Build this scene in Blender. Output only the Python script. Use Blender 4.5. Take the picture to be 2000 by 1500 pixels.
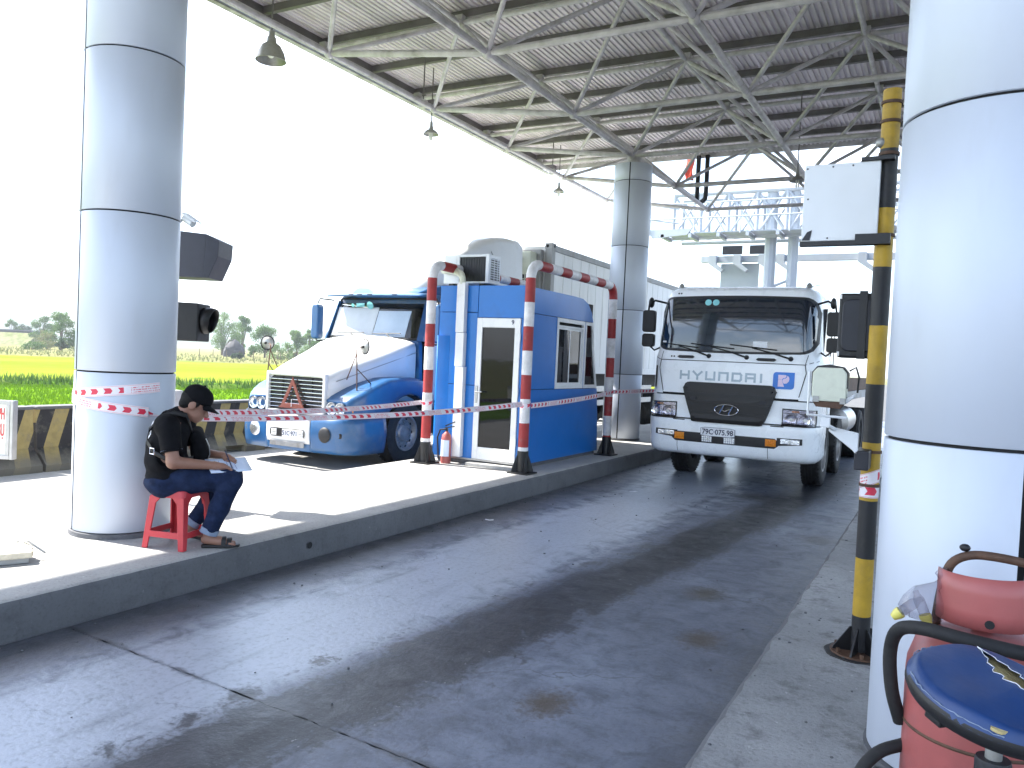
import bpy, bmesh, math, random
import numpy as np
from mathutils import Vector, Matrix, Euler
random.seed(7)
for o in list(bpy.data.objects): bpy.data.objects.remove(o)
SC = bpy.context.scene
COL = SC.collection
PI = math.pi
KZ = 0.245                      # height of the traffic islands above the lane (m)

# ---------------------------------------------------------------- camera
cam = bpy.data.cameras.new('camera'); camo = bpy.data.objects.new('camera', cam); COL.objects.link(camo)
camo.matrix_world = Matrix(((0.8757, -0.0549, 0.4796, 0.0), (0.4806, 0.0050, -0.8769, 0.0),
                            (0.0458, 0.9985, 0.0308, 1.75), (0, 0, 0, 1)))
cam.sensor_width = 36.0; cam.lens = 27.9; cam.clip_start = 0.05; cam.clip_end = 6000
SC.camera = camo

# ---------------------------------------------------------------- daylight
SUN = Vector((0.82, 0.115, -1.0)).normalized()          # direction the light travels
ELEV = math.asin(-SUN.z); AZ = math.atan2(-SUN.x, -SUN.y)
w = bpy.data.worlds.new('World'); SC.world = w; w.use_nodes = True
nt = w.node_tree; nt.nodes.clear()
out = nt.nodes.new('ShaderNodeOutputWorld'); bg = nt.nodes.new('ShaderNodeBackground')
sky = nt.nodes.new('ShaderNodeTexSky'); sky.sky_type = 'NISHITA'; sky.sun_disc = False
sky.sun_elevation = ELEV; sky.sun_rotation = AZ % (2*PI)
sky.air_density = 1.0; sky.dust_density = 1.2; sky.ozone_density = 1.0
tc = nt.nodes.new('ShaderNodeTexCoord'); mp = nt.nodes.new('ShaderNodeMapping'); mp.inputs['Scale'].default_value = (1.6, 1.6, 3.4)
mp.inputs['Location'].default_value = (0.35, 0.9, 0.1)
nz = nt.nodes.new('ShaderNodeTexNoise'); nz.inputs['Scale'].default_value = 1.7; nz.inputs['Detail'].default_value = 9; nz.inputs['Roughness'].default_value = 0.58
rp = nt.nodes.new('ShaderNodeValToRGB'); rp.color_ramp.elements[0].position = 0.50; rp.color_ramp.elements[1].position = 0.74
mx = nt.nodes.new('ShaderNodeMix'); mx.data_type = 'RGBA'
mx.inputs['B'].default_value = (11.0, 11.4, 12.0, 1)      # sunlit cloud, same scale as the clear sky
nt.links.new(tc.outputs['Generated'], mp.inputs['Vector']); nt.links.new(mp.outputs['Vector'], nz.inputs['Vector'])
nt.links.new(nz.outputs['Fac'], rp.inputs['Fac']); nt.links.new(rp.outputs['Color'], mx.inputs['Factor'])
nt.links.new(sky.outputs['Color'], mx.inputs['A']); nt.links.new(mx.outputs['Result'], bg.inputs['Color'])
bg.inputs['Strength'].default_value = 0.13
nt.links.new(bg.outputs['Background'], out.inputs['Surface'])
sl = bpy.data.lights.new('sun', 'SUN'); sl.energy = 4.2; sl.angle = math.radians(0.53); sl.color = (1.0, 0.95, 0.87)
so = bpy.data.objects.new('sun', sl); COL.objects.link(so); so.rotation_euler = SUN.to_track_quat('-Z', 'Y').to_euler()
SC.view_settings.view_transform = 'Standard'; SC.view_settings.look = 'None'
SC.view_settings.exposure = 2.2; SC.view_settings.gamma = 1.0; SC.view_settings.use_curve_mapping = False
SC.cycles.max_bounces = 8; SC.cycles.diffuse_bounces = 4; SC.cycles.glossy_bounces = 4; SC.cycles.transmission_bounces = 6
SC.cycles.transparent_max_bounces = 12; SC.cycles.sample_clamp_indirect = 6.0

# ---------------------------------------------------------------- materials
MATS = {}
def nd(t, k, **kw):
    n = t.nodes.new(k)
    for a, b in kw.items(): setattr(n, a, b)
    return n
def ramp(t, fac, stops):
    r = nd(t, 'ShaderNodeValToRGB'); cr = r.color_ramp
    while len(cr.elements) < len(stops): cr.elements.new(0.5)
    for e, (p, c) in zip(cr.elements, stops):
        e.position = p; e.color = (c[0], c[1], c[2], 1) if not isinstance(c, (int, float)) else (c, c, c, 1)
    t.links.new(fac, r.inputs['Fac']); return r.outputs['Color']
def mixc(t, fac, a, b, mode='MIX'):
    m = nd(t, 'ShaderNodeMix', data_type='RGBA', blend_type=mode)
    for s, v in (('Factor', fac), ('A', a), ('B', b)):
        if hasattr(v, 'is_output'): t.links.new(v, m.inputs[s])
        elif isinstance(v, (int, float)): m.inputs[s].default_value = v
        else: m.inputs[s].default_value = (v[0], v[1], v[2], 1)
    return m.outputs['Result']
def mth(t, op, a, b=None, c=None):
    m = nd(t, 'ShaderNodeMath', operation=op)
    for i, v in enumerate((a, b, c)):
        if v is None: continue
        if hasattr(v, 'is_output'): t.links.new(v, m.inputs[i])
        else: m.inputs[i].default_value = v
    return m.outputs[0]
def noise(t, vec, scale, detail=5, rough=0.55, dist=0.0):
    n = nd(t, 'ShaderNodeTexNoise'); n.inputs['Scale'].default_value = scale; n.inputs['Detail'].default_value = detail
    n.inputs['Roughness'].default_value = rough; n.inputs['Distortion'].default_value = dist
    t.links.new(vec, n.inputs['Vector']); return n.outputs['Fac']
def scaled(t, vec, s):
    m = nd(t, 'ShaderNodeMapping'); m.inputs['Scale'].default_value = s; t.links.new(vec, m.inputs['Vector']); return m.outputs['Vector']
def base_mat(name):
    m = bpy.data.materials.new(name); m.use_nodes = True; t = m.node_tree
    b = t.nodes['Principled BSDF']; c = nd(t, 'ShaderNodeTexCoord')
    MATS[name] = m
    return m, t, b, c
def pm(name, col, rough=0.5, metal=0.0, var=0.12, scale=6.0, bump=0.0, bscale=60.0, dirt=None, dirtamt=0.0, dscale=2.5, coat=0.0, ior=1.5, streak=None, alpha=1.0, spec=0.5):
    """plain painted / solid surface: colour variation, worn patches, fine relief"""
    m, t, b, c = base_mat(name); V = c.outputs['Object']
    if streak: V2 = scaled(t, V, streak)
    else: V2 = V
    n1 = noise(t, V2, scale, 6)
    col_o = ramp(t, n1, [(0.3, [x*(1-var) for x in col]), (0.7, [min(x*(1+var), 1.0) for x in col])])
    if dirt is not None:
        n2 = noise(t, V2, dscale, 8, 0.65)
        f = ramp(t, n2, [(0.62 - 0.28*dirtamt, 0.0), (0.80 - 0.2*dirtamt, min(1.0, dirtamt*1.4))])
        col_o = mixc(t, f, col_o, dirt)
    t.links.new(col_o, b.inputs['Base Color'])
    rn = noise(t, V2, scale*2.3, 4)
    rr = nd(t, 'ShaderNodeMapRange'); rr.inputs['To Min'].default_value = max(0.02, rough*0.82); rr.inputs['To Max'].default_value = min(1, rough*1.18)
    t.links.new(rn, rr.inputs['Value']); t.links.new(rr.outputs['Result'], b.inputs['Roughness'])
    b.inputs['Metallic'].default_value = metal; b.inputs['IOR'].default_value = ior
    b.inputs['Coat Weight'].default_value = coat; b.inputs['Coat Roughness'].default_value = 0.08
    if bump:
        bn = noise(t, V, bscale, 5); bp = nd(t, 'ShaderNodeBump'); bp.inputs['Strength'].default_value = bump; bp.inputs['Distance'].default_value = 0.01
        t.links.new(bn, bp.inputs['Height']); t.links.new(bp.outputs['Normal'], b.inputs['Normal'])
    b.inputs['Specular IOR Level'].default_value = spec
    if alpha < 1: b.inputs['Alpha'].default_value = alpha
    return m
def stripes(name, cols, period, expr, rough=0.55, dirt=(0.12, 0.11, 0.10), dirtamt=0.35, bump=0.15, phase=0.0, bare=None):
    """two paint colours in bands along a direction; expr: ('z',) / ('u',) / (ax, ay, az) on object coordinates"""
    m, t, b, c = base_mat(name)
    if expr == 'u':
        s = nd(t, 'ShaderNodeSeparateXYZ'); t.links.new(c.outputs['UV'], s.inputs[0]); val = s.outputs['X']
    else:
        d = nd(t, 'ShaderNodeVectorMath', operation='DOT_PRODUCT'); t.links.new(c.outputs['Object'], d.inputs[0]); d.inputs[1].default_value = expr
        val = d.outputs['Value']
    wob = noise(t, c.outputs['Object'], 14, 4)
    val = mth(t, 'ADD', val, mth(t, 'MULTIPLY', mth(t, 'SUBTRACT', wob, 0.5), 0.02*min(1, period)))
    fr = mth(t, 'FRACT', mth(t, 'ADD', mth(t, 'DIVIDE', val, period), 50.0 + phase))
    f = mth(t, 'GREATER_THAN', fr, 0.5)
    n0 = noise(t, c.outputs['Object'], 9, 6, 0.6)
    a = ramp(t, n0, [(0.3, [x*0.8 for x in cols[0]]), (0.7, [min(1, x*1.15) for x in cols[0]])])
    bb = ramp(t, n0, [(0.3, [x*0.8 for x in cols[1]]), (0.7, [min(1, x*1.15) for x in cols[1]])])
    co = mixc(t, f, a, bb)
    n2 = noise(t, c.outputs['Object'], 5.5, 9, 0.7)
    dm = ramp(t, n2, [(0.62-0.2*dirtamt, 0.0), (0.78, min(1, dirtamt*1.6))])
    co = mixc(t, dm, co, dirt)
    if bare:            # paint stops at a ragged line; bare concrete below it
        sz = nd(t, 'ShaderNodeSeparateXYZ'); t.links.new(c.outputs['Object'], sz.inputs[0])
        e = mth(t, 'ADD', sz.outputs['Z'], mth(t, 'MULTIPLY', mth(t, 'SUBTRACT', n2, 0.5), 0.45))
        fz = nd(t, 'ShaderNodeMapRange'); fz.inputs['From Min'].default_value = bare[0]-.06; fz.inputs['From Max'].default_value = bare[0]+.10; fz.inputs['To Min'].default_value = 0.85; fz.inputs['To Max'].default_value = 0
        t.links.new(e, fz.inputs['Value']); co = mixc(t, fz.outputs['Result'], co, bare[1])
    t.links.new(co, b.inputs['Base Color']); b.inputs['Roughness'].default_value = rough
    if bump:
        bn = noise(t, c.outputs['Object'], 70, 5); bp = nd(t, 'ShaderNodeBump'); bp.inputs['Strength'].default_value = bump; bp.inputs['Distance'].default_value = 0.01
        t.links.new(bn, bp.inputs['Height']); t.links.new(bp.outputs['Normal'], b.inputs['Normal'])
    return m

# ---------------------------------------------------------------- mesh helpers
class MB:
    def __init__(s): s.v = []; s.f = []; s.uv = {}; s.m = {}; s.cur = 0
    def _face(s, idx, uv=None):
        if uv is not None: s.uv[len(s.f)] = uv
        if s.cur: s.m[len(s.f)] = s.cur
        s.f.append(tuple(idx))
    def quad(s, a, b, c, d, uv=None):
        n = len(s.v); s.v += [tuple(a), tuple(b), tuple(c), tuple(d)]; s._face((n, n+1, n+2, n+3), uv); return s
    def bx(s, x0, x1, y0, y1, z0, z1, M=None):
        p = [(x, y, z) for z in (z0, z1) for y in (y0, y1) for x in (x0, x1)]
        if M is not None: p = [tuple(M @ Vector(q)) for q in p]
        n = len(s.v); s.v += p
        for f in ((0, 2, 3, 1), (4, 5, 7, 6), (0, 1, 5, 4), (2, 6, 7, 3), (0, 4, 6, 2), (1, 3, 7, 5)): s._face([n+i for i in f])
        return s
    def tube(s, p0, p1, r0, r1=None, n=12, cap=True):
        r1 = r0 if r1 is None else r1
        return s.path([p0, p1], [r0, r1], n, cap)
    def path(s, pts, r, n=10, cap=True, closed=False):
        pts = [Vector(p) for p in pts]; k = len(pts)
        rs = r if isinstance(r, (list, tuple)) else [r]*k
        tang = []
        for i in range(k):
            if closed: d = pts[(i+1) % k] - pts[i-1]
            else: d = pts[min(i+1, k-1)] - pts[max(i-1, 0)]
            tang.append(d.normalized())
        t0 = tang[0]; a = Vector((0, 0, 1)) if abs(t0.z) < 0.9 else Vector((1, 0, 0))
        u = t0.cross(a).normalized(); base = len(s.v); L = 0.0; Ls = []
        for i in range(k):
            t = tang[i]; u = (u - t*u.dot(t)).normalized(); w2 = t.cross(u)
            if i: L += (pts[i]-pts[i-1]).length
            Ls.append(L)
            for j in range(n):
                an = 2*PI*j/n; s.v.append(tuple(pts[i] + (u*math.cos(an)+w2*math.sin(an))*rs[i]))
        for i in range(k if closed else k-1):
            i2 = (i+1) % k
            for j in range(n):
                j2 = (j+1) % n
                l0, l1 = Ls[i], (Ls[i2] if i2 else L + 0.1)
                s._face((base+i*n+j, base+i*n+j2, base+i2*n+j2, base+i2*n+j), [(l0, j/n), (l0, (j+1)/n), (l1, (j+1)/n), (l1, j/n)])
        if cap and not closed:
            s._face([base+j for j in range(n)][::-1], [(0, 0)]*n); s._face([base+(k-1)*n+j for j in range(n)], [(L, 0)]*n)
        return s
    def lathe(s, prof, n=24, c=(0, 0, 0), M=None, a0=0.0, a1=2*PI):
        full = abs(a1-a0-2*PI) < 1e-6; base = len(s.v); k = len(prof); na = n if full else n+1
        for (r, z) in prof:
            for j in range(na):
                an = a0+(a1-a0)*j/n; q = Vector((r*math.cos(an), r*math.sin(an), z))
                if M is not None: q = M @ q
                s.v.append((q.x+c[0], q.y+c[1], q.z+c[2]))
        for i in range(k-1):
            for j in range(n):
                j2 = (j+1) % na
                s._face((base+i*na+j, base+i*na+j2, base+(i+1)*na+j2, base+(i+1)*na+j))
        return s
    def prism(s, poly, ax, a0, a1, M=None):
        def mk(p, a): return {'x': (a, p[0], p[1]), 'y': (p[0], a, p[1]), 'z': (p[0], p[1], a)}[ax]
        n = len(poly); base = len(s.v); P = [mk(p, a0) for p in poly]+[mk(p, a1) for p in poly]
        if M is not None: P = [tuple(M @ Vector(q)) for q in P]
        s.v += P
        s._face([base+i for i in range(n)][::-1]); s._face([base+n+i for i in range(n)])
        for i in range(n): j = (i+1) % n; s._face((base+i, base+j, base+n+j, base+n+i))
        return s
    def loft(s, rings, closed=True, cap=True):
        base = len(s.v); n = len(rings[0])
        for r in rings: s.v += [tuple(p) for p in r]
        for i in range(len(rings)-1):
            for j in range(n if closed else n-1):
                j2 = (j+1) % n; s._face((base+i*n+j, base+i*n+j2, base+(i+1)*n+j2, base+(i+1)*n+j))
        if cap and closed:
            s._face([base+j for j in range(n)][::-1]); s._face([base+(len(rings)-1)*n+j for j in range(n)])
        return s
    def ball(s, c, r, n=12, k=8, sx=1, sy=1, sz=1):
        return s.loft([[(c[0]+r*sx*math.sin(PI*(i+0.02)/(k+0.04))*math.cos(2*PI*j/n), c[1]+r*sy*math.sin(PI*(i+0.02)/(k+0.04))*math.sin(2*PI*j/n), c[2]-r*sz*math.cos(PI*(i+0.02)/(k+0.04))) for j in range(n)] for i in range(k+1)])
    def mesh(s, name):
        me = bpy.data.meshes.new(name); me.from_pydata(s.v, [], s.f)
        if s.uv:
            ul = me.uv_layers.new(name='UVMap')
            for pi, p in enumerate(me.polygons):
                if pi in s.uv:
                    for li, q in zip(p.loop_indices, s.uv[pi]): ul.data[li].uv = q
        if s.m:
            for pi, k in s.m.items(): me.polygons[pi].material_index = k
        return me
    def build(s, name, mat, parent=None, smooth=35, bevel=0.0, seg=2, solid=0.0, recalc=True):
        return link(s.mesh(name), name, mat, parent, smooth, bevel, seg, solid, recalc)
def link(me, name, mat, parent=None, smooth=35, bevel=0.0, seg=2, solid=0.0, recalc=True):
    if recalc:
        bm = bmesh.new(); bm.from_mesh(me); bmesh.ops.recalc_face_normals(bm, faces=bm.faces); bm.to_mesh(me); bm.free()
    for m in (mat if isinstance(mat, (list, tuple)) else [mat]): me.materials.append(MATS[m] if isinstance(m, str) else m)
    if smooth is not None:
        for p in me.polygons: p.use_smooth = True
        me.set_sharp_from_angle(angle=math.radians(smooth))
    o = bpy.data.objects.new(name, me); COL.objects.link(o)
    if solid:
        md = o.modifiers.new('thickness', 'SOLIDIFY'); md.thickness = solid; md.offset = 0
    if bevel:
        md = o.modifiers.new('edge', 'BEVEL'); md.width = bevel; md.segments = seg; md.limit_method = 'ANGLE'; md.angle_limit = math.radians(35)
        md.harden_normals = False
    if parent is not None: adopt(o, parent)
    return o
def adopt(o, parent):
    o.parent = parent
    if not parent.get('_w'): o.matrix_parent_inverse = Matrix.Translation(-total(parent))
def total(o):
    v = Vector(o.location) if o.type == 'EMPTY' else Vector((0, 0, 0))
    return v
def thing(name, label, cat, loc=(0, 0, 0), group=None):
    o = bpy.data.objects.new(name, None); COL.objects.link(o); o.location = loc; o.empty_display_size = 0.2
    o['label'] = label; o['category'] = cat
    if group: o['group'] = group
    return o
def tag(o, label, cat, group=None):
    o['label'] = label; o['category'] = cat
    if group: o['group'] = group
    return o
def struct(o): o['kind'] = 'structure'; return o
def stuff(o): o['kind'] = 'stuff'; return o
def copy_tree(src, delta, rz=0.0, label=None, scale=1.0):
    r = src.copy(); COL.objects.link(r); r.location = Vector(src.location)+Vector(delta); r.rotation_euler.z = src.rotation_euler.z+rz
    r.scale = [q*scale for q in src.scale]
    if label: r['label'] = label
    for ch in src.children:
        c = ch.copy(); COL.objects.link(c); c.parent = r
        for g in ch.children:
            d = g.copy(); COL.objects.link(d); d.parent = c
    return r
FACE_CAM = Matrix(((1, 0, 0), (0, 0, -1), (0, 1, 0)))       # text plane turned to face -Y
def text(name, s, size, mat, parent, loc, R=None, sx=1.0, depth=0.0015, align='CENTER', bold=0.0):
    cu = bpy.data.curves.new(name, 'FONT'); cu.body = s; cu.size = size; cu.align_x = align; cu.align_y = 'CENTER'
    cu.extrude = depth; cu.offset = bold; cu.resolution_u = 3
    tmp = bpy.data.objects.new('tmp', cu); COL.objects.link(tmp); bpy.context.view_layer.update()
    me = bpy.data.meshes.new_from_object(tmp.evaluated_get(bpy.context.evaluated_depsgraph_get()))
    bpy.data.objects.remove(tmp); bpy.data.curves.remove(cu); me.name = name; me.materials.clear()
    R3 = FACE_CAM if R is None else R
    M = Matrix.Translation(loc) @ R3.to_4x4() @ Matrix.Diagonal((sx, 1, 1, 1))
    me.transform(M)
    return link(me, name, mat, parent, None, recalc=False)
def curve(pts, n=5):
    P = [Vector(p) for p in pts]; P = [2*P[0]-P[1]]+P+[2*P[-1]-P[-2]]; o = []
    for i in range(1, len(P)-2):
        a, b, c, d = P[i-1:i+3]
        for k in range(n):
            t = k/n; o.append(.5*((2*b)+(c-a)*t+(2*a-5*b+4*c-d)*t*t+(3*b-a-3*c+d)*t**3))
    return o+[P[-2]]
def V3(*a): return Vector(a)
def arc(cx, cy, r, a0, a1, n): return [(cx+r*math.cos(a0+(a1-a0)*i/n), cy+r*math.sin(a0+(a1-a0)*i/n)) for i in range(n+1)]
def rrect(x0, x1, y0, y1, r, n=4):
    return arc(x1-r, y0+r, r, -PI/2, 0, n)+arc(x1-r, y1-r, r, 0, PI/2, n)+arc(x0+r, y1-r, r, PI/2, PI, n)+arc(x0+r, y0+r, r, PI, 1.5*PI, n)
# ---------------------------------------------------------------- material palette
def lane_material():
    m, t, b, c = base_mat('lane_concrete'); V = c.outputs['Object']
    s = nd(t, 'ShaderNodeSeparateXYZ'); t.links.new(V, s.inputs[0]); X, Y = s.outputs['X'], s.outputs['Y']
    big = noise(t, V, 0.9, 8, 0.62); fine = noise(t, V, 26, 8, 0.7); mid = noise(t, V, 4.5, 8, 0.68, 0.6)
    strk = noise(t, scaled(t, V, (3.2, 0.35, 1)), 2.0, 7, 0.6)
    co = ramp(t, big, [(0.30, (0.082, 0.093, 0.125)), (0.5, (0.138, 0.155, 0.202)), (0.70, (0.22, 0.248, 0.312))])
    co = mixc(t, ramp(t, mid, [(0.46, 0.0), (0.66, 0.6)]), co, (0.062, 0.067, 0.080))
    # worn wheel path, sky sheen painted into its pale colour, and the oily drip line between the wheels (they drift with the lane)
    def band(x0, k, wdt, soft):
        d = mth(t, 'ABSOLUTE', mth(t, 'SUBTRACT', X, mth(t, 'ADD', mth(t, 'MULTIPLY', Y, k), x0)))
        d = mth(t, 'ADD', d, mth(t, 'MULTIPLY', mth(t, 'SUBTRACT', mid, 0.5), 0.95)); d = mth(t, 'ADD', d, mth(t, 'MULTIPLY', mth(t, 'SUBTRACT', fine, 0.5), 0.40)); d = mth(t, 'ADD', d, mth(t, 'MULTIPLY', mth(t, 'SUBTRACT', strk, 0.5), 0.55))
        r = nd(t, 'ShaderNodeMapRange'); r.interpolation_type = 'SMOOTHSTEP'
        r.inputs['From Min'].default_value = wdt; r.inputs['From Max'].default_value = wdt+soft
        r.inputs['To Min'].default_value = 1.0; r.inputs['To Max'].default_value = 0.0
        t.links.new(d, r.inputs['Value']); return r.outputs['Result']
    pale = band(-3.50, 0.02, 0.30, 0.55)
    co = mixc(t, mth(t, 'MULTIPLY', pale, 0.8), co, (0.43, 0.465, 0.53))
    oil = band(-2.93, 0.105, 0.19, 0.24)
    oil2 = mth(t, 'MULTIPLY', oil, ramp(t, mid, [(0.25, 0.88), (0.6, 1.0)]))
    co = mixc(t, oil2, co, (0.016, 0.016, 0.020))
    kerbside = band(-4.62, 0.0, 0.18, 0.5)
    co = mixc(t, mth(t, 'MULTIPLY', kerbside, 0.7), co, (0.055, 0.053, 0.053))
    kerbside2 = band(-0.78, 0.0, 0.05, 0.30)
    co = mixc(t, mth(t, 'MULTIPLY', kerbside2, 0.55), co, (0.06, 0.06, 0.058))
    co = mixc(t, ramp(t, strk, [(0.56, 0.0), (0.76, 0.45)]), co, (0.065, 0.07, 0.085))
    # tar and dirt worked into the near joint
    jd = mth(t, 'ABSOLUTE', mth(t, 'SUBTRACT', Y, mth(t, 'ADD', mth(t, 'MULTIPLY', X, -0.053), 2.686)))
    jd = mth(t, 'ADD', jd, mth(t, 'MULTIPLY', mth(t, 'SUBTRACT', mid, 0.42), 0.22))
    jr = nd(t, 'ShaderNodeMapRange'); jr.inputs['From Min'].default_value = 0.012; jr.inputs['From Max'].default_value = 0.045; jr.inputs['To Min'].default_value = 0.7; jr.inputs['To Max'].default_value = 0
    t.links.new(jd, jr.inputs['Value']); co = mixc(t, jr.outputs['Result'], co, (0.028, 0.027, 0.03))
    # hairline cracks
    vo = nd(t, 'ShaderNodeTexVoronoi', feature='DISTANCE_TO_EDGE'); vo.inputs['Scale'].default_value = 0.55
    wv = nd(t, 'ShaderNodeVectorMath', operation='ADD'); t.links.new(V, wv.inputs[0])
    nv = nd(t, 'ShaderNodeTexNoise'); nv.inputs['Scale'].default_value = 2.2; nv.inputs['Detail'].default_value = 6; t.links.new(V, nv.inputs['Vector'])
    t.links.new(nv.outputs['Color'], wv.inputs[1]); t.links.new(wv.outputs[0], vo.inputs['Vector'])
    ck = ramp(t, vo.outputs['Distance'], [(0.0, 0.75), (0.006, 0.0)]); ck = mixc(t, 1.0, ck, ramp(t, big, [(0.45, 0.0), (0.6, 1.0)]), 'MULTIPLY')
    co = mixc(t, ck, co, (0.03, 0.03, 0.034))
    # rusty brown spill marks and dark drops
    for (sx, sy, rr, cc) in ((-1.70, 3.64, 0.13, (0.075, 0.052, 0.03)), (-1.30, 5.07, 0.14, (0.07, 0.05, 0.032)), (-1.55, 6.13, 0.16, (0.06, 0.05, 0.036)),
                             (-1.08, 8.85, 0.22, (0.06, 0.05, 0.045)), (-2.2, 11.3, 0.3, (0.03, 0.028, 0.028)), (-2.72, 3.30, 0.07, (0.03, 0.03, 0.032)), (-3.0, 3.42, 0.06, (0.03, 0.03, 0.032))):
        dx = mth(t, 'SUBTRACT', X, sx); dy = mth(t, 'MULTIPLY', mth(t, 'SUBTRACT', Y, sy), 0.7)
        d = mth(t, 'SQRT', mth(t, 'ADD', mth(t, 'MULTIPLY', dx, dx), mth(t, 'MULTIPLY', dy, dy)))
        d = mth(t, 'ADD', d, mth(t, 'MULTIPLY', mth(t, 'SUBTRACT', fine, 0.5), 0.35))
        f = nd(t, 'ShaderNodeMapRange'); f.inputs['From Min'].default_value = rr*0.35; f.inputs['From Max'].default_value = rr*1.25
        f.inputs['To Min'].default_value = 0.85; f.inputs['To Max'].default_value = 0.0; t.links.new(d, f.inputs['Value'])
        co = mixc(t, f.outputs['Result'], co, cc)
    # lime specks beside the oil line
    side = band(-2.72, 0.115, 0.0, 0.22)
    spk = ramp(t, noise(t, V, 15, 5, 0.75), [(0.63, 0.0), (0.69, 1.0)])
    co = mixc(t, mth(t, 'MULTIPLY', mth(t, 'MULTIPLY', spk, side), 0.8), co, (0.5, 0.5, 0.5))
    spk2 = ramp(t, noise(t, V, 9, 6, 0.8), [(0.73, 0.0), (0.77, 1.0)])
    co = mixc(t, mth(t, 'MULTIPLY', spk2, 0.5), co, (0.045, 0.045, 0.05))
    co = mixc(t, ramp(t, fine, [(0.34, 0.38), (0.50, 0.0)]), co, (0.045, 0.048, 0.055)); co = mixc(t, ramp(t, noise(t, V, 60, 3, 0.6), [(0.60, 0.0), (0.72, 0.18)]), co, (0.33, 0.35, 0.39))
    t.links.new(co, b.inputs['Base Color'])
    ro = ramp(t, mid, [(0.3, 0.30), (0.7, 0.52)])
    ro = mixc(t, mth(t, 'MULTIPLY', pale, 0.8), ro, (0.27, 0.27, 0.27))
    t.links.new(ro, b.inputs['Roughness'])
    bp = nd(t, 'ShaderNodeBump'); bp.inputs['Strength'].default_value = 0.35; bp.inputs['Distance'].default_value = 0.012
    t.links.new(mth(t, 'ADD', fine, mth(t, 'MULTIPLY', mid, 0.8)), bp.inputs['Height']); t.links.new(bp.outputs['Normal'], b.inputs['Normal'])
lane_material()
def concrete(name, lo, hi, rough=0.85, stain=(0.09, 0.088, 0.085), amt=0.5, bump=0.4):
    m, t, b, c = base_mat(name); V = c.outputs['Object']
    big = noise(t, V, 1.1, 8, 0.6); mid = noise(t, V, 6, 8, 0.7); fine = noise(t, V, 45, 6, 0.7)
    co = ramp(t, big, [(0.3, lo), (0.7, hi)])
    co = mixc(t, ramp(t, mid, [(0.52, 0.0), (0.72, amt)]), co, stain)
    co = mixc(t, ramp(t, fine, [(0.33, 0.35), (0.5, 0.0)]), co, stain)
    co = mixc(t, ramp(t, noise(t, V, 19, 4, 0.6), [(0.68, 0.0), (0.74, 0.6)]), co, [x*1.5 for x in hi])
    t.links.new(co, b.inputs['Base Color']); b.inputs['Roughness'].default_value = rough
    bp = nd(t, 'ShaderNodeBump'); bp.inputs['Strength'].default_value = bump; bp.inputs['Distance'].default_value = 0.012
    t.links.new(mth(t, 'ADD', mth(t, 'MULTIPLY', mid, 0.7), fine), bp.inputs['Height']); t.links.new(bp.outputs['Normal'], b.inputs['Normal'])
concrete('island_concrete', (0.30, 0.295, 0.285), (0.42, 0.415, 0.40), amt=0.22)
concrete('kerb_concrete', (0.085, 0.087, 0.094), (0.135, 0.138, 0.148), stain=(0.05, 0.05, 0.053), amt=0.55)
concrete('old_concrete', (0.19, 0.195, 0.20), (0.36, 0.365, 0.37), stain=(0.075, 0.073, 0.072), amt=0.75, bump=0.9)
concrete('apron_concrete', (0.34, 0.335, 0.32), (0.44, 0.435, 0.42), amt=0.2)
concrete('asphalt_far', (0.06, 0.06, 0.06), (0.09, 0.09, 0.088), amt=0.4)
concrete('rock', (0.018, 0.018, 0.022), (0.04, 0.04, 0.045), stain=(0.012, 0.012, 0.012), amt=0.4)
pm('joint_dark', (0.012, 0.012, 0.013), 0.9)
pm('aluminium_panel', (0.50, 0.54, 0.61), 0.46, 0.18, 0.035, 3.0, 0.02, 200, dirt=(0.42, 0.43, 0.45), dirtamt=0.2, dscale=7, streak=(1, 1, 0.25))
pm('steel_grey_paint', (0.50, 0.485, 0.505), 0.5, 0.1, 0.2, 5, 0.1, 60, dirt=(0.13, 0.115, 0.09), dirtamt=0.4, dscale=3)
pm('purlin_steel', (0.15, 0.14, 0.145), 0.6, 0.15, 0.22, 5, 0.1, 50, dirt=(0.06, 0.05, 0.04), dirtamt=0.4)
pm('roof_sheet', (0.66, 0.605, 0.645), 0.55, 0.1, 0.16, 1.3, 0.05, 40, dirt=(0.42, 0.37, 0.37), dirtamt=0.4, dscale=1.2, streak=(4, 0.3, 1))
pm('white_paint', (0.72, 0.74, 0.76), 0.35, 0, 0.04, 4, 0.02, 60, dirt=(0.45, 0.44, 0.41), dirtamt=0.22, dscale=4)
pm('gantry_paint', (0.36, 0.39, 0.43), 0.4, 0, 0.05, 3, dirt=(0.45, 0.42, 0.36), dirtamt=0.25)
pm('booth_blue', (0.007, 0.145, 0.49), 0.33, 0, 0.06, 3, 0.03, 30, dirt=(0.02, 0.07, 0.22), dirtamt=0.25, dscale=3)
pm('white_frame', (0.74, 0.75, 0.76), 0.35, 0, 0.04, 5, dirt=(0.42, 0.41, 0.38), dirtamt=0.25, dscale=6)
pm('steel_bare', (0.42, 0.42, 0.42), 0.35, 0.9, 0.12, 9, dirt=(0.15, 0.12, 0.10), dirtamt=0.3)
pm('black_paint', (0.005, 0.005, 0.006), 0.45, 0, 0.2, 8, 0.05, 60, dirt=(0.07, 0.065, 0.06), dirtamt=0.3)
pm('black_plastic', (0.0055, 0.0055, 0.007), 0.5, 0, 0.15, 9, 0.08, 90, dirt=(0.016, 0.0155, 0.015), dirtamt=0.22)
pm('dark_grey_metal', (0.018, 0.019, 0.026), 0.5, 0.2, 0.15, 6, 0.05, 60, dirt=(0.04, 0.037, 0.034), dirtamt=0.3)
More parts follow.
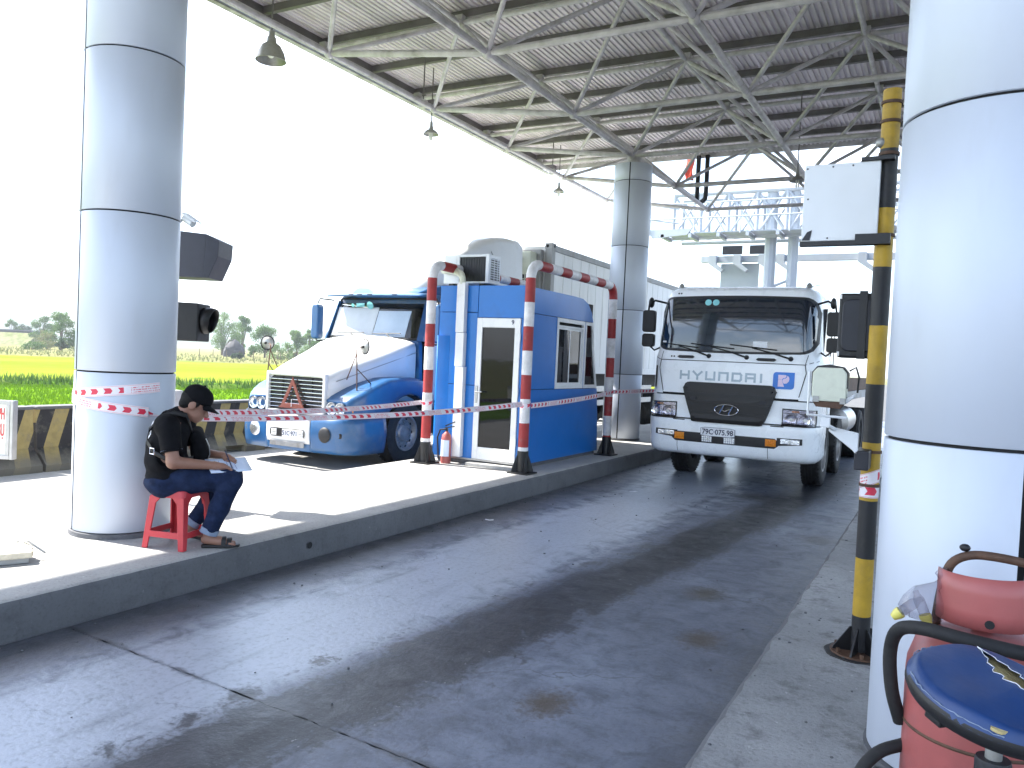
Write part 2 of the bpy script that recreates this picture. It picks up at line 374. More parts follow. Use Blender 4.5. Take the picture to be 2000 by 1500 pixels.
pm('rubber', (0.010, 0.010, 0.011), 0.75, 0, 0.15, 8, 0.12, 60, dirt=(0.045, 0.042, 0.038), dirtamt=0.35, dscale=5)
pm('display_grey', (0.045, 0.046, 0.062), 0.45, 0.1, 0.12, 6, 0.05, 60, dirt=(0.06, 0.045, 0.04), dirtamt=0.3)
pm('rusty_steel', (0.11, 0.06, 0.038), 0.7, 0.3, 0.3, 14, 0.3, 70, dirt=(0.035, 0.025, 0.02), dirtamt=0.5)
pm('red_enamel', (0.36, 0.095, 0.088), 0.42, 0, 0.15, 4, 0.05, 50, dirt=(0.24, 0.085, 0.08), dirtamt=0.45, dscale=5)
pm('red_plastic', (0.46, 0.025, 0.035), 0.42, 0, 0.06, 5, 0.03, 60, dirt=(0.42, 0.06, 0.06), dirtamt=0.25)
pm('truck_white', (0.84, 0.87, 0.90), 0.28, 0, 0.02, 3, 0.0, 30, dirt=(0.66, 0.66, 0.65), dirtamt=0.2, dscale=3, coat=0.35)
pm('truck_white_old', (0.66, 0.67, 0.68), 0.4, 0, 0.04, 3, 0.0, 30, dirt=(0.46, 0.44, 0.40), dirtamt=0.3, dscale=3, coat=0.1)
pm('truck_blue', (0.014, 0.085, 0.22), 0.33, 0, 0.12, 3, 0.0, 30, dirt=(0.09, 0.13, 0.19), dirtamt=0.4, dscale=4, coat=0.3)
pm('chrome', (0.75, 0.76, 0.78), 0.12, 1.0, 0.05, 9)
pm('alloy_wheel', (0.33, 0.33, 0.335), 0.45, 0.6, 0.15, 9, dirt=(0.17, 0.15, 0.13), dirtamt=0.5, dscale=6)
pm('amber_lens', (0.75, 0.26, 0.02), 0.2, 0, 0.2, 60)
pm('red_lens', (0.7, 0.06, 0.03), 0.2, 0, 0.1, 20)
pm('lamp_reflector', (0.70, 0.72, 0.75), 0.16, 0.85, 0.25, 40, 0.5, 45)
pm('grille_black', (0.007, 0.006, 0.007), 0.5, 0, 0.2, 9)
pm('grey_letter', (0.33, 0.40, 0.46), 0.35, 0.2, 0.05, 9)
pm('plate_white', (0.72, 0.73, 0.76), 0.4, 0, 0.03, 9)
pm('navy_ink', (0.015, 0.02, 0.06), 0.5)
pm('logo_blue', (0.012, 0.17, 0.62), 0.35)
pm('logo_pink', (0.72, 0.58, 0.74), 0.35)
pm('sticker_teal', (0.25, 0.62, 0.66), 0.4)
pm('cream_box', (0.62, 0.64, 0.52), 0.5, 0, 0.05, 6, 0.03, 60, dirt=(0.36, 0.35, 0.28), dirtamt=0.25, dscale=9)
pm('container_white', (0.72, 0.72, 0.70), 0.5, 0, 0.05, 2.5, 0.05, 40, dirt=(0.40, 0.37, 0.32), dirtamt=0.3, dscale=2, streak=(1, 1, 0.25))
pm('container_rail', (0.30, 0.30, 0.29), 0.55, 0.1, 0.15, 5, dirt=(0.17, 0.14, 0.11), dirtamt=0.5)
pm('chassis_dark', (0.014, 0.014, 0.015), 0.65, 0, 0.2, 6, 0.1, 50, dirt=(0.05, 0.045, 0.038), dirtamt=0.4)
pm('tipper_grey', (0.30, 0.32, 0.34), 0.5, 0.1, 0.1, 4, dirt=(0.16, 0.14, 0.12), dirtamt=0.5)
pm('shirt_black', (0.0045, 0.0045, 0.006), 0.85, 0, 0.25, 12, 0.35, 22, spec=0.15)
pm('denim', (0.010, 0.018, 0.048), 0.85, 0, 0.35, 16, 0.4, 26, dirt=(0.025, 0.04, 0.085), dirtamt=0.4, dscale=9, spec=0.15)
pm('skin', (0.27, 0.135, 0.09), 0.5, 0, 0.10, 14, 0.05, 90)
pm('hair_black', (0.005, 0.0045, 0.0045), 0.55, 0, 0.2, 30, 0.4, 160, spec=0.15)
pm('paper', (0.62, 0.70, 0.85), 0.6, 0, 0.02, 8)
pm('ink_grey', (0.25, 0.32, 0.5), 0.7)
pm('denim_cuff', (0.22, 0.27, 0.36), 0.85, 0, 0.2, 20, 0.3, 60, spec=0.15)
pm('sandal_black', (0.008, 0.0075, 0.008), 0.55, 0, 0.2, 12, 0.1, 60)
pm('seat_blue', (0.007, 0.036, 0.135), 0.40, 0, 0.2, 5, 0.12, 40, dirt=(0.02, 0.06, 0.19), dirtamt=0.35, dscale=4)
pm('foam', (0.42, 0.34, 0.16), 0.95, 0, 0.3, 20, 0.8, 60)
pm('white_thread', (0.70, 0.72, 0.75), 0.8, 0, 0.2, 60)
pm('signboard_white', (0.76, 0.75, 0.66), 0.5, 0, 0.03, 4)
pm('letter_red', (0.62, 0.04, 0.04), 0.5)
pm('triangle_red', (0.17, 0.04, 0.026), 0.5, 0, 0.15, 20, dirt=(0.24, 0.09, 0.06), dirtamt=0.4, dscale=14)
pm('styrofoam_dirty', (0.60, 0.54, 0.42), 0.9, 0, 0.12, 12, 0.6, 35, dirt=(0.20, 0.17, 0.12), dirtamt=0.35, dscale=9)
pm('bark', (0.11, 0.085, 0.06), 0.9, 0, 0.3, 5, 0.5, 12, spec=0.0)
pm('hill_green', (0.075, 0.10, 0.055), 0.95, 0, 0.45, 0.02, dirt=(0.16, 0.15, 0.10), dirtamt=0.5, dscale=0.012, spec=0.0)
pm('dry_grass', (0.17, 0.16, 0.075), 0.95, 0, 0.3, 0.3, 0.4, 3, dirt=(0.10, 0.15, 0.04), dirtamt=0.6, dscale=0.09, spec=0.0)
pm('rice_yellow', (0.135, 0.175, 0.016), 0.9, 0, 0.2, 0.08, 0.6, 5, dirt=(0.17, 0.185, 0.030), dirtamt=0.6, dscale=0.05, spec=0.0)
pm('rice_green', (0.095, 0.185, 0.006), 0.9, 0, 0.28, 0.08, 0.6, 5, dirt=(0.08, 0.15, 0.01), dirtamt=0.7, dscale=0.05, spec=0.0)
pm('rice_bank', (0.05, 0.10, 0.012), 0.9, 0, 0.4, 1.2, 0.6, 5, dirt=(0.16, 0.16, 0.07), dirtamt=0.5, dscale=0.4, spec=0.0)
pm('verge', (0.17, 0.17, 0.09), 0.95, 0, 0.35, 0.8, 0.5, 6, dirt=(0.09, 0.13, 0.03), dirtamt=0.6, dscale=0.5, spec=0.0)
pm('bulb_glass', (0.75, 0.75, 0.73), 0.15, 0, 0.02, 5)
pm('lamp_metal', (0.34, 0.34, 0.33), 0.45, 0.55, 0.15, 12, dirt=(0.17, 0.14, 0.10), dirtamt=0.45, dscale=12)
pm('sunshade', (0.62, 0.72, 0.86), 0.6, 0, 0.05, 5)
pm('cab_interior', (0.012, 0.012, 0.012), 0.8)
stripes('pipe_red_white', ((0.66, 0.65, 0.66), (0.30, 0.022, 0.022)), 0.64, 'u', dirt=(0.28, 0.24, 0.23), dirtamt=0.3)
stripes('pole_yellow_black', ((0.011, 0.011, 0.013), (0.42, 0.26, 0.016)), 0.625, (0, 0, 1), phase=0.77, dirt=(0.06, 0.05, 0.035), dirtamt=0.35)
stripes('barrier_stripe', ((0.33, 0.255, 0.10), (0.022, 0.021, 0.024)), 0.40, (0, 1.0, -0.35), dirt=(0.17, 0.15, 0.12), dirtamt=0.55, rough=0.8, bump=0.4, bare=(.16, (0.17, 0.155, 0.125)))
def leaf_mat(name, lo, hi):
    m, t, b, c = base_mat(name); V = c.outputs['Object']
    n = noise(t, V, 0.9, 4); n2 = noise(t, V, 9, 3)
    co = ramp(t, mth(t, 'ADD', mth(t, 'MULTIPLY', n, 0.6), mth(t, 'MULTIPLY', n2, 0.4)), [(0.35, lo), (0.65, hi)])
    t.links.new(co, b.inputs['Base Color']); b.inputs['Roughness'].default_value = 0.7; b.inputs['Specular IOR Level'].default_value = 0.1
    tr = nd(t, 'ShaderNodeBsdfTranslucent'); t.links.new(co, tr.inputs['Color']); ms = nd(t, 'ShaderNodeMixShader'); ms.inputs[0].default_value = 0.3
    t.links.new(b.outputs[0], ms.inputs[1]); t.links.new(tr.outputs[0], ms.inputs[2]); t.links.new(ms.outputs[0], t.nodes['Material Output'].inputs['Surface'])
leaf_mat('leaf_green', (0.045, 0.095, 0.02), (0.10, 0.18, 0.045))
leaf_mat('leaf_pale', (0.075, 0.13, 0.035), (0.14, 0.22, 0.07))
leaf_mat('leaf_dark', (0.02, 0.045, 0.02), (0.05, 0.085, 0.035))
leaf_mat('leaf_dry', (0.12, 0.14, 0.05), (0.19, 0.20, 0.09))
leaf_mat('rice_leaf', (0.085, 0.18, 0.005), (0.125, 0.225, 0.012))
def glass_mat(name, tint, rough=0.02, transp=0.5, ior=1.6):
    m, t, b, c = base_mat(name)
    b.inputs['Base Color'].default_value = (*tint, 1); b.inputs['Roughness'].default_value = rough; b.inputs['IOR'].default_value = ior
    n = noise(t, c.outputs['Object'], 3.0, 4); bp = nd(t, 'ShaderNodeBump'); bp.inputs['Strength'].default_value = 0.02; bp.inputs['Distance'].default_value = 0.02
    t.links.new(n, bp.inputs['Height']); t.links.new(bp.outputs['Normal'], b.inputs['Normal'])
    fr = nd(t, 'ShaderNodeFresnel'); ge = nd(t, 'ShaderNodeNewGeometry'); io = nd(t, 'ShaderNodeMapRange'); io.inputs['To Min'].default_value = ior; io.inputs['To Max'].default_value = 1/ior; t.links.new(ge.outputs['Backfacing'], io.inputs['Value']); t.links.new(io.outputs['Result'], fr.inputs['IOR'])
    gl = nd(t, 'ShaderNodeBsdfGlossy'); gl.inputs['Roughness'].default_value = rough; tr = nd(t, 'ShaderNodeBsdfTransparent'); tr.inputs['Color'].default_value = (*[0.35+0.5*x for x in tint], 1)
    dust = nd(t, 'ShaderNodeBsdfDiffuse'); dust.inputs['Color'].default_value = (0.4, 0.4, 0.4, 1)
    md = nd(t, 'ShaderNodeMixShader'); t.links.new(ramp(t, noise(t, c.outputs['Object'], 5, 6), [(0.4, 0.0), (0.8, 0.06)]), md.inputs[0])
    ms = nd(t, 'ShaderNodeMixShader')
    if transp > 0:
        t.links.new(tr.outputs[0], md.inputs[1]); t.links.new(dust.outputs[0], md.inputs[2])
        t.links.new(fr.outputs[0], ms.inputs[0]); t.links.new(md.outputs[0], ms.inputs[1]); t.links.new(gl.outputs[0], ms.inputs[2])
        t.links.new(ms.outputs[0], t.nodes['Material Output'].inputs['Surface'])
glass_mat('windscreen_glass', (0.004, 0.011, 0.022), 0.05, transp=0, ior=1.85)
glass_mat('cab_glass', (0.85, 0.9, 0.92), transp=1, ior=1.55)
glass_mat('door_glass', (0.006, 0.007, 0.009), transp=0, ior=1.38)
glass_mat('clear_plastic', (0.9, 0.88, 0.95), 0.12, 1, 1.45)
def tape_mat():
    m, t, b, c = base_mat('barrier_tape'); s = nd(t, 'ShaderNodeSeparateXYZ'); t.links.new(c.outputs['UV'], s.inputs[0])
    u, v = s.outputs['X'], s.outputs['Y']; av = mth(t, 'ABSOLUTE', v)
    g = mth(t, 'MODULO', u, 0.86)
    ch = mth(t, 'MODULO', mth(t, 'ADD', u, mth(t, 'MULTIPLY', av, 0.7)), 0.105)
    f = mth(t, 'MULTIPLY', mth(t, 'LESS_THAN', ch, 0.052), mth(t, 'LESS_THAN', av, 0.021))
    f = mth(t, 'MULTIPLY', f, mth(t, 'LESS_THAN', g, 0.53))
    tx = mth(t, 'MULTIPLY', mth(t, 'GREATER_THAN', g, 0.58), mth(t, 'LESS_THAN', g, 0.80))
    rows = mth(t, 'LESS_THAN', mth(t, 'MODULO', mth(t, 'ADD', v, 0.5), 0.017), 0.009)
    lt = mth(t, 'GREATER_THAN', noise(t, scaled(t, c.outputs['UV'], (9, 3, 1)), 14, 2), 0.48)
    tx = mth(t, 'MULTIPLY', mth(t, 'MULTIPLY', tx, rows), mth(t, 'MULTIPLY', lt, mth(t, 'LESS_THAN', av, 0.026)))
    edge = mth(t, 'MULTIPLY', mth(t, 'GREATER_THAN', av, 0.031), mth(t, 'LESS_THAN', av, 0.0335))
    f = mth(t, 'MAXIMUM', mth(t, 'MAXIMUM', f, mth(t, 'MULTIPLY', tx, 0.8)), mth(t, 'MULTIPLY', edge, 0.7))
    co = mixc(t, f, (0.74, 0.70, 0.74), (0.62, 0.03, 0.07))
    t.links.new(co, b.inputs['Base Color']); b.inputs['Roughness'].default_value = 0.35
    n = noise(t, scaled(t, c.outputs['UV'], (30, 60, 1)), 1, 3); bp = nd(t, 'ShaderNodeBump'); bp.inputs['Strength'].default_value = 0.25; bp.inputs['Distance'].default_value = 0.01
    t.links.new(n, bp.inputs['Height']); t.links.new(bp.outputs['Normal'], b.inputs['Normal'])
tape_mat()
pm('cap_yellow', (0.62, 0.55, 0.12), 0.4)
pm('banner_red', (0.55, 0.06, 0.03), 0.8)
# ================================================================ THE SETTING
def sheet(name, x0, x1, y0, y1, z, mat, nx=1, ny=1, fn=None, smooth=None):
    b = MB(); 
    for j in range(ny+1):
        for i in range(nx+1):
            x = x0+(x1-x0)*i/nx; y = y0+(y1-y0)*j/ny; b.v.append((x, y, z+(fn(x, y) if fn else 0)))
    for j in range(ny):
        for i in range(nx): a = j*(nx+1)+i; b._face((a, a+1, a+nx+2, a+nx+1))
    return struct(b.build(name, mat, None, smooth))
sheet('ground', -2600, 2600, -2600, 2600, -0.80, 'dry_grass')
sheet('forecourt', -11.6, 60, -60, 70, -0.30, 'asphalt_far')
sheet('highway_road', -11.4, 60, 21.5, 600, -0.02, 'asphalt_far')
b = MB(); b.quad((-11.4, -60, -0.02), (-11.4, 600, -0.02), (-13.8, 600, -0.75), (-13.8, -60, -0.75)); struct(b.build('verge_bank', 'verge'))

# lane slabs: concrete bays with open joints
lane = struct(bpy.data.objects.new('lane', None)); COL.objects.link(lane)
def slab(x0, x1, ya, yb, mat, par, dy=(0, 0)):
    """one concrete bay; its ends wander a little like a sawn and spalled joint"""
    n = 60; b = MB(); lo = []; hi = []
    for i in range(n+1):
        x = x0+(x1-x0)*i/n; j0 = ya+dy[0]*(i/n)+random.uniform(-.009, .007); j1 = yb+dy[1]*(i/n)+random.uniform(-.007, .009)
        lo.append((x, j0)); hi.append((x, j1))
    top = [(x, y, 0) for x, y in lo]+[(x, y, 0) for x, y in hi[::-1]]
    k = len(top); b.v += top+[(x, y, -0.06) for x, y, z in top]
    b._face(range(k))
    for i in range(k): j = (i+1) % k; b._face((i, j, k+j, k+i))
    return b.build('slab', mat, par, None)
sheet('lane_bed', -4.70, -0.7, -12, 40, -0.035, 'joint_dark')
JY = [-8.0, -2.6, 2.93, 18.2, 34.0]
for i in range(len(JY)-1):
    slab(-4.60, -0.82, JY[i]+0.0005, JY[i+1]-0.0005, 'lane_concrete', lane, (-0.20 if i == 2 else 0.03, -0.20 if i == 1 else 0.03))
# oil and tar smeared along the near joint is the joint itself; the sun-lit lane beyond the island
apron = struct(bpy.data.objects.new('outer_lane', None)); COL.objects.link(apron)
sheet('outer_lane_bed', -10.9, -6.68, -12, 40, -0.035, 'joint_dark')
for i, (ya, yb) in enumerate(((-12, -5), (-5, 0.6), (0.6, 6.3), (6.3, 11.9), (11.9, 17.5), (17.5, 23), (23, 30))):
    slab(-10.85, -6.70, ya+.006, yb-.006, 'apron_concrete', apron)

# raised traffic islands with chipped kerb edges
def island(name, x0, x1, y0, y1, mat_top, mat_face, step=0.11, jag=0.006):
    b = MB(); ny = int((y1-y0)/step); rows = []
    for j in range(ny+1):
        y = y0+(y1-y0)*j/ny; q = []
        e0 = random.uniform(-jag, jag); e1 = random.uniform(-jag, jag)*(3 if random.random() < .07 else 1)
        q = [(x0, y, -.05), (x0+e0*.4, y, KZ-.03), (x0+.03+e0, y, KZ)]
        n = 8
        for k in range(1, n): q.append((x0+.03+(x1-x0-.06)*k/n, y, KZ+random.uniform(-.0015, .0015)))
        q += [(x1-.05+e1, y, KZ-.002), (x1-.018+e1*.6, y, KZ-.014), (x1+e1*.4, y, KZ-.045), (x1, y, -.05)]
        rows.append(q)
    n = len(rows[0]); b.v = [p for r in rows for p in r]
    for j in range(ny):
        for i in range(n-1):
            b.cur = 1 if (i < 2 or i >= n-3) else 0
            b._face((j*n+i, j*n+i+1, (j+1)*n+i+1, (j+1)*n+i))
    b.cur = 1; b._face(list(range(n))); b._face([ny*n+i for i in range(n)][::-1])
    return struct(b.build(name, [mat_top, mat_face], None, 40))
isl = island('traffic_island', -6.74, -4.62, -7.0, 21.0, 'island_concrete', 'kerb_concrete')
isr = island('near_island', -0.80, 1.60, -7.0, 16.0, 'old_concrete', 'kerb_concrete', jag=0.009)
# drain hole in the kerb face
b = MB()
b.lathe([(0.0, 0), (.028, 0.001)], 14, M=Matrix.Rotation(PI/2, 3, 'Y'), c=(-4.607, 5.02, .115)); b.build('drain_hole', 'joint_dark', isl)
# patched, spalled surface on the near island
def blob(cx, cy, rx, ry, n=22, jit=.25): return [(cx+rx*math.cos(2*PI*i/n)*(1+random.uniform(-jit, jit)), cy+ry*math.sin(2*PI*i/n)*(1+random.uniform(-jit, jit))) for i in range(n)]
# grit, leaf bits and paper scraps lying about
b = MB(); rnd = random.Random(21)
for _ in range(220):
    if rnd.random() < .55: x, y, z = -4.60+abs(rnd.gauss(0, .22)), rnd.uniform(1.5, 16), .002
    else: x, y, z = rnd.uniform(-4.5, -.85), rnd.uniform(2, 15), .002
    s_ = rnd.uniform(.003, .010); b.ball((x, y, z+s_*.3), s_, 5, 3, rnd.uniform(.7, 1.5), rnd.uniform(.7, 1.5), .6)
for _ in range(160):
    x, y = rnd.uniform(-.78, .6), rnd.uniform(1.8, 8); s_ = rnd.uniform(.003, .011); b.ball((x, y, KZ+s_*.3), s_, 5, 3, rnd.uniform(.7, 1.5), rnd.uniform(.7, 1.5), .6)
tag(stuff(b.build('grit', 'kerb_concrete', None, None)), 'loose grit and small stones scattered on the lane', 'grit')
for (x, y, z, sz, an, lb_) in ((-4.25, 7.4, .004, .045, .4, 'tiny white paper scrap lying near the kerb'), (-3.7, 10.4, .004, .06, 1.1, 'small white scrap lying before the white truck')):
    q = MB(); M_ = Matrix.Translation((x, y, z)) @ Matrix.Rotation(an, 4, 'Z'); q.loft([[tuple(M_ @ Vector((u*sz, v*sz*.5, .006*abs(u*v)+.002))) for v in (-1, 0, 1)] for u in (-1, 0, 1)], False, False); tag(q.build('paper_scrap', 'plate_white', None, None, solid=.001), lb_, 'litter')

# ---------------------------------------------------------------- striped concrete barrier blocks along the outer lane
WHERE_B = ['at the far left, half hidden by the white notice board', 'mostly hidden behind the tape-wrapped pillar', 'showing right behind the seated man', 'beside the blue truck bumper', 'behind the blue truck cab']
for i in range(5):
    y = 4.95+2.40*i
    t = thing('concrete_barrier', 'striped concrete barrier block ' + WHERE_B[i], 'barrier', (-10.62, y, 0), 'barrier blocks along the field')
    bb = MB(); L = 2.36
    # body in two bevelled lifts with a forklift slot at the foot
    prof = [(-.36, .0), (-.36, .09), (-.15, .30), (-.10, .80), (.10, .80), (.15, .30), (.36, .09), (.36, .0)]
    seg = [(-L/2, -.62, 0), (-.62, -.22, .115), (-.22, .22, 0), (.22, .62, .115), (.62, L/2, 0)]
    for (a, c, lift) in seg:
        if lift: bb.prism([(-.33, lift), (-.15, .30), (-.10, .80), (.10, .80), (.15, .30), (.33, lift)], 'y', a, c)
        else: bb.prism(prof, 'y', a, c)
    o = bb.build('barrier_body', 'barrier_stripe', None, None); o.location = (-10.62, y, 0); o.parent = t; o.location = (0, 0, 0)
    bb = MB(); bb.bx(-.125, .125, -L/2, L/2, .803, .845); o = bb.build('coping', 'kerb_concrete', None, None, bevel=.012); o.parent = t
struct(MB().prism([(-11.35, -12), (-10.2, -12), (-10.2, 32), (-11.35, 32)], 'z', -.2, -.001).build('barrier_footing', 'kerb_concrete'))

# ---------------------------------------------------------------- paddy fields and far country
sheet('near_paddy_field', -48, -13.6, -20, 62, -0.62, 'rice_green', 40, 60, lambda x, y: .05*math.sin(x*1.3+y*.7)*math.sin(y*1.1))
def far(x, y): return 0.0
b = MB()
# far paddy beyond a low bund running across the view
N = Vector((-0.865, 0.50, 0)); T = Vector((0.50, 0.865, 0))
def fpt(d, s, z): p = N*d+T*s; return (p.x, p.y, z)
for (n_, d0, d1, z, mt) in (('far_paddy_field', 47, 118, -.60, 'rice_yellow'), ('grass_strip', 118, 300, -.55, 'dry_grass')):
    b = MB(); ns = 40
    for (d, zz) in ((d0, z-.25), (d0+.6, z), (d1, z)):
        for i in range(ns+1): b.v.append(fpt(d, -60+380*i/ns, zz))
    for r in range(2):
        for i in range(ns): a = r*(ns+1)+i; b._face((a, a+1, a+ns+2, a+ns+1))
    struct(b.build(n_, mt, None, None))
b = MB(); ns = 160
for i in range(ns+1):
    s_ = -60+300*i/ns
    for (dd, zz) in ((44.6, -.75), (45.3, -.42), (46.2, -.36), (47.2, -.75)): b.v.append(fpt(dd+random.uniform(-.2, .2), s_, zz+random.uniform(-.08, .1)))
for i in range(ns):
    for k in range(3): a = i*4+k; b._face((a, a+1, a+5, a+4))
struct(b.build('field_bund', 'rice_bank'))
# rice plants and bund weeds: too many to count
def blades(name, mat, gen, count, h, wdt):
    b = MB()
    for _ in range(count):
        x, y, z = gen(); hh = h*random.uniform(.6, 1.25); an = random.uniform(0, PI); dx, dy = math.cos(an)*wdt, math.sin(an)*wdt
        lx, ly = random.uniform(-.35, .35)*hh, random.uniform(-.35, .35)*hh
        n = len(b.v); b.v += [(x-dx, y-dy, z), (x+dx, y+dy, z), (x+lx, y+ly, z+hh)]; b._face((n, n+1, n+2))
    o = b.build(name, mat, None, None, recalc=False); return stuff(o)
def g_near():
    d = random.uniform(17, 45); s_ = random.uniform(-32, 40); p = fpt(d, s_, -.62)
    return p if p[0] < -14.2 else g_near()
tag(blades('rice_plants', 'rice_leaf', g_near, 60000, .17, .03), 'bright green young rice plants filling the near paddy', 'rice')
tag(blades('bund_weeds', 'leaf_green', lambda: fpt(random.uniform(44.6, 47.3), random.uniform(-40, 90), -.5), 9000, .45, .05), 'rough weeds growing along the bund between the paddies', 'weeds')
def g_strip():
    return fpt(random.triangular(118, 210, 120), random.uniform(-60, 180), -.55)
tag(blades('tall_grass', 'leaf_dry', g_strip, 6000, .42, .12), 'pale dry grass strip beyond the far paddy', 'grass')

# hazy hills
def hills(name, d, hgt, s0, s1, seed):
    rnd = random.Random(seed); ns, nd_ = 60, 8; b = MB(); ph = [rnd.uniform(0, 6) for _ in range(6)]
    for j in range(nd_+1):
        for i in range(ns+1):
            s_ = s0+(s1-s0)*i/ns; u = j/nd_
            h = hgt(s_)*(math.sin(u*PI)**.8 if 0 < u < 1 else 0)*(1+.12*math.sin(s_*.021+ph[0]+u*3)+.07*math.sin(s_*.053+ph[1]-u*5))
            b.v.append(fpt(d+u*500, s_, -1+h))
    for j in range(nd_):
        for i in range(ns): a = j*(ns+1)+i; b._face((a, a+1, a+ns+2, a+ns+1))
    return struct(b.build(name, 'hill_green', None, 80))
hills('hills', 1050, lambda s_: max(12, 72-.055*max(0, s_+60))*.88, -420, 1500, 3)

# ---------------------------------------------------------------- trees, bushes, boulder
def tree(name, label, x, y, z, h, wd, leaf, seed, n=2200, trunk=.32, lsz=.30, group='trees beyond the paddy fields'):
    rnd = random.Random(seed); t = thing(name, label, 'tree' if trunk > .1 else 'bush', (x, y, z), group)
    b = MB(); r = h*.022+.04; top = h*(trunk+.3)
    b.path([(x, y, z-.2), (x+rnd.uniform(-.1, .1)*h*.2, y, z+top*.5), (x+rnd.uniform(-.1, .1)*h*.4, y, z+top)], [r*1.3, r, r*.4], 7)
    cl = []
    for k in range(int(9+h*.7)):
        a = rnd.uniform(0, 2*PI); zz = rnd.uniform(trunk, .93); ro = wd*.5*math.sin(min(1, (zz-trunk)/(1-trunk)*.85+.18)*PI)**.7*rnd.uniform(.25, .95)
        c = Vector((x+math.cos(a)*ro, y+math.sin(a)*ro, z+h*zz)); rad = wd*rnd.uniform(.11, .22); cl.append((c, rad))
        b.path([(x, y, z+h*trunk*rnd.uniform(.6, 1.2)), tuple((Vector((x, y, z+h*zz*.8))+c)/2), tuple(c)], [r*.45, r*.3, r*.12], 5)
    b.build('trunk', 'bark', t)
    b = MB(); tot = sum(q[1]**2 for q in cl)
    for (c, rad) in cl:
        for _ in range(int(n*rad*rad/tot)):
            d = Vector((rnd.gauss(0, 1), rnd.gauss(0, 1), rnd.gauss(0, .8))).normalized()*rad*rnd.uniform(.35, 1.12)
            p = c+d; s = lsz*rnd.uniform(.5, 1.15); u = Vector((rnd.gauss(0, 1), rnd.gauss(0, 1), rnd.gauss(0, 1))).normalized(); w_ = u.orthogonal().normalized()*s*.55; u = u*s
            q = len(b.v); b.v += [tuple(p-u*.5), tuple(p+w_*.6), tuple(p+u*.6), tuple(p-w_*.6)]; b._face((q, q+1, q+2, q+3))
    b.build('crown', leaf, t, None, recalc=False)
    return t
def plant(D, px):            # world spot at depth D along the direction tan = px (image-right slope from the lens axis)
    f = Vector((-.4796, .8769, 0)); r = Vector((.8757, .4806, 0)); p = f*D+r*(px*D); return p.x, p.y
TR = [(205, -.3665, 10.4, 8.0, 'leaf_pale', 'broad pale green tree just right of the signal housing', .25), (212, -.3420, 9.6, 5.2, 'leaf_green', 'tall green tree standing behind the dark boulder', .25),
      (190, -.3130, 6.6, 5.8, 'leaf_green', 'round green tree with bare trunk in the middle of the field edge', .3), (195, -.2725, 7.4, 3.8, 'leaf_pale', 'slender upright tree close left of the truck mirror', .2),
      (200, -.2560, 8.0, 3.2, 'leaf_pale', 'thin tall tree partly hidden by the blue truck visor', .2), (185, -.2430, 5.2, 4.2, 'leaf_green', 'low tree behind the blue truck hood', .2),
      (240, -.6310, 7.2, 4.6, 'leaf_green', 'leafy tree at the far left over the dark rail bridge', .2), (250, -.6180, 5.6, 6.0, 'leaf_dark', 'dense dark rounded tree above the rail bridge end', .15),
      (215, -.5930, 7.4, 5.2, 'leaf_green', 'irregular tree left of the round pillar, farther back', .25), (165, -.5690, 6.6, 6.2, 'leaf_green', 'bushy green tree right beside the left pillar', .2)]
for i, (D, s_, h, wd, lf, lb, tk) in enumerate(TR):
    x, y = plant(D, s_); tree('field_tree', lb, x, y, -.6, h*1.15, wd*1.15, lf, 40+i, 4800, tk*.5, .33)
BU = [(170, -.2960, 3.2, 5.0, 'leaf_pale', 'pale bush between the two middle trees'), (172, -.2830, 3.6, 4.2, 'leaf_pale', 'yellowish bush beside the slender tree'), (160, -.5880, 3.4, 4.8, 'leaf_dry', 'brownish dry bush left of the pillar'),
      (150, -.5690, 2.6, 2.4, 'leaf_dark', 'dark low shrub at the foot of the bushy tree'), (150, -.6050, 1.7, 4.4, 'leaf_green', 'low green scrub at the left field edge'), (185, -.3300, 3.0, 3.2, 'leaf_green', 'small bush right of the boulder'),
      (150, -.3480, 1.1, 2.4, 'leaf_dark', 'tiny dark shrub in front of the boulder'), (178, -.2600, 3.4, 4.4, 'leaf_pale', 'pale bush left of the truck hood')]
for i, (D, s_, h, wd, lf, lb) in enumerate(BU):
    x, y = plant(D, s_); tree('field_bush', lb, x, y, -.6, h, wd, lf, 80+i, 1100, .05, .28, 'bushes beyond the paddy fields')
x, y = plant(180, -.3515); rnd = random.Random(5); b = MB()
b.loft([[(x+2.7*math.cos(PI/2*(i/9.3)**1.6)*math.cos(2*PI*j/14)*rnd.uniform(.85, 1.1), y+2.2*math.cos(PI/2*(i/9.3)**1.6)*math.sin(2*PI*j/14)*rnd.uniform(.85, 1.1), -.9+4.3*(i/9)**.9+rnd.uniform(-.15, .15)) for j in range(14)] for i in range(10)])
tag(b.build('boulder', 'rock', None, 25), 'large dark boulder under the trees at the field edge', 'boulder')
# low rail bridge at far left
x, y = plant(230, -.645); t = thing('rail_bridge', 'dark low bridge deck behind the trees at far left', 'bridge', (x, y, -.8))
u = Vector((.8757, .4806, 0)); 
def along(a): return Vector((x, y, 0))+u*a
M_ = Matrix.Translation((x, y, 0)) @ Matrix.Rotation(math.atan2(.4806, .8757), 4, 'Z')
MB().bx(-60, 9.5, -1.5, 1.5, 2.9, 3.5, M_).build('deck', 'chassis_dark', t, None); MB().bx(-60, 9.5, -1.6, 1.6, 3.52, 3.8, M_).build('parapet', 'kerb_concrete', t, None)
MB().prism([(-9, -.9), (9, -.9), (2, 2.95), (-2, 2.95)], 'y', -60, 12, M_ @ Matrix.Rotation(-PI/2, 4, 'Z')).build('embankment', 'verge', t, None)
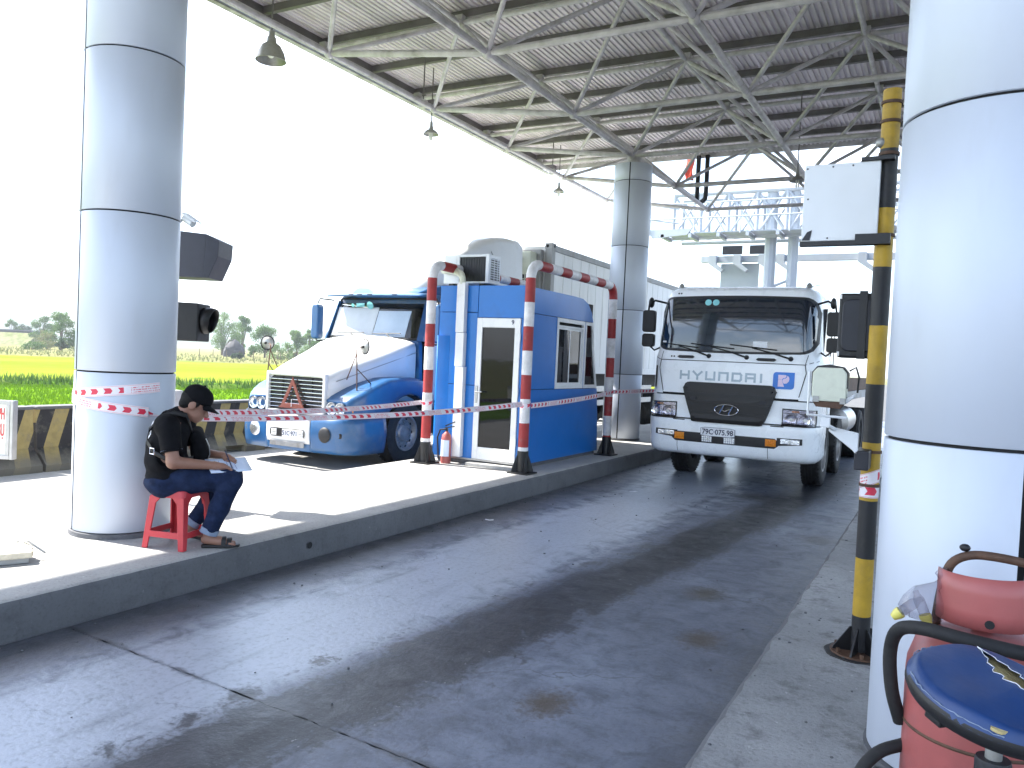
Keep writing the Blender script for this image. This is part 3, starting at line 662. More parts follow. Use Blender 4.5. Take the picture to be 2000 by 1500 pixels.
# thin fence posts at the far field edge
for k in range(9):
    x, y = plant(150, -.395+.017*k); tag(MB().tube((x, y, -.7), (x+random.uniform(-.1, .1), y, 1.1), .07, .06, 6).build('fence_post', 'bark'), 'thin wooden fence post in the row before the far trees', 'fence post', 'fence posts at the far field edge')
# ================================================================ PILLARS
def pillar(label, cx, cy, r, z1, rings, seam, zbase=KZ, footing=True):
    t = thing('round_pillar', label, 'pillar', (cx, cy, KZ), 'silver clad canopy pillars')
    MB().lathe([(r-.016, zbase), (r-.016, z1)], 48, (cx, cy, 0)).build('core', 'joint_dark', t)
    if footing: MB().lathe([(0, KZ), (r+.012, KZ-.02), (r+.012, KZ+.035), (r-.02, KZ+.042)], 48, (cx, cy, 0)).build('footing_ring', 'kerb_concrete', t)
    zs = [zbase+.045]+rings+[z1]; g = .006
    for i in range(len(zs)-1):
        a, c = zs[i]+(g if i else 0), zs[i+1]-(g if i < len(zs)-2 else 0)
        for k in range(2):
            a0 = seam+k*PI+.011/r; a1 = seam+(k+1)*PI-.011/r
            b = MB(); b.lathe([(r-.014, a), (r-.002, a+.0005), (r, a+.003), (r, c-.003), (r-.002, c-.0005), (r-.014, c)], 30, (cx, cy, 0), None, a0, a1)
            b.build('cladding_panel', 'aluminium_panel', t, 50)
    MB().lathe([(0, z1), (r-.03, z1), (r-.03, z1-.02)], 32, (cx, cy, 0)).build('cap_plate', 'steel_grey_paint', t)
    MB().tube((cx, cy, z1), (cx, cy, 5.92), .16, .13, 16).build('bearing_stub', 'steel_grey_paint', t)
    return t
RZ = [1.515, 2.735, 3.955, 5.175]
pillar('tall silver pillar wrapped in hazard tape behind the seated man', -5.745, 4.08, .366, 5.72, RZ, math.radians(-106))
pillar('silver pillar between the blue booth and the white truck', -5.72, 15.12, .375, 5.72, [1.56, 2.83, 4.10, 5.38], math.radians(-80))
pillar('wide pale pillar closest to the camera at right', .165, 3.55, .375, 5.72, RZ, math.radians(-76))

# ================================================================ CANOPY (double-layer tube grid, purlins, corrugated sheets)
can = thing('canopy', 'steel tube space frame canopy with corrugated roof over the toll lanes', 'canopy', (-5.72, 15.12, 5.7))
GX = [-8.56]+[-5.72+2.86*i for i in range(6)]; GY = [15.0+2.83*j for j in range(-6, 3)]
TX = [-9.98]+[-7.13+2.86*i for i in range(6)]; TY = [15.0+2.83*(j+.5) for j in range(-6, 2)]
def bz(i): return 6.30 if i == 0 else 5.90
BN = {(i, j): Vector((GX[i], GY[j], bz(i))) for i in range(len(GX)) for j in range(len(GY))}
TN = {(i, j): Vector((TX[i], TY[j], 7.08)) for i in range(len(TX)) for j in range(len(TY))}
rest = MB()
def member(nm, p, q, r, near):
    d = (q-p).normalized(); L = (q-p).length
    if near:
        b = MB(); b.path([p+d*.05, p+d*.16, q-d*.16, q-d*.05], [r*.62, r, r, r*.62], 10); b.build(nm, 'steel_grey_paint', can)
    else: rest.tube(p, q, r, None, 6)
def vis(p, q): return min(p.x, q.x) < 1.2 and max(p.y, q.y) > 6.5
for (i, j), p in BN.items():
    if (i+1, j) in BN: q = BN[i+1, j]; member('bottom_chord', p, q, .049, vis(p, q))
    if (i, j+1) in BN: q = BN[i, j+1]; member('bottom_chord', p, q, .053 if i else .050, vis(p, q))
for (i, j), p in TN.items():
    if (i+1, j) in TN: q = TN[i+1, j]; member('top_chord', p, q, .044, vis(p, q))
    if (i, j+1) in TN: q = TN[i, j+1]; member('top_chord', p, q, .044, vis(p, q))
    for di in (0, 1):
        for dj in (0, 1):
            k = (i-1+di, j+dj)
            if k in BN: q = BN[k]; member('diagonal_brace', p, q, .037, vis(p, q))
nodes = MB()
for n_, p in list(BN.items())+list(TN.items()):
    if vis(p, p): MB().ball(p, .080, 10, 6).build('ball_node', 'steel_grey_paint', can)
    else: rest.ball(p, .085, 8, 5)
stuff(rest.build('distant_frame', 'steel_grey_paint', can))
Y0C, Y1C = -1.5, 20.55; X0C, X1C = -10.45, 9.2
for k in range(16):
    y = 15.07-1.4*k+1.4*3
    b = MB(); b.bx(X0C+.35, X1C, y-.035, y-.028, 7.20, 7.32); b.bx(X0C+.35, X1C, y-.028, y+.045, 7.20, 7.207); b.bx(X0C+.35, X1C, y-.028, y+.045, 7.312, 7.32)
    b.bx(X0C+.35, X1C, y+.038, y+.045, 7.207, 7.23); b.build('purlin', 'purlin_steel', can, None)
for n_, p in TN.items():
    if vis(p, p): MB().bx(p.x-.07, p.x+.07, p.y-.05, p.y+.05, 7.12, 7.20).build('purlin_seat', 'steel_grey_paint', can, None)
MB().bx(X0C+.22, X0C+.34, Y0C, Y1C, 7.12, 7.33).build('edge_beam', 'purlin_steel', can, None)
MB().prism([(X0C-.12, 7.47), (X0C-.14, 7.20), (X0C+.02, 7.12), (X0C+.10, 7.14), (X0C+.10, 7.17), (X0C+.03, 7.16), (X0C-.10, 7.22), (X0C-.09, 7.47)], 'y', Y0C-.05, Y1C+.05).build('gutter', 'steel_grey_paint', can, None)
xs = X0C; pitch = .1016
k = 0
while xs < X1C-.2:
    b = MB(); n = 10; pr = []
    for i in range(n):
        a = xs+i*pitch
        pr += [(a, 7.325), (a+.034, 7.325), (a+.046, 7.349), (a+.090, 7.349)]
    pr.append((xs+n*pitch, 7.325)); dz = .0015*(k % 2)
    for (y) in (Y0C, Y1C):
        b.v += [(x, y, z+dz) for x, z in pr]
    m_ = len(pr)
    for i in range(m_-1): b._face((i, i+1, m_+i+1, m_+i))
    b.build('roof_sheet', 'roof_sheet', can, None, recalc=False)
    xs += n*pitch; k += 1
# gable end trim at the far end
MB().bx(X0C, X1C, Y1C-.01, Y1C+.04, 7.22, 7.45).build('end_flashing', 'steel_grey_paint', can, None)
# downpipe and cable tray at the far truss
MB().tube((-5.95, 20.42, 7.25), (-5.95, 20.42, 6.1), .06, None, 12).build('downpipe', 'dark_grey_metal', can)
MB().path(curve([(-5.72, 20.42, 7.25), (-5.72, 20.42, 6.3), (-5.76, 20.45, 6.12), (-5.9, 20.5, 6.04)]), .06, 12).build('downpipe', 'dark_grey_metal', can)

# ================================================================ HANGING LAMPS
def lamp(label, x, y, z, R, rod_top, bulb, wide):
    t = thing('hanging_lamp', label, 'lamp', (x, y, z), 'bell lamps under the canopy')
    if wide: prof = [(R*.16, .80*R*2), (R*.30, .78*R*2), (R*.34, .60*R*2), (R*.62, .50*R*2), (R*.86, .28*R*2), (R*.99, .03*R*2), (R*1.02, 0)]
    else: prof = [(R*.16, 1.0*R), (R*.26, .98*R), (R*.30, .66*R), (R*.60, .50*R), (R*.92, .16*R), (R*1.0, 0)]
    inn = [(max(.004, r-.006), z_-.004) for r, z_ in prof[::-1]]
    MB().lathe(prof+inn, 28, (x, y, z)).build('shade', 'lamp_metal', t)
    top = z+(prof[0][1])
    MB().lathe([(0, top+.10), (R*.2, top+.09), (R*.22, top-.01), (0, top-.012)], 16, (x, y, 0)).build('cap', 'lamp_metal', t)
    MB().tube((x, y, top+.08), (x, y, rod_top), .012, .012, 8).build('rod', 'purlin_steel', t)
    if bulb:
        for a in range(3):
            an = 2*PI*a/3; bx_, by_ = x+math.cos(an)*.028, y+math.sin(an)*.028
            MB().path([(bx_, by_, z+R*.5), (bx_, by_, z-.10), (bx_+.01, by_, z-.12)], [.014, .014, .006], 8).build('bulb_tube', 'bulb_glass', t)
    else:
        MB().ball((x, y, z+R*.55), R*.28, 12, 8, sz=1.3).build('bulb', 'bulb_glass', t)
    return t
lamp('large bell lamp hanging at the roof edge, the nearest one', -9.6, 9.16, 6.27, .235, 7.3, False, True)
lamp('second bell lamp along the roof edge with bare bulb tubes below', -9.0, 12.73, 6.02, .155, 7.3, True, False)
lamp('third and farthest bell lamp along the left roof edge', -9.0, 18.48, 6.10, .150, 7.3, True, False)
lamp('dark bell lamp hanging over the white truck', -2.79, 16.38, 5.50, .150, 7.3, True, False)
# thin conduit drops with junction boxes at the edge
for (x, y) in ((-8.72, 12.05), (-8.72, 17.5)):
    t = thing('conduit_drop', 'thin conduit with junction box beside the %s edge lamp' % ('second' if y < 15 else 'third'), 'conduit', (x, y, 6.3), 'conduit drops at the roof edge')
    MB().tube((x, y, 6.42), (x, y, 7.3), .013, None, 8).build('conduit', 'purlin_steel', t); MB().bx(x-.07, x+.07, y-.05, y+.05, 6.30, 6.44).build('junction_box', 'steel_grey_paint', t, None, bevel=.008)
# ================================================================ TOLL BOOTH
bo = thing('toll_booth', 'blue toll booth with white framed glass door on the island', 'booth', (-5.77, 10.9, KZ))
BX0, BX1, BY0 = -6.45, -5.08, 9.55
def side_profile(z0, z1):
    return [(BY0, z0), (12.36, z0), (12.30, .9), (12.20, 1.5), (12.08, 2.05), (11.99, 2.33), (11.88, 2.55), (11.72, 2.69), (11.50, 2.755), (11.2, z1), (BY0, z1)]
MB().bx(BX0+.03, BX1-.03, BY0+.04, 12.3, KZ-.01, .305).build('plinth', 'kerb_concrete', bo, None, bevel=.006)
pf = side_profile(.30, 2.765)
# shell panels set a few millimetres apart
for (x0, x1, nm) in ((BX1-.035, BX1, 'side_wall'), (BX0, BX0+.035, 'side_wall')):
    if nm == 'side_wall' and x1 == BX1:
        # lower, middle (split round the window) and upper panels
        def cut(za, zb):
            q = []; pts = pf[1:10]
            def yb(z):
                if z > 2.755: return 11.2
                for (ya, z0), (yc, z1) in zip(pts[:-1], pts[1:]):
                    if z0 <= z <= z1: return ya+(yc-ya)*(z-z0)/(z1-z0)
                return 12.36
            zz = [za]+[p[1] for p in pts if za < p[1] < zb]+[zb]
            return [(BY0, za)]+[(yb(z), z) for z in zz]+[(BY0, zb)]
        MB().prism(cut(.30, 1.338), 'x', x0, x1).build('wall_panel', 'booth_blue', bo, 40, bevel=.003)
        MB().prism([(BY0, 1.346), (10.60, 1.346), (10.60, 2.40), (BY0, 2.40)], 'x', x0, x1).build('wall_panel', 'booth_blue', bo, None, bevel=.003)
        c_ = [(yb, z) for yb, z in cut(2.408, 2.765)]
        MB().prism(c_, 'x', x0, x1).build('wall_panel', 'booth_blue', bo, 40, bevel=.003)
    else: MB().prism(pf, 'x', x0, x1).build('side_wall', 'booth_blue', bo, 40)
MB().bx(BX0+.04, BX1-.04, BY0+.05, 12.0, .31, 2.70).build('interior', 'cab_interior', bo, None)
b = MB(); R_ = [(12.36, .30), (12.30, .9), (12.20, 1.5), (12.08, 2.05), (11.99, 2.33), (11.88, 2.55), (11.72, 2.69), (11.50, 2.755), (11.2, 2.765), (BY0+.01, 2.765)]
for (y, z), (y2, z2) in zip(R_[:-1], R_[1:]): b.quad((BX0+.036, y, z), (BX1-.036, y, z), (BX1-.036, y2, z2), (BX0+.036, y2, z2))
b.build('roof_shell', 'booth_blue', bo, 40)
# front face panels: strip left of door, header, strip right of door
def fp(x0, x1, z0, z1): MB().bx(x0, x1, BY0-.012, BY0+.03, z0, z1).build('front_panel', 'booth_blue', bo, None, bevel=.004)
fp(BX0, -5.815, .33, 1.36); fp(BX0, -5.815, 1.368, 2.385); fp(BX0, -5.815, 2.393, 2.765)
fp(-5.807, BX1, 2.318, 2.765); fp(-5.115, BX1, .33, 2.31)
MB().bx(BX0, BX1, BY0-.004, BY0+.03, .306, .328).build('sill_strip', 'steel_bare', bo, None)
# chamfered blue fin added at the left corner to give the booth's sunlit strip
MB().prism([(BX0-.03, BY0-.012), (BX0+.012, BY0-.05), (BX0+.19, BY0-.014), (BX0+.19, BY0-.0125)], 'z', .33, 2.05).build('sun_strip_fin', 'booth_blue', bo, None)
# door
dr = MB(); X0, X1, Z0, Z1 = -5.805, -5.117, .335, 2.312
dr.bx(X0, X0+.085, BY0-.03, BY0+.02, Z0, Z1); dr.bx(X1-.085, X1, BY0-.03, BY0+.02, Z0, Z1)
dr.bx(X0+.0855, X1-.0855, BY0-.03, BY0+.02, Z1-.13, Z1); dr.bx(X0+.0855, X1-.0855, BY0-.03, BY0+.02, Z0, Z0+.17)
d = dr.build('door', 'white_frame', bo, None, bevel=.004)
MB().bx(X0+.08, X1-.08, BY0-.008, BY0-.002, Z0+.165, Z1-.125).build('pane', 'door_glass', d, None)
b = MB(); b.bx(X0+.02, X0+.055, BY0-.042, BY0-.031, 1.12, 1.36); b.build('lock_plate', 'steel_bare', d, None, bevel=.003)
MB().path([(X0+.038, BY0-.04, 1.28), (X0+.038, BY0-.075, 1.28), (X0+.15, BY0-.08, 1.28)], .011, 8).build('handle', 'steel_bare', d)
for z in (.62, 1.30, 2.05): MB().tube((X1+.004, BY0-.035, z-.05), (X1+.004, BY0-.035, z+.05), .011, None, 8).build('hinge', 'white_frame', d)
text('door_number', '9', .085, 'navy_ink', d, (-5.235, BY0-.0315, 2.255), bold=.002)
# dusty lower pane sticker haze is in the glass; threshold step
MB().bx(-5.83, -5.02, BY0-.16, BY0-.03, KZ, KZ+.045).build('threshold', 'island_concrete', bo, None, bevel=.006)
# sliding window and raked end window in the lane side wall
wy0, wy1, wz0, wz1 = 10.60, 11.60, 1.346, 2.40
wf = MB(); xw0, xw1 = BX1-.03, BX1+.012
wf.bx(xw0, xw1, wy0, wy0+.05, wz0, wz1); wf.bx(xw0, xw1, wy1-.05, wy1, wz0, wz1); wf.bx(xw0, xw1, wy0+.05, wy1-.05, wz0, wz0+.06); wf.bx(xw0, xw1, wy0+.05, wy1-.05, wz1-.06, wz1)
wf.bx(xw0+.005, xw1-.004, wy0+.05, wy1-.05, wz1-.135, wz1-.105)
win = wf.build('window', 'white_frame', bo, None, bevel=.003)
for (a, c, dx) in ((wy0+.05, wy0+.50, 0), (wy0+.47, wy1-.05, -.016)):
    q = MB(); x = BX1-.012+dx
    for (ya, yb, za, zb) in ((a, a+.03, wz0+.06, wz1-.135), (c-.03, c, wz0+.06, wz1-.135), (a+.03, c-.03, wz0+.06, wz0+.09), (a+.03, c-.03, wz1-.165, wz1-.135)): q.bx(x-.007, x+.007, ya, yb, za, zb)
    q.build('sash', 'white_frame', win, None); MB().bx(x-.002, x+.002, a+.03, c-.03, wz0+.09, wz1-.165).build('pane', 'door_glass', win, None)
w2 = MB()
def yedge(z): return 12.20-.17*(z-1.4)/.65*1.15
pl = [(11.64, 1.346), (yedge(1.346)-.02, 1.346), (yedge(2.0)-.02, 2.0), (11.97, 2.28), (11.90, 2.40), (11.64, 2.40)]
inn = [(11.685, 1.40), (yedge(1.40)-.07, 1.40), (yedge(2.0)-.07, 2.0), (11.91, 2.27), (11.87, 2.35), (11.685, 2.35)]
n = len(pl); w2.v = [(xw1-.004, y, z) for y, z in pl]+[(xw1-.004, y, z) for y, z in inn]+[(xw0, y, z) for y, z in pl]+[(xw0, y, z) for y, z in inn]
for i in range(n):
    j = (i+1) % n; w2._face((i, j, n+j, n+i)); w2._face((i, 2*n+i, 2*n+j, j)); w2._face((n+i, n+j, 3*n+j, 3*n+i))
win2 = w2.build('window', 'white_frame', bo, None); MB().prism(inn, 'x', BX1-.012, BX1-.008).build('pane', 'door_glass', win2, None)
MB().bx(BX1-.035, BX1, 11.605, 11.635, 1.346, 2.40).build('mullion', 'booth_blue', bo, None)
# white cable duct on the front, in three lengths with sleeve joints
du = MB(); 
for (x0, x1, z0, z1) in ((-6.120, -5.985, 2.10, 2.80), (-6.112, -5.977, 1.62, 2.095), (-6.100, -5.960, .345, 1.615)):
    MB().bx(x0, x1, BY0-.10, BY0-.016, z0, z1).build('cable_duct', 'white_frame', bo, None, bevel=.005)

# air conditioner outdoor unit standing on the booth roof
ac = thing('air_conditioner', 'white air conditioner outdoor unit with dark coil on the booth roof', 'air conditioner', (-6.2, 10.0, 2.77))
ax0, ax1, ay0, ay1, az0, az1 = -6.63, -5.86, 9.86, 10.20, 2.83, 3.25
f = MB(); f.bx(ax0, ax0+.27, ay0, ay1, az0, az1); f.bx(ax0+.27, ax1, ay0+.03, ay1, az0, az1); f.bx(ax1-.055, ax1, ay0, ay0+.03, az0, az1); f.bx(ax0+.27, ax1-.055, ay0, ay0+.03, az1-.035, az1); f.bx(ax0+.27, ax1-.055, ay0, ay0+.03, az0, az0+.03)
f.build('casing', 'white_paint', ac, None, bevel=.006)
MB().bx(ax0+.272, ax1-.057, ay0+.012, ay0+.028, az0+.032, az1-.037).build('coil', 'grille_black', ac, None)
b = MB()
for k in range(11): x = ax0+.29+k*.044; b.bx(x, x+.003, ay0+.006, ay0+.012, az0+.035, az1-.04)
b.build('coil_wires', 'dark_grey_metal', ac, None)
MB().bx(ax0+.05, ax0+.22, ay0-.006, ay0-.0005, az0+.22, az1-.05).build('service_cover', 'white_paint', ac, None, bevel=.006)
b = MB(); b.bx(ax1+.001, ax1+.004, ay0+.06, ay1-.04, az0+.06, az1-.05); sg = b.build('side_recess', 'grille_black', ac, None)
b = MB()
for k in range(9): z = az0+.08+k*.034; b.bx(ax1+.004, ax1+.010, ay0+.05, ay1-.03, z, z+.012)
b.bx(ax1+.004, ax1+.010, ay0+.14, ay0+.155, az0+.05, az1-.04); b.bx(ax1+.004, ax1+.010, ay0+.235, ay0+.25, az0+.05, az1-.04)
b.build('side_louvre', 'white_paint', ac, None)
for x in (ax0+.12, ax1-.12): MB().bx(x-.04, x+.04, ay0+.02, ay1-.02, 2.768, az0).build('foot', 'black_paint', ac, None)
MB().path([(ax0+.02, ay0-.03, 3.02), (ax0+.12, ay0-.09, 3.03), (ax0+.30, ay0-.13, 3.0), (ax0+.46, ay0-.24, 2.93), (-6.06, BY0-.06, 2.86), (-6.055, BY0-.06, 2.78)], [.055, .06, .058, .05, .045, .045], 12).build('lagged_pipe', 'cream_box', ac)

# ================================================================ RED AND WHITE GUARD HOOPS
def hoop(label, x, ya, yb, top, r=.068):
    t = thing('guard_hoop', label, 'guard rail', (x, (ya+yb)/2, KZ), 'red and white pipe hoops beside the booth')
    R = .20; pts = [(x, ya, KZ+.03), (x, ya, 1.0), (x, ya, top-R)]
    for k in range(1, 7): a = PI-PI/2*k/6; pts.append((x, ya+R+R*math.cos(a), top-R+R*math.sin(a)))
    for k in range(0, 7): a = PI/2-PI/2*k/6; pts.append((x, yb-R+R*math.cos(a), top-R+R*math.sin(a)))
    pts += [(x, yb, 1.0), (x, yb, KZ+.03)]
    MB().path(pts, r, 18).build('pipe', 'pipe_red_white', t, 60)
    for y in (ya, yb):
        MB().lathe([(0, .30), (r+.008, .30), (r+.008, 0), (0, 0)], 16, (x, y, KZ)).build('base_sleeve', 'black_paint', t)
        for k in range(4):
            a = PI/4+k*PI/2; c, s_ = math.cos(a), math.sin(a)
            M_ = Matrix.Translation((x, y, KZ)) @ Matrix.Rotation(a, 4, 'Z')
            MB().prism([(r, .02), (r+.085, .02), (r+.085, .045), (r+.012, .24), (r, .24)], 'y', -.006, .006, M_).build('gusset', 'black_paint', t, None)
        MB().bx(x-.15, x+.15, y-.15, y+.15, KZ, KZ+.02).build('base_plate', 'black_paint', t, None)
    return t
hoop('red and white guard hoop at the lane side of the booth', -4.885, 9.32, 12.28, 3.03)
hoop('red and white guard hoop at the far side of the booth, beside the blue truck', -6.36, 9.18, 12.2, 3.03)

# fire extinguisher leaning at the booth corner
fe = thing('fire_extinguisher', 'small faded red fire extinguisher standing at the booth corner', 'fire extinguisher', (-6.15, 9.40, KZ))
x, y = -6.15, 9.39
MB().lathe([(0, 0), (.070, .0), (.072, .02), (.072, .34), (.062, .40), (.030, .435), (.022, .45), (0, .45)], 22, (x, y, KZ)).build('cylinder', 'red_enamel', fe)
MB().lathe([(.0735, .10), (.0735, .33)], 16, (x, y, KZ), None, -2.6, -.4).build('paper_label', 'paper', fe)
b = MB(); b.tube((x, y, KZ+.44), (x, y, KZ+.50), .02, .016, 10); b.prism([(x-.03, KZ+.49), (x+.12, KZ+.52), (x+.12, KZ+.535), (x-.03, KZ+.505)], 'y', y-.012, y+.012); b.prism([(x-.02, KZ+.52), (x+.13, KZ+.585), (x+.13, KZ+.60), (x-.02, KZ+.535)], 'y', y-.012, y+.012); b.build('valve_lever', 'black_paint', fe, None)
MB().path([(x-.01, y-.01, KZ+.48), (x-.09, y-.03, KZ+.47), (x-.14, y-.02, KZ+.36), (x-.135, y, KZ+.16), (x-.13, y, KZ+.05)], .012, 8).build('hose', 'rubber', fe)

# wall-side drain hose at the back of the booth
tag(MB().path([(-5.0, 12.42, 1.1), (-4.99, 12.46, .8), (-5.0, 12.45, .5), (-4.97, 12.5, .33), (-5.03, 12.6, .28), (-5.12, 12.62, .27)], .014, 8).build('drain_hose', 'black_plastic'), 'thin black drain hose hanging at the back corner of the booth', 'hose')
# ================================================================ wheels shared by the vehicles
def wheel(parent, cx, cy, cz, r, wd, side, tread=True, turn=0.0, front=True):
    """tyre + rim; side = +1 / -1 is the outward X direction"""
    M_ = Matrix.Rotation(turn, 3, 'Z') @ Matrix.Rotation(PI/2, 3, 'Y'); h = wd/2; ri = r*.56
    prof = [(ri, -h*.72), (ri*1.08, -h*.94), (r*.80, -h), (r*.94, -h*.93), (r*.985, -h*.80)]
    gx = [-.78, -.46, -.42, -.18, -.14, .14, .18, .42, .46, .78]
    for k, g in enumerate(gx):
        prof.append((r if (k//2) % 2 == 0 or k in (0, 9) else r, g*h))
        if k % 2 == 1 and k < 9: prof += [(r-.014, g*h+.004), (r-.014, gx[k+1]*h-.004)]
    prof += [(r*.985, h*.80), (r*.94, h*.93), (r*.80, h), (ri*1.08, h*.94), (ri, h*.72)]
    ty = MB().lathe(prof, 56, (cx, cy, cz), M_).build('tyre', 'rubber', None, 40)
    adopt(ty, parent)
    if tread:
        b = MB()
        for k in range(44):
            a = 2*PI*k/44
            for sgn in (-1, 1):
                R_ = Matrix.Translation((cx, cy, cz)) @ M_.to_4x4() @ Matrix.Rotation(a, 4, 'Z')
                b.bx(r-.012, r+.007, -.016, .016, *( (h*.50, h*.90) if sgn > 0 else (-h*.90, -h*.50)), R_)
        b.build('tread_blocks', 'rubber', ty, None)
    s = side
    pr = [(ri+.008, .80), (ri+.004, .92), (ri-.02, .90), (ri-.03, .55), (ri*.82, .38), (ri*.5, .42), (ri*.42, .62), (ri*.20, .66), (0, .66)] if front else [(ri+.008, .80), (ri-.02, .86), (ri-.03, -.1), (ri*.6, -.25), (ri*.5, .3), (ri*.3, .34), (0, .34)]
    rim = MB().lathe([(q, w_*h*s) for q, w_ in pr], 40, (cx, cy, cz), M_).build('rim', 'alloy_wheel', ty, 40)
    b = MB()
    for k in range(10):
        a = 2*PI*k/10; q = M_ @ Vector((ri*.62*math.cos(a), ri*.62*math.sin(a), s*h*.40)); d = M_ @ Vector((0, 0, s*.03))
        p = Vector((cx, cy, cz))+q; b.tube(p, p+d, .016, .013, 6)
    b.build('wheel_nuts', 'steel_bare', ty)
    b = MB()
    for k in range(10):
        a = 2*PI*(k+.5)/10; q = M_ @ Vector((ri*.84*math.cos(a), ri*.84*math.sin(a), s*h*.43)); d = M_ @ Vector((0, 0, s*.006))
        p = Vector((cx, cy, cz))+q; b.tube(p, p+d, .024, .024, 10)
    b.build('hand_holes', 'grille_black', ty)
    return ty

# ================================================================ WHITE CAB-OVER TRUCK
ht = thing('white_truck', 'white cab-over truck with grey letters and black oval-badge grille in the lane', 'truck', (-2.655, 13.0, 0))
HX, HY = -2.655, 11.44
def lerp_tab(tab, z):
    if z <= tab[0][0]: return tab[0][1]
    for (a, va), (c, vc) in zip(tab[:-1], tab[1:]):
        if z <= c: return va+(vc-va)*(z-a)/(c-a)
    return tab[-1][1]
H_FO = [(.46, .13), (.50, .06), (.58, .015), (.75, 0), (.96, .0), (.99, .012), (1.01, .06), (1.25, .055), (1.34, .05), (1.36, .062), (1.86, .085), (1.95, .10), (2.0, .112), (2.1, .116), (2.2, .122), (2.3, .131), (2.4, .142), (2.5, .155), (2.6, .171), (2.7, .190), (2.86, .226), (2.92, .268), (2.97, .37), (3.0, .55)]
H_HW = [(.46, 1.19), (.52, 1.235), (.98, 1.25), (1.0, 1.235), (1.9, 1.225), (2.0, 1.20), (2.84, 1.13), (2.94, 1.08), (3.0, .97)]
def hy_front(x, z):
    hw = lerp_tab(H_HW, z); u = min(1.0, abs(x)/hw); y = HY+lerp_tab(H_FO, z)+.05*u*u
    if u > .83: y += .26*((u-.83)/.17)**2.4
    return y
def hy_ring(z, yb):
    hw = lerp_tab(H_HW, z); q = []
    n = 26
    for i in range(n+1):
        s = -1+2*i/n; s = math.copysign(abs(s)**.82, s); q.append((HX+s*hw, hy_front(s*hw, z), z))
    q += [(HX+hw, HY+.95, z), (HX+hw*.985, yb-.05, z), (HX+hw*.93, yb, z), (HX-hw*.93, yb, z), (HX-hw*.985, yb-.05, z), (HX-hw, HY+.95, z)]
    return q
zl = [.46, .50, .54, .60, .70, .80, .90, .965, .985]
MB().loft([hy_ring(z, 12.42) for z in zl]).build('bumper', 'truck_white', ht, 40)
zc = [1.005, 1.05, 1.15, 1.25, 1.335]
MB().loft([hy_ring(z, 12.45) for z in zc]).build('headlamp_panel', 'truck_white', ht, 40)
zu = [1.352, 1.45, 1.6, 1.75, 1.86, 1.93, 2.0, 2.15, 2.3, 2.45, 2.6, 2.72, 2.83, 2.89, 2.92, 2.945, 2.97, 2.99, 3.002]
MB().loft([hy_ring(z, 13.35) for z in zu]).build('cab_shell', 'truck_white', ht, 40)
MB().bx(HX-1.12, HX+1.12, 11.62, 13.3, .98, 1.4).build('cab_floor', 'chassis_dark', ht, None)
def hpatch(name, mat, x0, x1, bot, top, off, nx=16, nz=6, par=None, thick=.006, smooth=35):
    """patch that follows the truck's front: x from the centre line, bot/top functions of x"""
    b = MB(); rows = []
    for layer in (0, 1):
        for k in range(nz+1):
            for i in range(nx+1):
                x = x0+(x1-x0)*i/nx; z0 = bot(x); z1 = top(x); z = z0+(z1-z0)*k/nz
                b.v.append((HX+x, hy_front(x, z)-off+(thick if layer else 0), z))
    n = (nx+1)*(nz+1)
    for k in range(nz):
        for i in range(nx):
            a = k*(nx+1)+i; b._face((a, a+1, a+nx+2, a+nx+1)); b._face((n+a, n+a+nx+1, n+a+nx+2, n+a+1))
    for i in range(nx):
        a = i; b._face((a, n+a, n+a+1, a+1)); a = nz*(nx+1)+i; b._face((a, a+1, n+a+1, n+a))
    for k in range(nz):
        a = k*(nx+1); b._face((a, a+nx+1, n+a+nx+1, n+a)); a = k*(nx+1)+nx; b._face((a, n+a, n+a+nx+1, a+nx+1))
    return b.build(name, mat, par or ht, smooth)
def rr(x0, x1, z0, z1, r, slant=0.0):
    """rounded box limits as functions of x"""
    def e(x):
        d = 0.0
        if x < x0+r: d = r-math.sqrt(max(0, r*r-(x0+r-x)**2))
        elif x > x1-r: d = r-math.sqrt(max(0, r*r-(x-x1+r)**2))
        return d
    return (lambda x: z0+e(x)+slant*x), (lambda x: z1-e(x)+slant*x)
# windscreen: rubber surround then glass
def ws_lim(m, rb=.20):
    def bot(x):
        hw = 1.168-m; r = rb; d = 0
        if abs(x) > hw-r: d = r-math.sqrt(max(0, r*r-(abs(x)-hw+r)**2))
        return 1.985+m+d*.8+.02*(x*x)
    def top(x):
        hw = 1.168-m; r = .20; d = 0
        if abs(x) > hw-r: d = r-math.sqrt(max(0, r*r-(abs(x)-hw+r)**2))
        return 2.84-m-d*1.0-.02*x*x
    return bot, top
bt, tp = ws_lim(0); hpatch('windscreen_seal', 'black_plastic', -1.168, 1.168, bt, tp, .008, 44, 10)
bt, tp = ws_lim(.032); wsn = hpatch('windscreen', 'windscreen_glass', -1.136, 1.136, bt, tp, .014, 44, 10, thick=.004)
bt, tp = rr(-.45, -.23, 2.66, 2.73, .034); hpatch('round_sticker', 'sticker_teal', -.45, -.35, *rr(-.45, -.35, 2.69, 2.78, .045), .0185, 10, 2, wsn, .003); hpatch('round_sticker', 'sticker_teal', -.335, -.235, *rr(-.335, -.235, 2.69, 2.78, .045), .0185, 10, 2, wsn, .003)
hpatch('permit_card', 'plate_white', .30, .50, lambda x: 2.06, lambda x: 2.17, .0185, 4, 2, wsn, .003)
hpatch('white_tag', 'plate_white', -1.06, -1.0, lambda x: 2.12, lambda x: 2.145, .0185, 4, 2, wsn, .003)
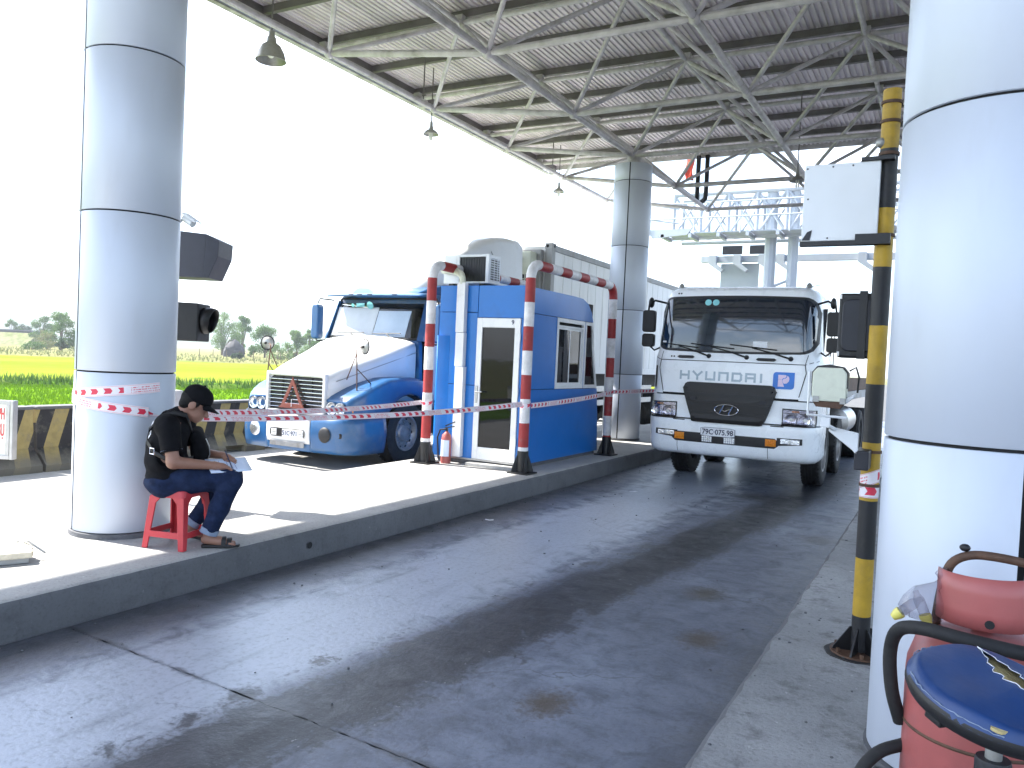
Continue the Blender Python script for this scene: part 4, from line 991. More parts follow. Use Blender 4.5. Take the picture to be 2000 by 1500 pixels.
# seams
def seam(p, wdt=.012, off=.0022, nm='panel_seam'):
    b = MB(); pts = []
    for (xa, za), (xb, zb) in zip(p[:-1], p[1:]):
        k = max(2, int(math.hypot(xb-xa, zb-za)/.06))
        for i in range(k+1): pts.append((xa+(xb-xa)*i/k, za+(zb-za)*i/k))
    for (xa, za), (xb, zb) in zip(pts[:-1], pts[1:]):
        L = math.hypot(xb-xa, zb-za)
        if L < 1e-6: continue
        nx_, nz_ = -(zb-za)/L*wdt/2, (xb-xa)/L*wdt/2
        f_ = lambda x, z: (HX+x, hy_front(x, z)-off, z)
        b.quad(f_(xa-nx_, za-nz_), f_(xb-nx_, zb-nz_), f_(xb+nx_, zb+nz_), f_(xa+nx_, za+nz_))
    return b.build(nm, 'joint_dark', ht, None)
seam([(-1.06, 1.86), (1.03, 1.86)]); seam([(-1.06, 1.86), (-1.08, 1.74), (-.995, 1.37)]); seam([(1.03, 1.86), (1.05, 1.74), (.965, 1.37)]); seam([(-1.06, 1.86), (-1.04, 1.99)], .008); seam([(1.03, 1.86), (1.06, 2.0)], .008)
seam([(-1.0, 1.362), (-.66, 1.362)], .03); seam([(.64, 1.362), (.97, 1.362)], .03)
seam([(-1.19, 1.90), (-1.06, 1.86)], .008); seam([(1.19, 1.92), (1.03, 1.86)], .008)
seam([(-.80, .975), (-.62, .975)], .014); seam([(.62, .975), (.80, .975)], .014); seam([(.60, .50), (.60, .66)], .006); seam([(-.72, .50), (-.72, .66)], .006)
# grille
def gr(x0, x1, z0, z1, r, tap):
    def hwz(z): return x1-tap*(z1-z)/(z1-z0)
    return hwz
def grille_lim(m):
    hw = .675-m
    def bot(x):
        a = abs(x); inner = .50-m; d = 0
        if a > inner: d = ((a-inner)/(hw-inner))**1.25*.50
        return .962+m+d
    def top(x):
        a = abs(x); r = .10; d = 0
        if a > hw-r: d = r-math.sqrt(max(0, r*r-(a-hw+r)**2))
        return 1.545-m-d
    return bot, top
bt, tp = grille_lim(0); g = hpatch('grille', 'black_plastic', -.675, .675, bt, tp, .055, 40, 8, thick=.12)
bt, tp = grille_lim(.04); hpatch('grille_recess', 'grille_black', -.63, .63, bt, tp, .0575, 36, 8, g, .003)
for z, w_ in ((1.375, .615), (1.235, .585), (1.105, .54)): hpatch('grille_bar', 'black_plastic', -w_, w_, lambda x, z=z: z-.018, lambda x, z=z: z+.018, .078, 20, 1, g, .022)
for s in (-1, 1): hpatch('tow_lug', 'dark_grey_metal', s*.50-.05, s*.50+.05, *rr(s*.50-.05, s*.50+.05, 1.275, 1.33, .025), .073, 8, 2, g, .014)
# oval badge with slanted letter bars
pts = [(HX+.17*math.cos(a), hy_front(0, 1.16)-.085, 1.16+.078*math.sin(a)) for a in [2*PI*i/40 for i in range(40)]]
bd = MB().path(pts, .008, 8, closed=True).build('badge_ring', 'chrome', ht)
yb_ = hy_front(0, 1.16)-.09
for (a0, a1) in (((-.095, -.055), (-.035, .066)), ((.035, -.066), (.095, .055))): MB().path([(HX+a0[0], yb_, 1.16+a0[1]), (HX+(a0[0]+a1[0])/2, yb_, 1.16+(a0[1]+a1[1])/2), (HX+a1[0], yb_, 1.16+a1[1])], [.012, .013, .012], 8).build('badge_bar', 'chrome', bd)
MB().path([(HX-.06, yb_, 1.152), (HX-.02, yb_, 1.138), (HX+.03, yb_, 1.16), (HX+.07, yb_, 1.172)], [.008, .011, .011, .009], 8).build('badge_bar', 'chrome', bd)
# lettering on the lid: letters as separate stroke-built pieces
LH, LW, SW = .135, .132, .031
STRK = {'H': [((0, 0), (0, 1)), ((1, 0), (1, 1)), ((0, .5), (1, .5))], 'Y': [((0, 1), (.5, .45)), ((1, 1), (.5, .45)), ((.5, .5), (.5, 0))], 'U': [((0, 1), (0, 0)), ((0, 0), (1, 0)), ((1, 0), (1, 1))],
        'N': [((0, 0), (0, 1)), ((0, 1), (1, 1)), ((1, 1), (1, 0))], 'D': [((0, 0), (0, 1)), ((0, 1), (.85, 1)), ((.85, 1), (1, .8)), ((1, .8), (1, .2)), ((1, .2), (.85, 0)), ((.85, 0), (0, 0))],
        'A': [((0, 0), (0, 1)), ((0, 1), (1, 1)), ((1, 1), (1, 0)), ((0, .45), (1, .45))], 'I': [((.5, 0), (.5, 1))]}
x = -.735
for ch in 'HYUNDAI':
    b = MB(); lw = LW if ch != 'I' else SW*.5
    for (p, q) in STRK[ch]:
        xa, za = x+p[0]*LW*.92, 1.575+p[1]*(LH-SW)+SW/2; xb, zb = x+q[0]*LW*.92, 1.575+q[1]*(LH-SW)+SW/2
        if ch == 'I': xa = xb = x+SW/2
        L = math.hypot(xb-xa, zb-za); ux, uz = (xb-xa)/L, (zb-za)/L; nx_, nz_ = -uz*SW/2, ux*SW/2
        xa -= ux*SW/2; za -= uz*SW/2; xb += ux*SW/2; zb += uz*SW/2
        if ch == 'Y' and za > zb: za += 0
        f_ = lambda xx, zz: (HX+xx, hy_front(xx, zz)-.0035-.0002*len(b.f), zz)
        b.quad(f_(xa-nx_, za-nz_), f_(xb-nx_, zb-nz_), f_(xb+nx_, zb+nz_), f_(xa+nx_, za+nz_))
    o = b.build('letter', 'grey_letter', ht, None); x += LW+.062
    if ch == 'I': break
# blue badge with pale letter P
def flat_on(poly, mat, nm, off, par=None):
    b = MB(); n = len(poly); b.v = [(HX+px, hy_front(px, pz)-off, pz) for px, pz in poly]+[(HX+px, hy_front(px, pz)-off+.003, pz) for px, pz in poly]
    b._face(range(n)); b._face(range(2*n-1, n-1, -1))
    for i in range(n): j = (i+1) % n; b._face((i, n+i, n+j, j))
    return b.build(nm, mat, par or ht, None)
lg = flat_on(arc(.655, 1.70, .045, PI, PI/2, 5)+[(.90, 1.745)]+arc(.855, 1.55, .045, 0, -PI/2, 5)+[(.61, 1.505)], 'logo_blue', 'badge', .005)
flat_on([(.68, 1.54), (.765, 1.54), (.755, 1.57), (.735, 1.615)]+[(.735, 1.64)]+[(.68, 1.64)], 'logo_pink', 'badge_mark', .008, lg)
flat_on([(.68, 1.642)]+[(.735, 1.642)]+[(.745, 1.66), (.775, 1.667)]+[(.79, 1.685), (.79, 1.70), (.78, 1.707), (.68, 1.707)], 'logo_pink', 'badge_mark', .008, lg)
flat_on([(.738, 1.615), (.742, 1.638), (.76, 1.655), (.785, 1.66), (.80, 1.682), (.803, 1.70), (.825, 1.68), (.832, 1.65), (.825, 1.618), (.80, 1.59), (.77, 1.583), (.75, 1.592)], 'logo_pink', 'badge_mark', .008, lg)
# lamps
def lim_poly(x0, x1, z0a, z0b, z1a, z1b):
    return (lambda x: z0a+(z0b-z0a)*(x-x0)/(x1-x0)), (lambda x: z1a+(z1b-z1a)*(x-x0)/(x1-x0))
def headlamp(s):
    xa, xb = (.765, 1.205) if s > 0 else (-1.205, -.765)
    bt, tp = (lim_poly(xa, xb, .985, .985, 1.235, 1.225) if s > 0 else lim_poly(xa, xb, .985, .985, 1.225, 1.235))
    h = hpatch('headlamp', 'black_plastic', xa, xb, bt, tp, .012, 12, 4, None, .02)
    m = .016; xm, xn = xa+m, xb-m
    hpatch('turn_lens', 'lamp_reflector', xm, xn, lambda x: 1.175, lambda x: 1.215, .0175, 10, 1, h, .004)
    hpatch('turn_bulb', 'amber_lens', (xm+xn)/2-.09, (xm+xn)/2+.01, lambda x: 1.183, lambda x: 1.207, .0205, 4, 1, h, .003)
    hpatch('lamp_bed', 'lamp_reflector', xm, xn, lambda x: 1.0, lambda x: 1.165, .0165, 10, 3, h, .004)
    for xc in (xm+.11, xn-.115):
        y = hy_front(xc, 1.083)-.026
        Mx = Matrix.Rotation(PI/2, 3, 'X')
        MB().lathe([(.088, 0), (.084, .012), (.072, .0), (.05, -.005), (.03, -.006)], 26, (HX+xc, y, 1.083), Mx).build('bowl', 'chrome', h)
        MB().ball((HX+xc, y-.004, 1.083), .028, 12, 8).build('bulb', 'bulb_glass', h)
    hpatch('lens', 'clear_plastic', xm, xn, lambda x: .998, lambda x: 1.218, .045, 10, 4, h, .002)
    # fog lamp
    xa, xb = (.72, 1.06) if s > 0 else (-1.06, -.72)
    bt, tp = (lim_poly(xa, xb, .700, .735, .815, .820) if s > 0 else lim_poly(xa, xb, .735, .70, .82, .815))
    fo = hpatch('fog_lamp', 'grille_black', xa, xb, bt, tp, .006, 8, 2, None, .01)
    x2, x3 = xa+(.05 if s > 0 else .035), xb-(.035 if s > 0 else .05); hpatch('fog_lens', 'lamp_reflector', x2, x3, lambda x: .738, lambda x: .802, .0105, 8, 2, fo, .004)
    MB().ball((HX+(x2+x3)/2, hy_front((x2+x3)/2, .77)-.012, .77), .03, 12, 6, sy=.4).build('fog_bulb', 'bulb_glass', fo)
headlamp(1); headlamp(-1)
sl_ = hpatch('bumper_slot', 'grille_black', -.80, .74, *rr(-.80, .74, .655, .80, .04), .004, 30, 3, None, .006)
for (xa, xb) in ((-.76, -.615), (.565, .71)):
    a_ = hpatch('amber_lamp', 'amber_lens', xa, xb, lambda x: .685, lambda x: .785, .016, 4, 3, None, .012)
    b = MB()
    for i in range(6):
        for k in range(4): b.ball((HX+xa+.014+i*.0235, hy_front(xa, .73)-.021, .698+k*.0245), .009, 6, 4)
    b.build('led_dots', 'amber_lens', a_)
for (xa, xb) in ((-.345, -.195), (-.02, .135)):
    a_ = hpatch('led_lamp', 'lamp_reflector', xa, xb, lambda x: .672, lambda x: .758, .016, 4, 3, None, .012)
    b = MB()
    for i in range(5):
        for k in range(3): b.ball((HX+xa+.018+i*.029, hy_front(xa, .71)-.021, .688+k*.027), .011, 6, 4)
    b.build('led_dots', 'bulb_glass', a_)
plt = hpatch('number_plate', 'plate_white', -.36, .135, *rr(-.36, .135, .765, .885, .012), .022, 8, 2, None, .006)
hpatch('plate_rim', 'navy_ink', -.366, .141, *rr(-.366, .141, .760, .890, .014), .0195, 8, 2, plt, .003)
text('plate_text', '79C\u00b7075.98', .108, 'navy_ink', plt, (HX-.112, hy_front(-.11, .825)-.0235, .822), sx=.90, bold=.0018)
# side vents, handles, rivets, wipers, marker lamps
for s in (-1, 1): hpatch('side_vent', 'grille_black', s*1.15-.022, s*1.15+.022, *rr(s*1.15-.022, s*1.15+.022, 1.43, 1.77, .02), .008, 6, 6, None, .01)
for (xa, xb) in ((-.80, -.54), (.36, .64)): hpatch('grab_handle', 'black_plastic', xa, xb, *rr(xa, xb, 1.893, 1.935, .02), .03, 10, 2, None, .02)
for (px, pz) in ((-.90, 1.915), (-.86, 1.915), (-.88, 2.875), (-.84, 2.875)): MB().ball((HX+px, hy_front(px, pz)-.001, pz), .013, 8, 5, sy=.3).build('rivet', 'joint_dark', ht)
for (px, dx) in ((-.33, -.66), (.22, -.74), (.83, -.76)):
    y = hy_front(px, 1.95)
    wi = MB().path([(HX+px, y-.025, 1.935), (HX+px+dx*.30, hy_front(px+dx*.3, 2.01)-.045, 2.005), (HX+px+dx*.70, hy_front(px+dx*.7, 2.07)-.04, 2.075)], [.013, .011, .008], 8).build('wiper', 'black_plastic', ht)
    MB().path([(HX+px+dx*.25, hy_front(px+dx*.25, 2.07)-.028, 2.055), (HX+px+dx*.70, hy_front(px+dx*.7, 2.08)-.03, 2.085), (HX+px+dx*1.12, hy_front(px+dx*1.12, 2.1)-.022, 2.115)], .010, 6).build('wiper_blade', 'black_plastic', wi)
    MB().lathe([(0, .03), (.03, .02), (.036, 0)], 12, (HX+px, y, 1.935), Matrix.Rotation(PI/2, 3, 'X')).build('wiper_pivot', 'black_plastic', wi)
for s in (-1, 1): MB().loft([[(HX+s*.95+q*.05*math.cos(2*PI*j/10), HY+.62+q*.06*math.sin(2*PI*j/10), 2.99+zz) for j in range(10)] for q, zz in ((1, 0), (.9, .03), (.5, .065), (.1, .075))]).build('marker_lamp', 'lamp_metal', ht)
MB().bx(HX-.95, HX-.2, HY+.75, HY+1.6, 2.995, 3.025).build('roof_hatch', 'dark_grey_metal', ht, None, bevel=.01)
MB().tube((HX+.97, HY+.62, 3.01), (HX+1.12, HY+.9, 3.07), .008, .005, 6).build('aerial', 'black_plastic', ht)
# mirrors
def mirror(s):
    xo = HX+s*1.36
    m = MB().path([(HX+s*1.12, HY+.42, 2.74), (xo-s*.10, HY+.30, 2.77), (xo, HY+.32, 2.72), (xo+s*.02, HY+.34, 2.58)], .016, 8).build('mirror_arm', 'black_plastic', ht)
    MB().path([(HX+s*1.18, HY+.42, 2.05), (xo-s*.1, HY+.36, 2.0), (xo, HY+.36, 2.08), (xo, HY+.36, 2.2)], .014, 8).build('mirror_arm', 'black_plastic', ht)
    for (z0, z1, w_) in ((2.28, 2.62, .10), (2.05, 2.255, .095)):
        pf_ = [(q[0], q[1]) for q in rrect(xo-w_, xo+w_, z0, z1, .04)]
        MB().prism(pf_, 'y', HY+.30, HY+.40).build('mirror', 'black_plastic', ht, 40, bevel=.012); 
    MB().ball((xo-s*.03, HY+.33, 2.74), .075, 12, 8, sx=.55, sz=1.1).build('kerb_mirror', 'black_plastic', ht)
mirror(-1); mirror(1)
# side glass and door lines
for s in (-1, 1):
    hw = 1.20
    b = MB(); xs_ = HX+s*(1.196)
    b.prism([(HY+.62, 2.05), (HY+1.50, 2.02), (HY+1.50, 2.68), (HY+.80, 2.70)], 'x', min(xs_-.05, xs_+.004), max(xs_-.05, xs_+.004)); b.build('side_window', 'windscreen_glass', ht, None)
    MB().bx(HX+s*1.222-.006, HX+s*1.222+.006, HY+1.56, HY+1.575, 1.1, 2.6).build('door_seam', 'joint_dark', ht, None)
    MB().bx(HX+s*1.19-.03, HX+s*1.19+.03, HY+.78, HY+1.02, .55, .75).build('step', 'dark_grey_metal', ht, None, bevel=.01)
# chassis, axles, tank, low deck
MB().bx(HX-.45, HX-.36, 12.0, 20.5, .78, 1.05).build('chassis_rail', 'chassis_dark', ht, None); MB().bx(HX+.36, HX+.45, 12.0, 20.5, .78, 1.05).build('chassis_rail', 'chassis_dark', ht, None)
for y in (13.06, 14.95): MB().tube((HX-.9, y, .5), (HX+.9, y, .5), .07, None, 10).build('axle', 'chassis_dark', ht)
for y in (18.2, 19.55): MB().tube((HX-.9, y, .5), (HX+.9, y, .5), .10, None, 10).build('axle', 'chassis_dark', ht)
for s in (-1, 1):
    for y in (13.06, 14.95): wheel(ht, HX+s*1.02, y, .51, .51, .30, s)
    for y in (18.2, 19.55): wheel(ht, HX+s*.98, y, .51, .51, .52, s, tread=False, front=False)
    MB().loft([[(HX+s*xx, 13.06+.62*math.cos(a), .51+.60*math.sin(a)) for xx in (.80, 1.22)] for a in [PI*i/14 for i in range(15)]], closed=False, cap=False).build('mudguard', 'chassis_dark', ht, solid=.012)
MB().bx(HX-1.2, HX+1.2, 14.0, 20.6, 1.28, 1.44).build('deck', 'tipper_grey', ht, None, bevel=.01)
for s in (-1, 1):
    MB().bx(HX+s*1.18-.02, HX+s*1.18+.02, 14.0, 20.6, 1.445, 1.70).build('side_board', 'rusty_steel', ht, None, bevel=.006)
    MB().path([(HX+s*.95, 15.75, .86), (HX+s*.95, 15.8, .86), (HX+s*.95, 17.2, .86), (HX+s*.95, 17.25, .86)], [.05, .27, .27, .05], 20).build('fuel_tank', 'steel_bare', ht)
MB().path([(HX+1.08, 13.55, .9), (HX+1.08, 13.6, 1.55), (HX+1.10, 13.75, 1.62), (HX+1.12, 15.2, 1.66)], .075, 12).build('intake_pipe', 'steel_bare', ht)
MB().bx(HX-.9, HX+.9, 11.9, 13.2, .62, .98).build('engine_sump', 'chassis_dark', ht, None)
ht.location = Vector(ht.location)+Vector((-.125, .18, 0))          # the whole truck rolls to its place in the lane
# ================================================================ BLUE AND WHITE BONNETED TRACTOR
lt = thing('blue_truck', 'blue and white long-nose tractor truck with warning triangle on its grille', 'truck', (-8.62, 10.3, 0))
LX = -8.62
# ---- bonnet
def hood_sec(y, w, zt, zs, crown=.05):
    pts = []
    zb = .80
    left = [(-w, zb), (-w, zs-.20), (-w+.005, zs-.06), (-w+.03, zs+.0), (-w+.10, zt-.035), (-w+.22, zt-.008)]
    mid = [(-w*.45, zt+crown*.6), (0, zt+crown), (w*.45, zt+crown*.6)]
    pts = left+mid+[(-q, z) for q, z in left[::-1]]
    return [(LX+x, y, z) for x, z in pts]
secs = [(9.02, .555, 1.335, 1.27, .02), (8.985, .585, 1.40, 1.31, .02), (9.03, .60, 1.455, 1.34, .025), (9.25, .655, 1.54, 1.44, .035), (9.6, .75, 1.65, 1.56, .045), (10.0, .85, 1.78, 1.70, .05), (10.4, .95, 1.93, 1.86, .05), (10.62, .99, 1.99, 1.93, .05)]
MB().loft([hood_sec(*q) for q in secs], closed=False, cap=False).build('bonnet', 'truck_white_old', lt, 45, solid=.02)
MB().path([(LX+.645+.072*i, 9.12+.30*i, 1.30+.098*i) for i in range(6)], .006, 6).build('bonnet_crease', 'container_rail', lt)
# grille: surround, dark mesh, chrome bars
b = MB(); gx = .545; gz0, gz1 = .83, 1.36; yg = 8.965
for (x0, x1, z0, z1) in ((-gx-.05, -gx, gz0-.04, gz1+.05), (gx, gx+.05, gz0-.04, gz1+.05), (-gx, gx, gz1, gz1+.05), (-gx, gx, gz0-.04, gz0)): b.bx(LX+x0, LX+x1, yg-.03, yg+.05, z0, z1)
g = b.build('grille', 'truck_white_old', lt, None, bevel=.012)
MB().bx(LX-gx+.001, LX+gx-.001, yg+.02, yg+.045, gz0+.001, gz1-.001).build('grille_mesh', 'grille_black', g, None)
for k in range(9):
    z = gz0+.035+k*.060; MB().bx(LX-gx+.002, LX+gx-.002, yg-.018, yg+.012, z, z+.014).build('grille_bar', 'chrome', g, None, bevel=.004)
for x in (-.3, .3): MB().bx(LX+x-.012, LX+x+.012, yg+.005, yg+.02, gz0+.005, gz1-.005).build('grille_strut', 'grille_black', g, None)
MB().loft([[(LX+.11*q*math.cos(2*PI*j/16), 8.995+.03*u-.012*(1-q), 1.425+.016*q*math.sin(2*PI*j/16)+.02*u) for j in range(16)] for q, u in ((1, .6), (.9, .3), (.1, .2))]).build('nose_badge', 'chrome', lt)
# ---- front wings over the wheels
WY, WZ, WR = 10.30, .50, .63
def wing(s):
    b = MB(); ys = [8.98, 9.0, 9.06, 9.16, 9.3, 9.45, 9.6, 9.7, 9.8, 9.95, 10.1, 10.3, 10.5, 10.7, 10.82, 10.9, 10.95]
    zt = [(8.98, .99), (9.0, 1.02), (9.06, 1.07), (9.16, 1.12), (9.3, 1.19), (9.5, 1.27), (9.8, 1.355), (10.2, 1.385), (10.6, 1.37), (10.8, 1.30), (10.95, 1.15)]
    rows = []
    for y in ys:
        top = lerp_tab(zt, y); d = abs(y-WY); zb = WZ+math.sqrt(max(0, WR*WR-d*d)) if d < WR-.02 else .78
        zb = max(.80, min(zb, top-.04)); xo = 1.15 if y > 9.35 else 1.15-.16*((9.35-y)/.37)**2; xi = .52
        rd = .085
        row = [(xi, top+.02)]
        for k in range(4): row.append((xi+(xo-rd-xi)*(k+1)/4, top+.012*(3-k)/3))
        for k in range(1, 6): a = PI/2-PI/2*k/5; row.append((xo-rd+rd*math.cos(a), top-rd*.85+rd*.85*math.sin(a)))
        lo = top-rd*.85
        for k in range(1, 4): row.append((xo+.012*math.sin(PI*k/3), lo+(min(zb, lo-.01)-lo)*k/3))
        rows.append([(LX+s*x, y, z) for x, z in row])
    b.loft(rows, closed=False, cap=False)
    w_ = b.build('wing', 'truck_blue', lt, 50, solid=.015)
    # front face of the wing with the headlamp
    f = MB(); y = 8.99; R_ = [(xi_, zz) for xi_, zz in ((.53, .80), (.99, .80), (.99, .88), (.97, .94), (.90, .985), (.75, 1.0), (.53, 1.0))]
    f.prism([(LX+s*x, z) for x, z in R_], 'y', y, y+.06); fw = f.build('wing_front', 'truck_blue', lt, None, bevel=.02)
    for (xc, r_, mt) in ((.71, .085, 'chrome'), (.875, .082, 'chrome')):
        MB().lathe([(0, -.012), (r_*.5, -.008), (r_*.9, .012), (r_, .03), (r_*1.12, .032), (r_*1.15, .0)], 24, (LX+s*xc, y-.005, .905), Matrix.Rotation(PI/2, 3, 'X')).build('headlamp', 'lamp_reflector', fw)
    MB().bx(LX+s*1.02-.04, LX+s*1.02+.04, 9.03, 9.06, .86, .95).build('indicator', 'amber_lens' if s > 0 else 'red_lens', fw, None, bevel=.01)
    MB().bx(LX+s*1.155-.006, LX+s*1.155+.006, 10.35, 10.40, 1.19, 1.215).build('marker_lamp', 'red_lens', w_, None)
    # wheel-arch lining
    MB().loft([[(LX+s*x, WY+(WR-.02)*math.cos(a), WZ+(WR-.02)*math.sin(a)) for x in (.55, 1.12)] for a in [PI*i/12 for i in range(13)]], closed=False, cap=False).build('arch_liner', 'chassis_dark', lt, solid=.01)
wing(1); wing(-1)
# ---- bumper following a bowed plan line
def bplan(u):            # u -1..1 across the front and round the corners
    a = abs(u)
    if a < .62: x = a/.62*.80; y = 8.86+.05*(x/.8)**2
    else:
        k = (a-.62)/.38
        if k < .55: th = k/.55*PI/2; x = .80+.35*math.sin(th); y = 8.91+.33*(1-math.cos(th))
        else: x = 1.15; y = 9.24+(k-.55)/.45*.42
    return (math.copysign(x, u), y)
def bump_part(nm, mat, u0, u1, z0, z1, off=0.0, n=20, nz=6):
    b = MB(); rows = []
    for k in range(nz+1):
        z = z0+(z1-z0)*k/nz; bul = .045*math.sin(PI*(z-.24)/.60)
        r = []
        for i in range(n+1):
            u = u0+(u1-u0)*i/n; x, y = bplan(u); ax = abs(x); nx_ = 0 if ax < .8 else min(1, (ax-.8)/.35); s = math.copysign(1, x)
            r.append((LX+x+s*nx_*(bul+off), y-(1-nx_)*(bul+off), z))
        rows.append(r)
    b.loft(rows, closed=False, cap=False); return b.build(nm, mat, lt, 50, solid=.02)
bump_part('bumper', 'truck_blue', -1, -.335, .245, .775); bump_part('bumper', 'truck_blue', .335, 1, .245, .775)
bump_part('bumper', 'truck_blue', -.335, .335, .245, .36); bump_part('bumper_centre', 'truck_white_old', -.334, .334, .361, .775, .004)
bump_part('bumper_lip', 'dark_grey_metal', -.96, .96, .776, .80, .002)
b = MB(); b.prism(rrect(LX-.345, LX+.345, .435, .575, .05), 'y', 8.795, 8.83); sl2 = b.build('plate_recess', 'grille_black', lt, 40, bevel=.01)
MB().bx(LX-.07, LX+.345, 8.775, 8.79, .44, .555).build('number_plate', 'plate_white', lt, None, bevel=.004)
text('plate_text', '51C\u00b7971.4', .098, 'navy_ink', lt, (LX+.118, 8.773, .497), sx=.9, bold=.0018)
for x in (-.25, .295):
    o = MB().bx(LX+x-.055, LX+x+.055, 8.768 if x > 0 else 8.785, 8.775 if x > 0 else 8.795, .45, .55).build('led_lamp', 'lamp_reflector', lt, None, bevel=.004)
    b = MB()
    for i in range(4):
        for k in range(4): b.ball((LX+x-.04+i*.027, (8.765 if x > 0 else 8.782), .463+k*.025), .010, 6, 4)
    b.build('led_dots', 'bulb_glass', o)
MB().bx(LX-.34, LX+.345, 8.80, 8.815, .30, .375).build('bumper_strip', 'alloy_wheel', lt, None, bevel=.004)
for s in (-1, 1):
    x, y = bplan(s*.60)
    fl = MB().lathe([(0, .0), (.075, .004), (.105, -.012), (.115, -.02)], 22, (LX+s*.70, 8.865-.045, .52), Matrix.Rotation(PI/2, 3, 'X') ).build('fog_lamp_socket', 'grille_black' if s > 0 else 'lamp_reflector', lt)
    MB().lathe([(0, .0), (.04, .004), (.058, -.012)], 16, (LX+s*.92, 8.925-.03, .52), Matrix.Rotation(PI/2+.0, 3, 'X')).build('fog_lamp_socket', 'grille_black' if s > 0 else 'lamp_reflector', lt)
MB().bx(LX-.85, LX+.85, 9.0, 9.4, .27, .5).build('front_crossmember', 'chassis_dark', lt, None)
# ---- cab
def cab_sec(y, hw, z0, z1, r=.16):
    q = []
    q += [(-hw, z0)]
    for k in range(7): a = PI-PI/2*k/6; q.append((-hw+.05+r+r*math.cos(a), z1-r+r*math.sin(a)))
    for k in range(7): a = PI/2-PI/2*k/6; q.append((hw-.05-r+r*math.cos(a), z1-r+r*math.sin(a)))
    q += [(hw, z0)]
    return [(LX+x, y, z) for x, z in q]
MB().loft([cab_sec(10.72, 1.03, .95, 1.98, .10), cab_sec(10.78, 1.05, .95, 2.02, .10)]).build('cowl', 'truck_blue', lt, 45)
MB().loft([cab_sec(11.02, 1.04, 2.62, 2.77), cab_sec(11.2, 1.05, 2.62, 2.80), cab_sec(12.2, 1.06, 2.62, 2.84)]).build('cab_roof', 'truck_blue', lt, 45)
for s in (-1, 1):
    MB().loft([[(LX+s*q, y, z) for q, y, z in ring] for ring in ([(.97, 10.66, 1.98), (1.05, 10.72, 1.98), (1.05, 10.84, 1.98), (.97, 10.76, 1.98)], [(.93, 10.92, 2.66), (1.01, 10.98, 2.66), (1.01, 11.10, 2.66), (.93, 11.02, 2.66)])]).build('screen_pillar', 'truck_blue', lt, None)
    dx = LX+s*1.05
    d = MB().bx(min(dx, dx-s*.04), max(dx, dx-s*.04), 10.86, 12.05, 1.0, 2.0).build('door', 'truck_white_old', lt, None, bevel=.012)
    MB().prism([(10.90, 2.02), (12.0, 2.02), (12.0, 2.60), (11.14, 2.60)], 'x', min(dx-s*.008, dx-s*.02), max(dx-s*.008, dx-s*.02)).build('door_window', 'door_glass', d, None)
    b = MB(); b.path([(dx-s*.01, 10.88, 2.01), (dx-s*.01, 12.03, 2.01), (dx-s*.01, 12.03, 2.63), (dx-s*.01, 11.12, 2.63)], .022, 8, closed=True); b.build('window_frame', 'truck_white_old', d)
    MB().bx(min(dx, dx+s*.03), max(dx, dx+s*.03), 11.75, 11.92, 1.62, 1.66).build('door_handle', 'chrome', d, None)
MB().bx(LX-1.0, LX+1.0, 12.0, 12.2, 1.0, 2.7).build('cab_back', 'cab_interior', lt, None); MB().bx(LX-1.0, LX+1.0, 10.75, 12.1, .95, 1.45).build('cab_floor', 'cab_interior', lt, None)
MB().bx(LX-.96, LX+.96, 10.82, 11.1, 1.45, 1.95).build('dashboard', 'cab_interior', lt, None, bevel=.04)
ws = MB(); n = 18; rows = []
for k in range(5):
    u = k/4; z = 2.005+.690*u; hw = .985-.045*u
    rows.append([(LX+(-1+2*i/n)*hw, 10.655+.25*u+.10*(abs(-1+2*i/n))**2.2, z) for i in range(n+1)])
ws.loft(rows, closed=False, cap=False); wso = ws.build('windscreen', 'cab_glass', lt, 50)
# rubber round the screen
edge = rows[0]+[r[-1] for r in rows[1:]]+rows[-1][-2::-1]+[r[0] for r in rows[-2:0:-1]]
MB().path([(x, y-.004, z) for x, y, z in edge], .016, 8, closed=True).build('screen_seal', 'rubber', wso)
MB().bx(LX-.02, LX+.66, 0, .008, 2.04, 2.52, Matrix.Translation((0, 10.725, 2.0)) @ Matrix.Rotation(-.37, 4, 'X') @ Matrix.Translation((0, 0, -2.0))).build('shade_glare_board', 'sunshade', wso, None)
MB().bx(LX-.92, LX-.03, 0, .008, 2.04, 2.58, Matrix.Translation((0, 10.715, 2.0)) @ Matrix.Rotation(-.37, 4, 'X') @ Matrix.Translation((0, 0, -2.0))).build('shade_glare_board', 'plate_white', wso, None)  # white board added in place of the bright sky reflected in the glass
for (xc, r_) in ((-.58, .035), (-.20, .07)): MB().lathe([(0, 0), (r_, 0), (r_, .004), (0, .004)], 18, (LX+xc, 10.882, 2.575), Matrix.Rotation(PI/2+.36, 3, 'X')).build('round_sticker', 'sticker_teal', wso)
MB().bx(LX-.50, LX-.32, 10.878, 10.880, 2.545, 2.61).build('permit_sticker', 'sticker_teal', wso, None)
for (xc, dx) in ((-.35, -.42), (.42, -.40)):
    wi = MB().path([(LX+xc+.22, 10.62, 1.985), (LX+xc, 10.63, 2.04), (LX+xc+dx*.2, 10.66, 2.09)], .010, 6).build('wiper', 'black_plastic', lt)
    MB().tube((LX+xc+dx, 10.70, 2.08), (LX+xc+.22, 10.66, 2.095), .009, .009, 6).build('wiper_blade', 'black_plastic', wi)
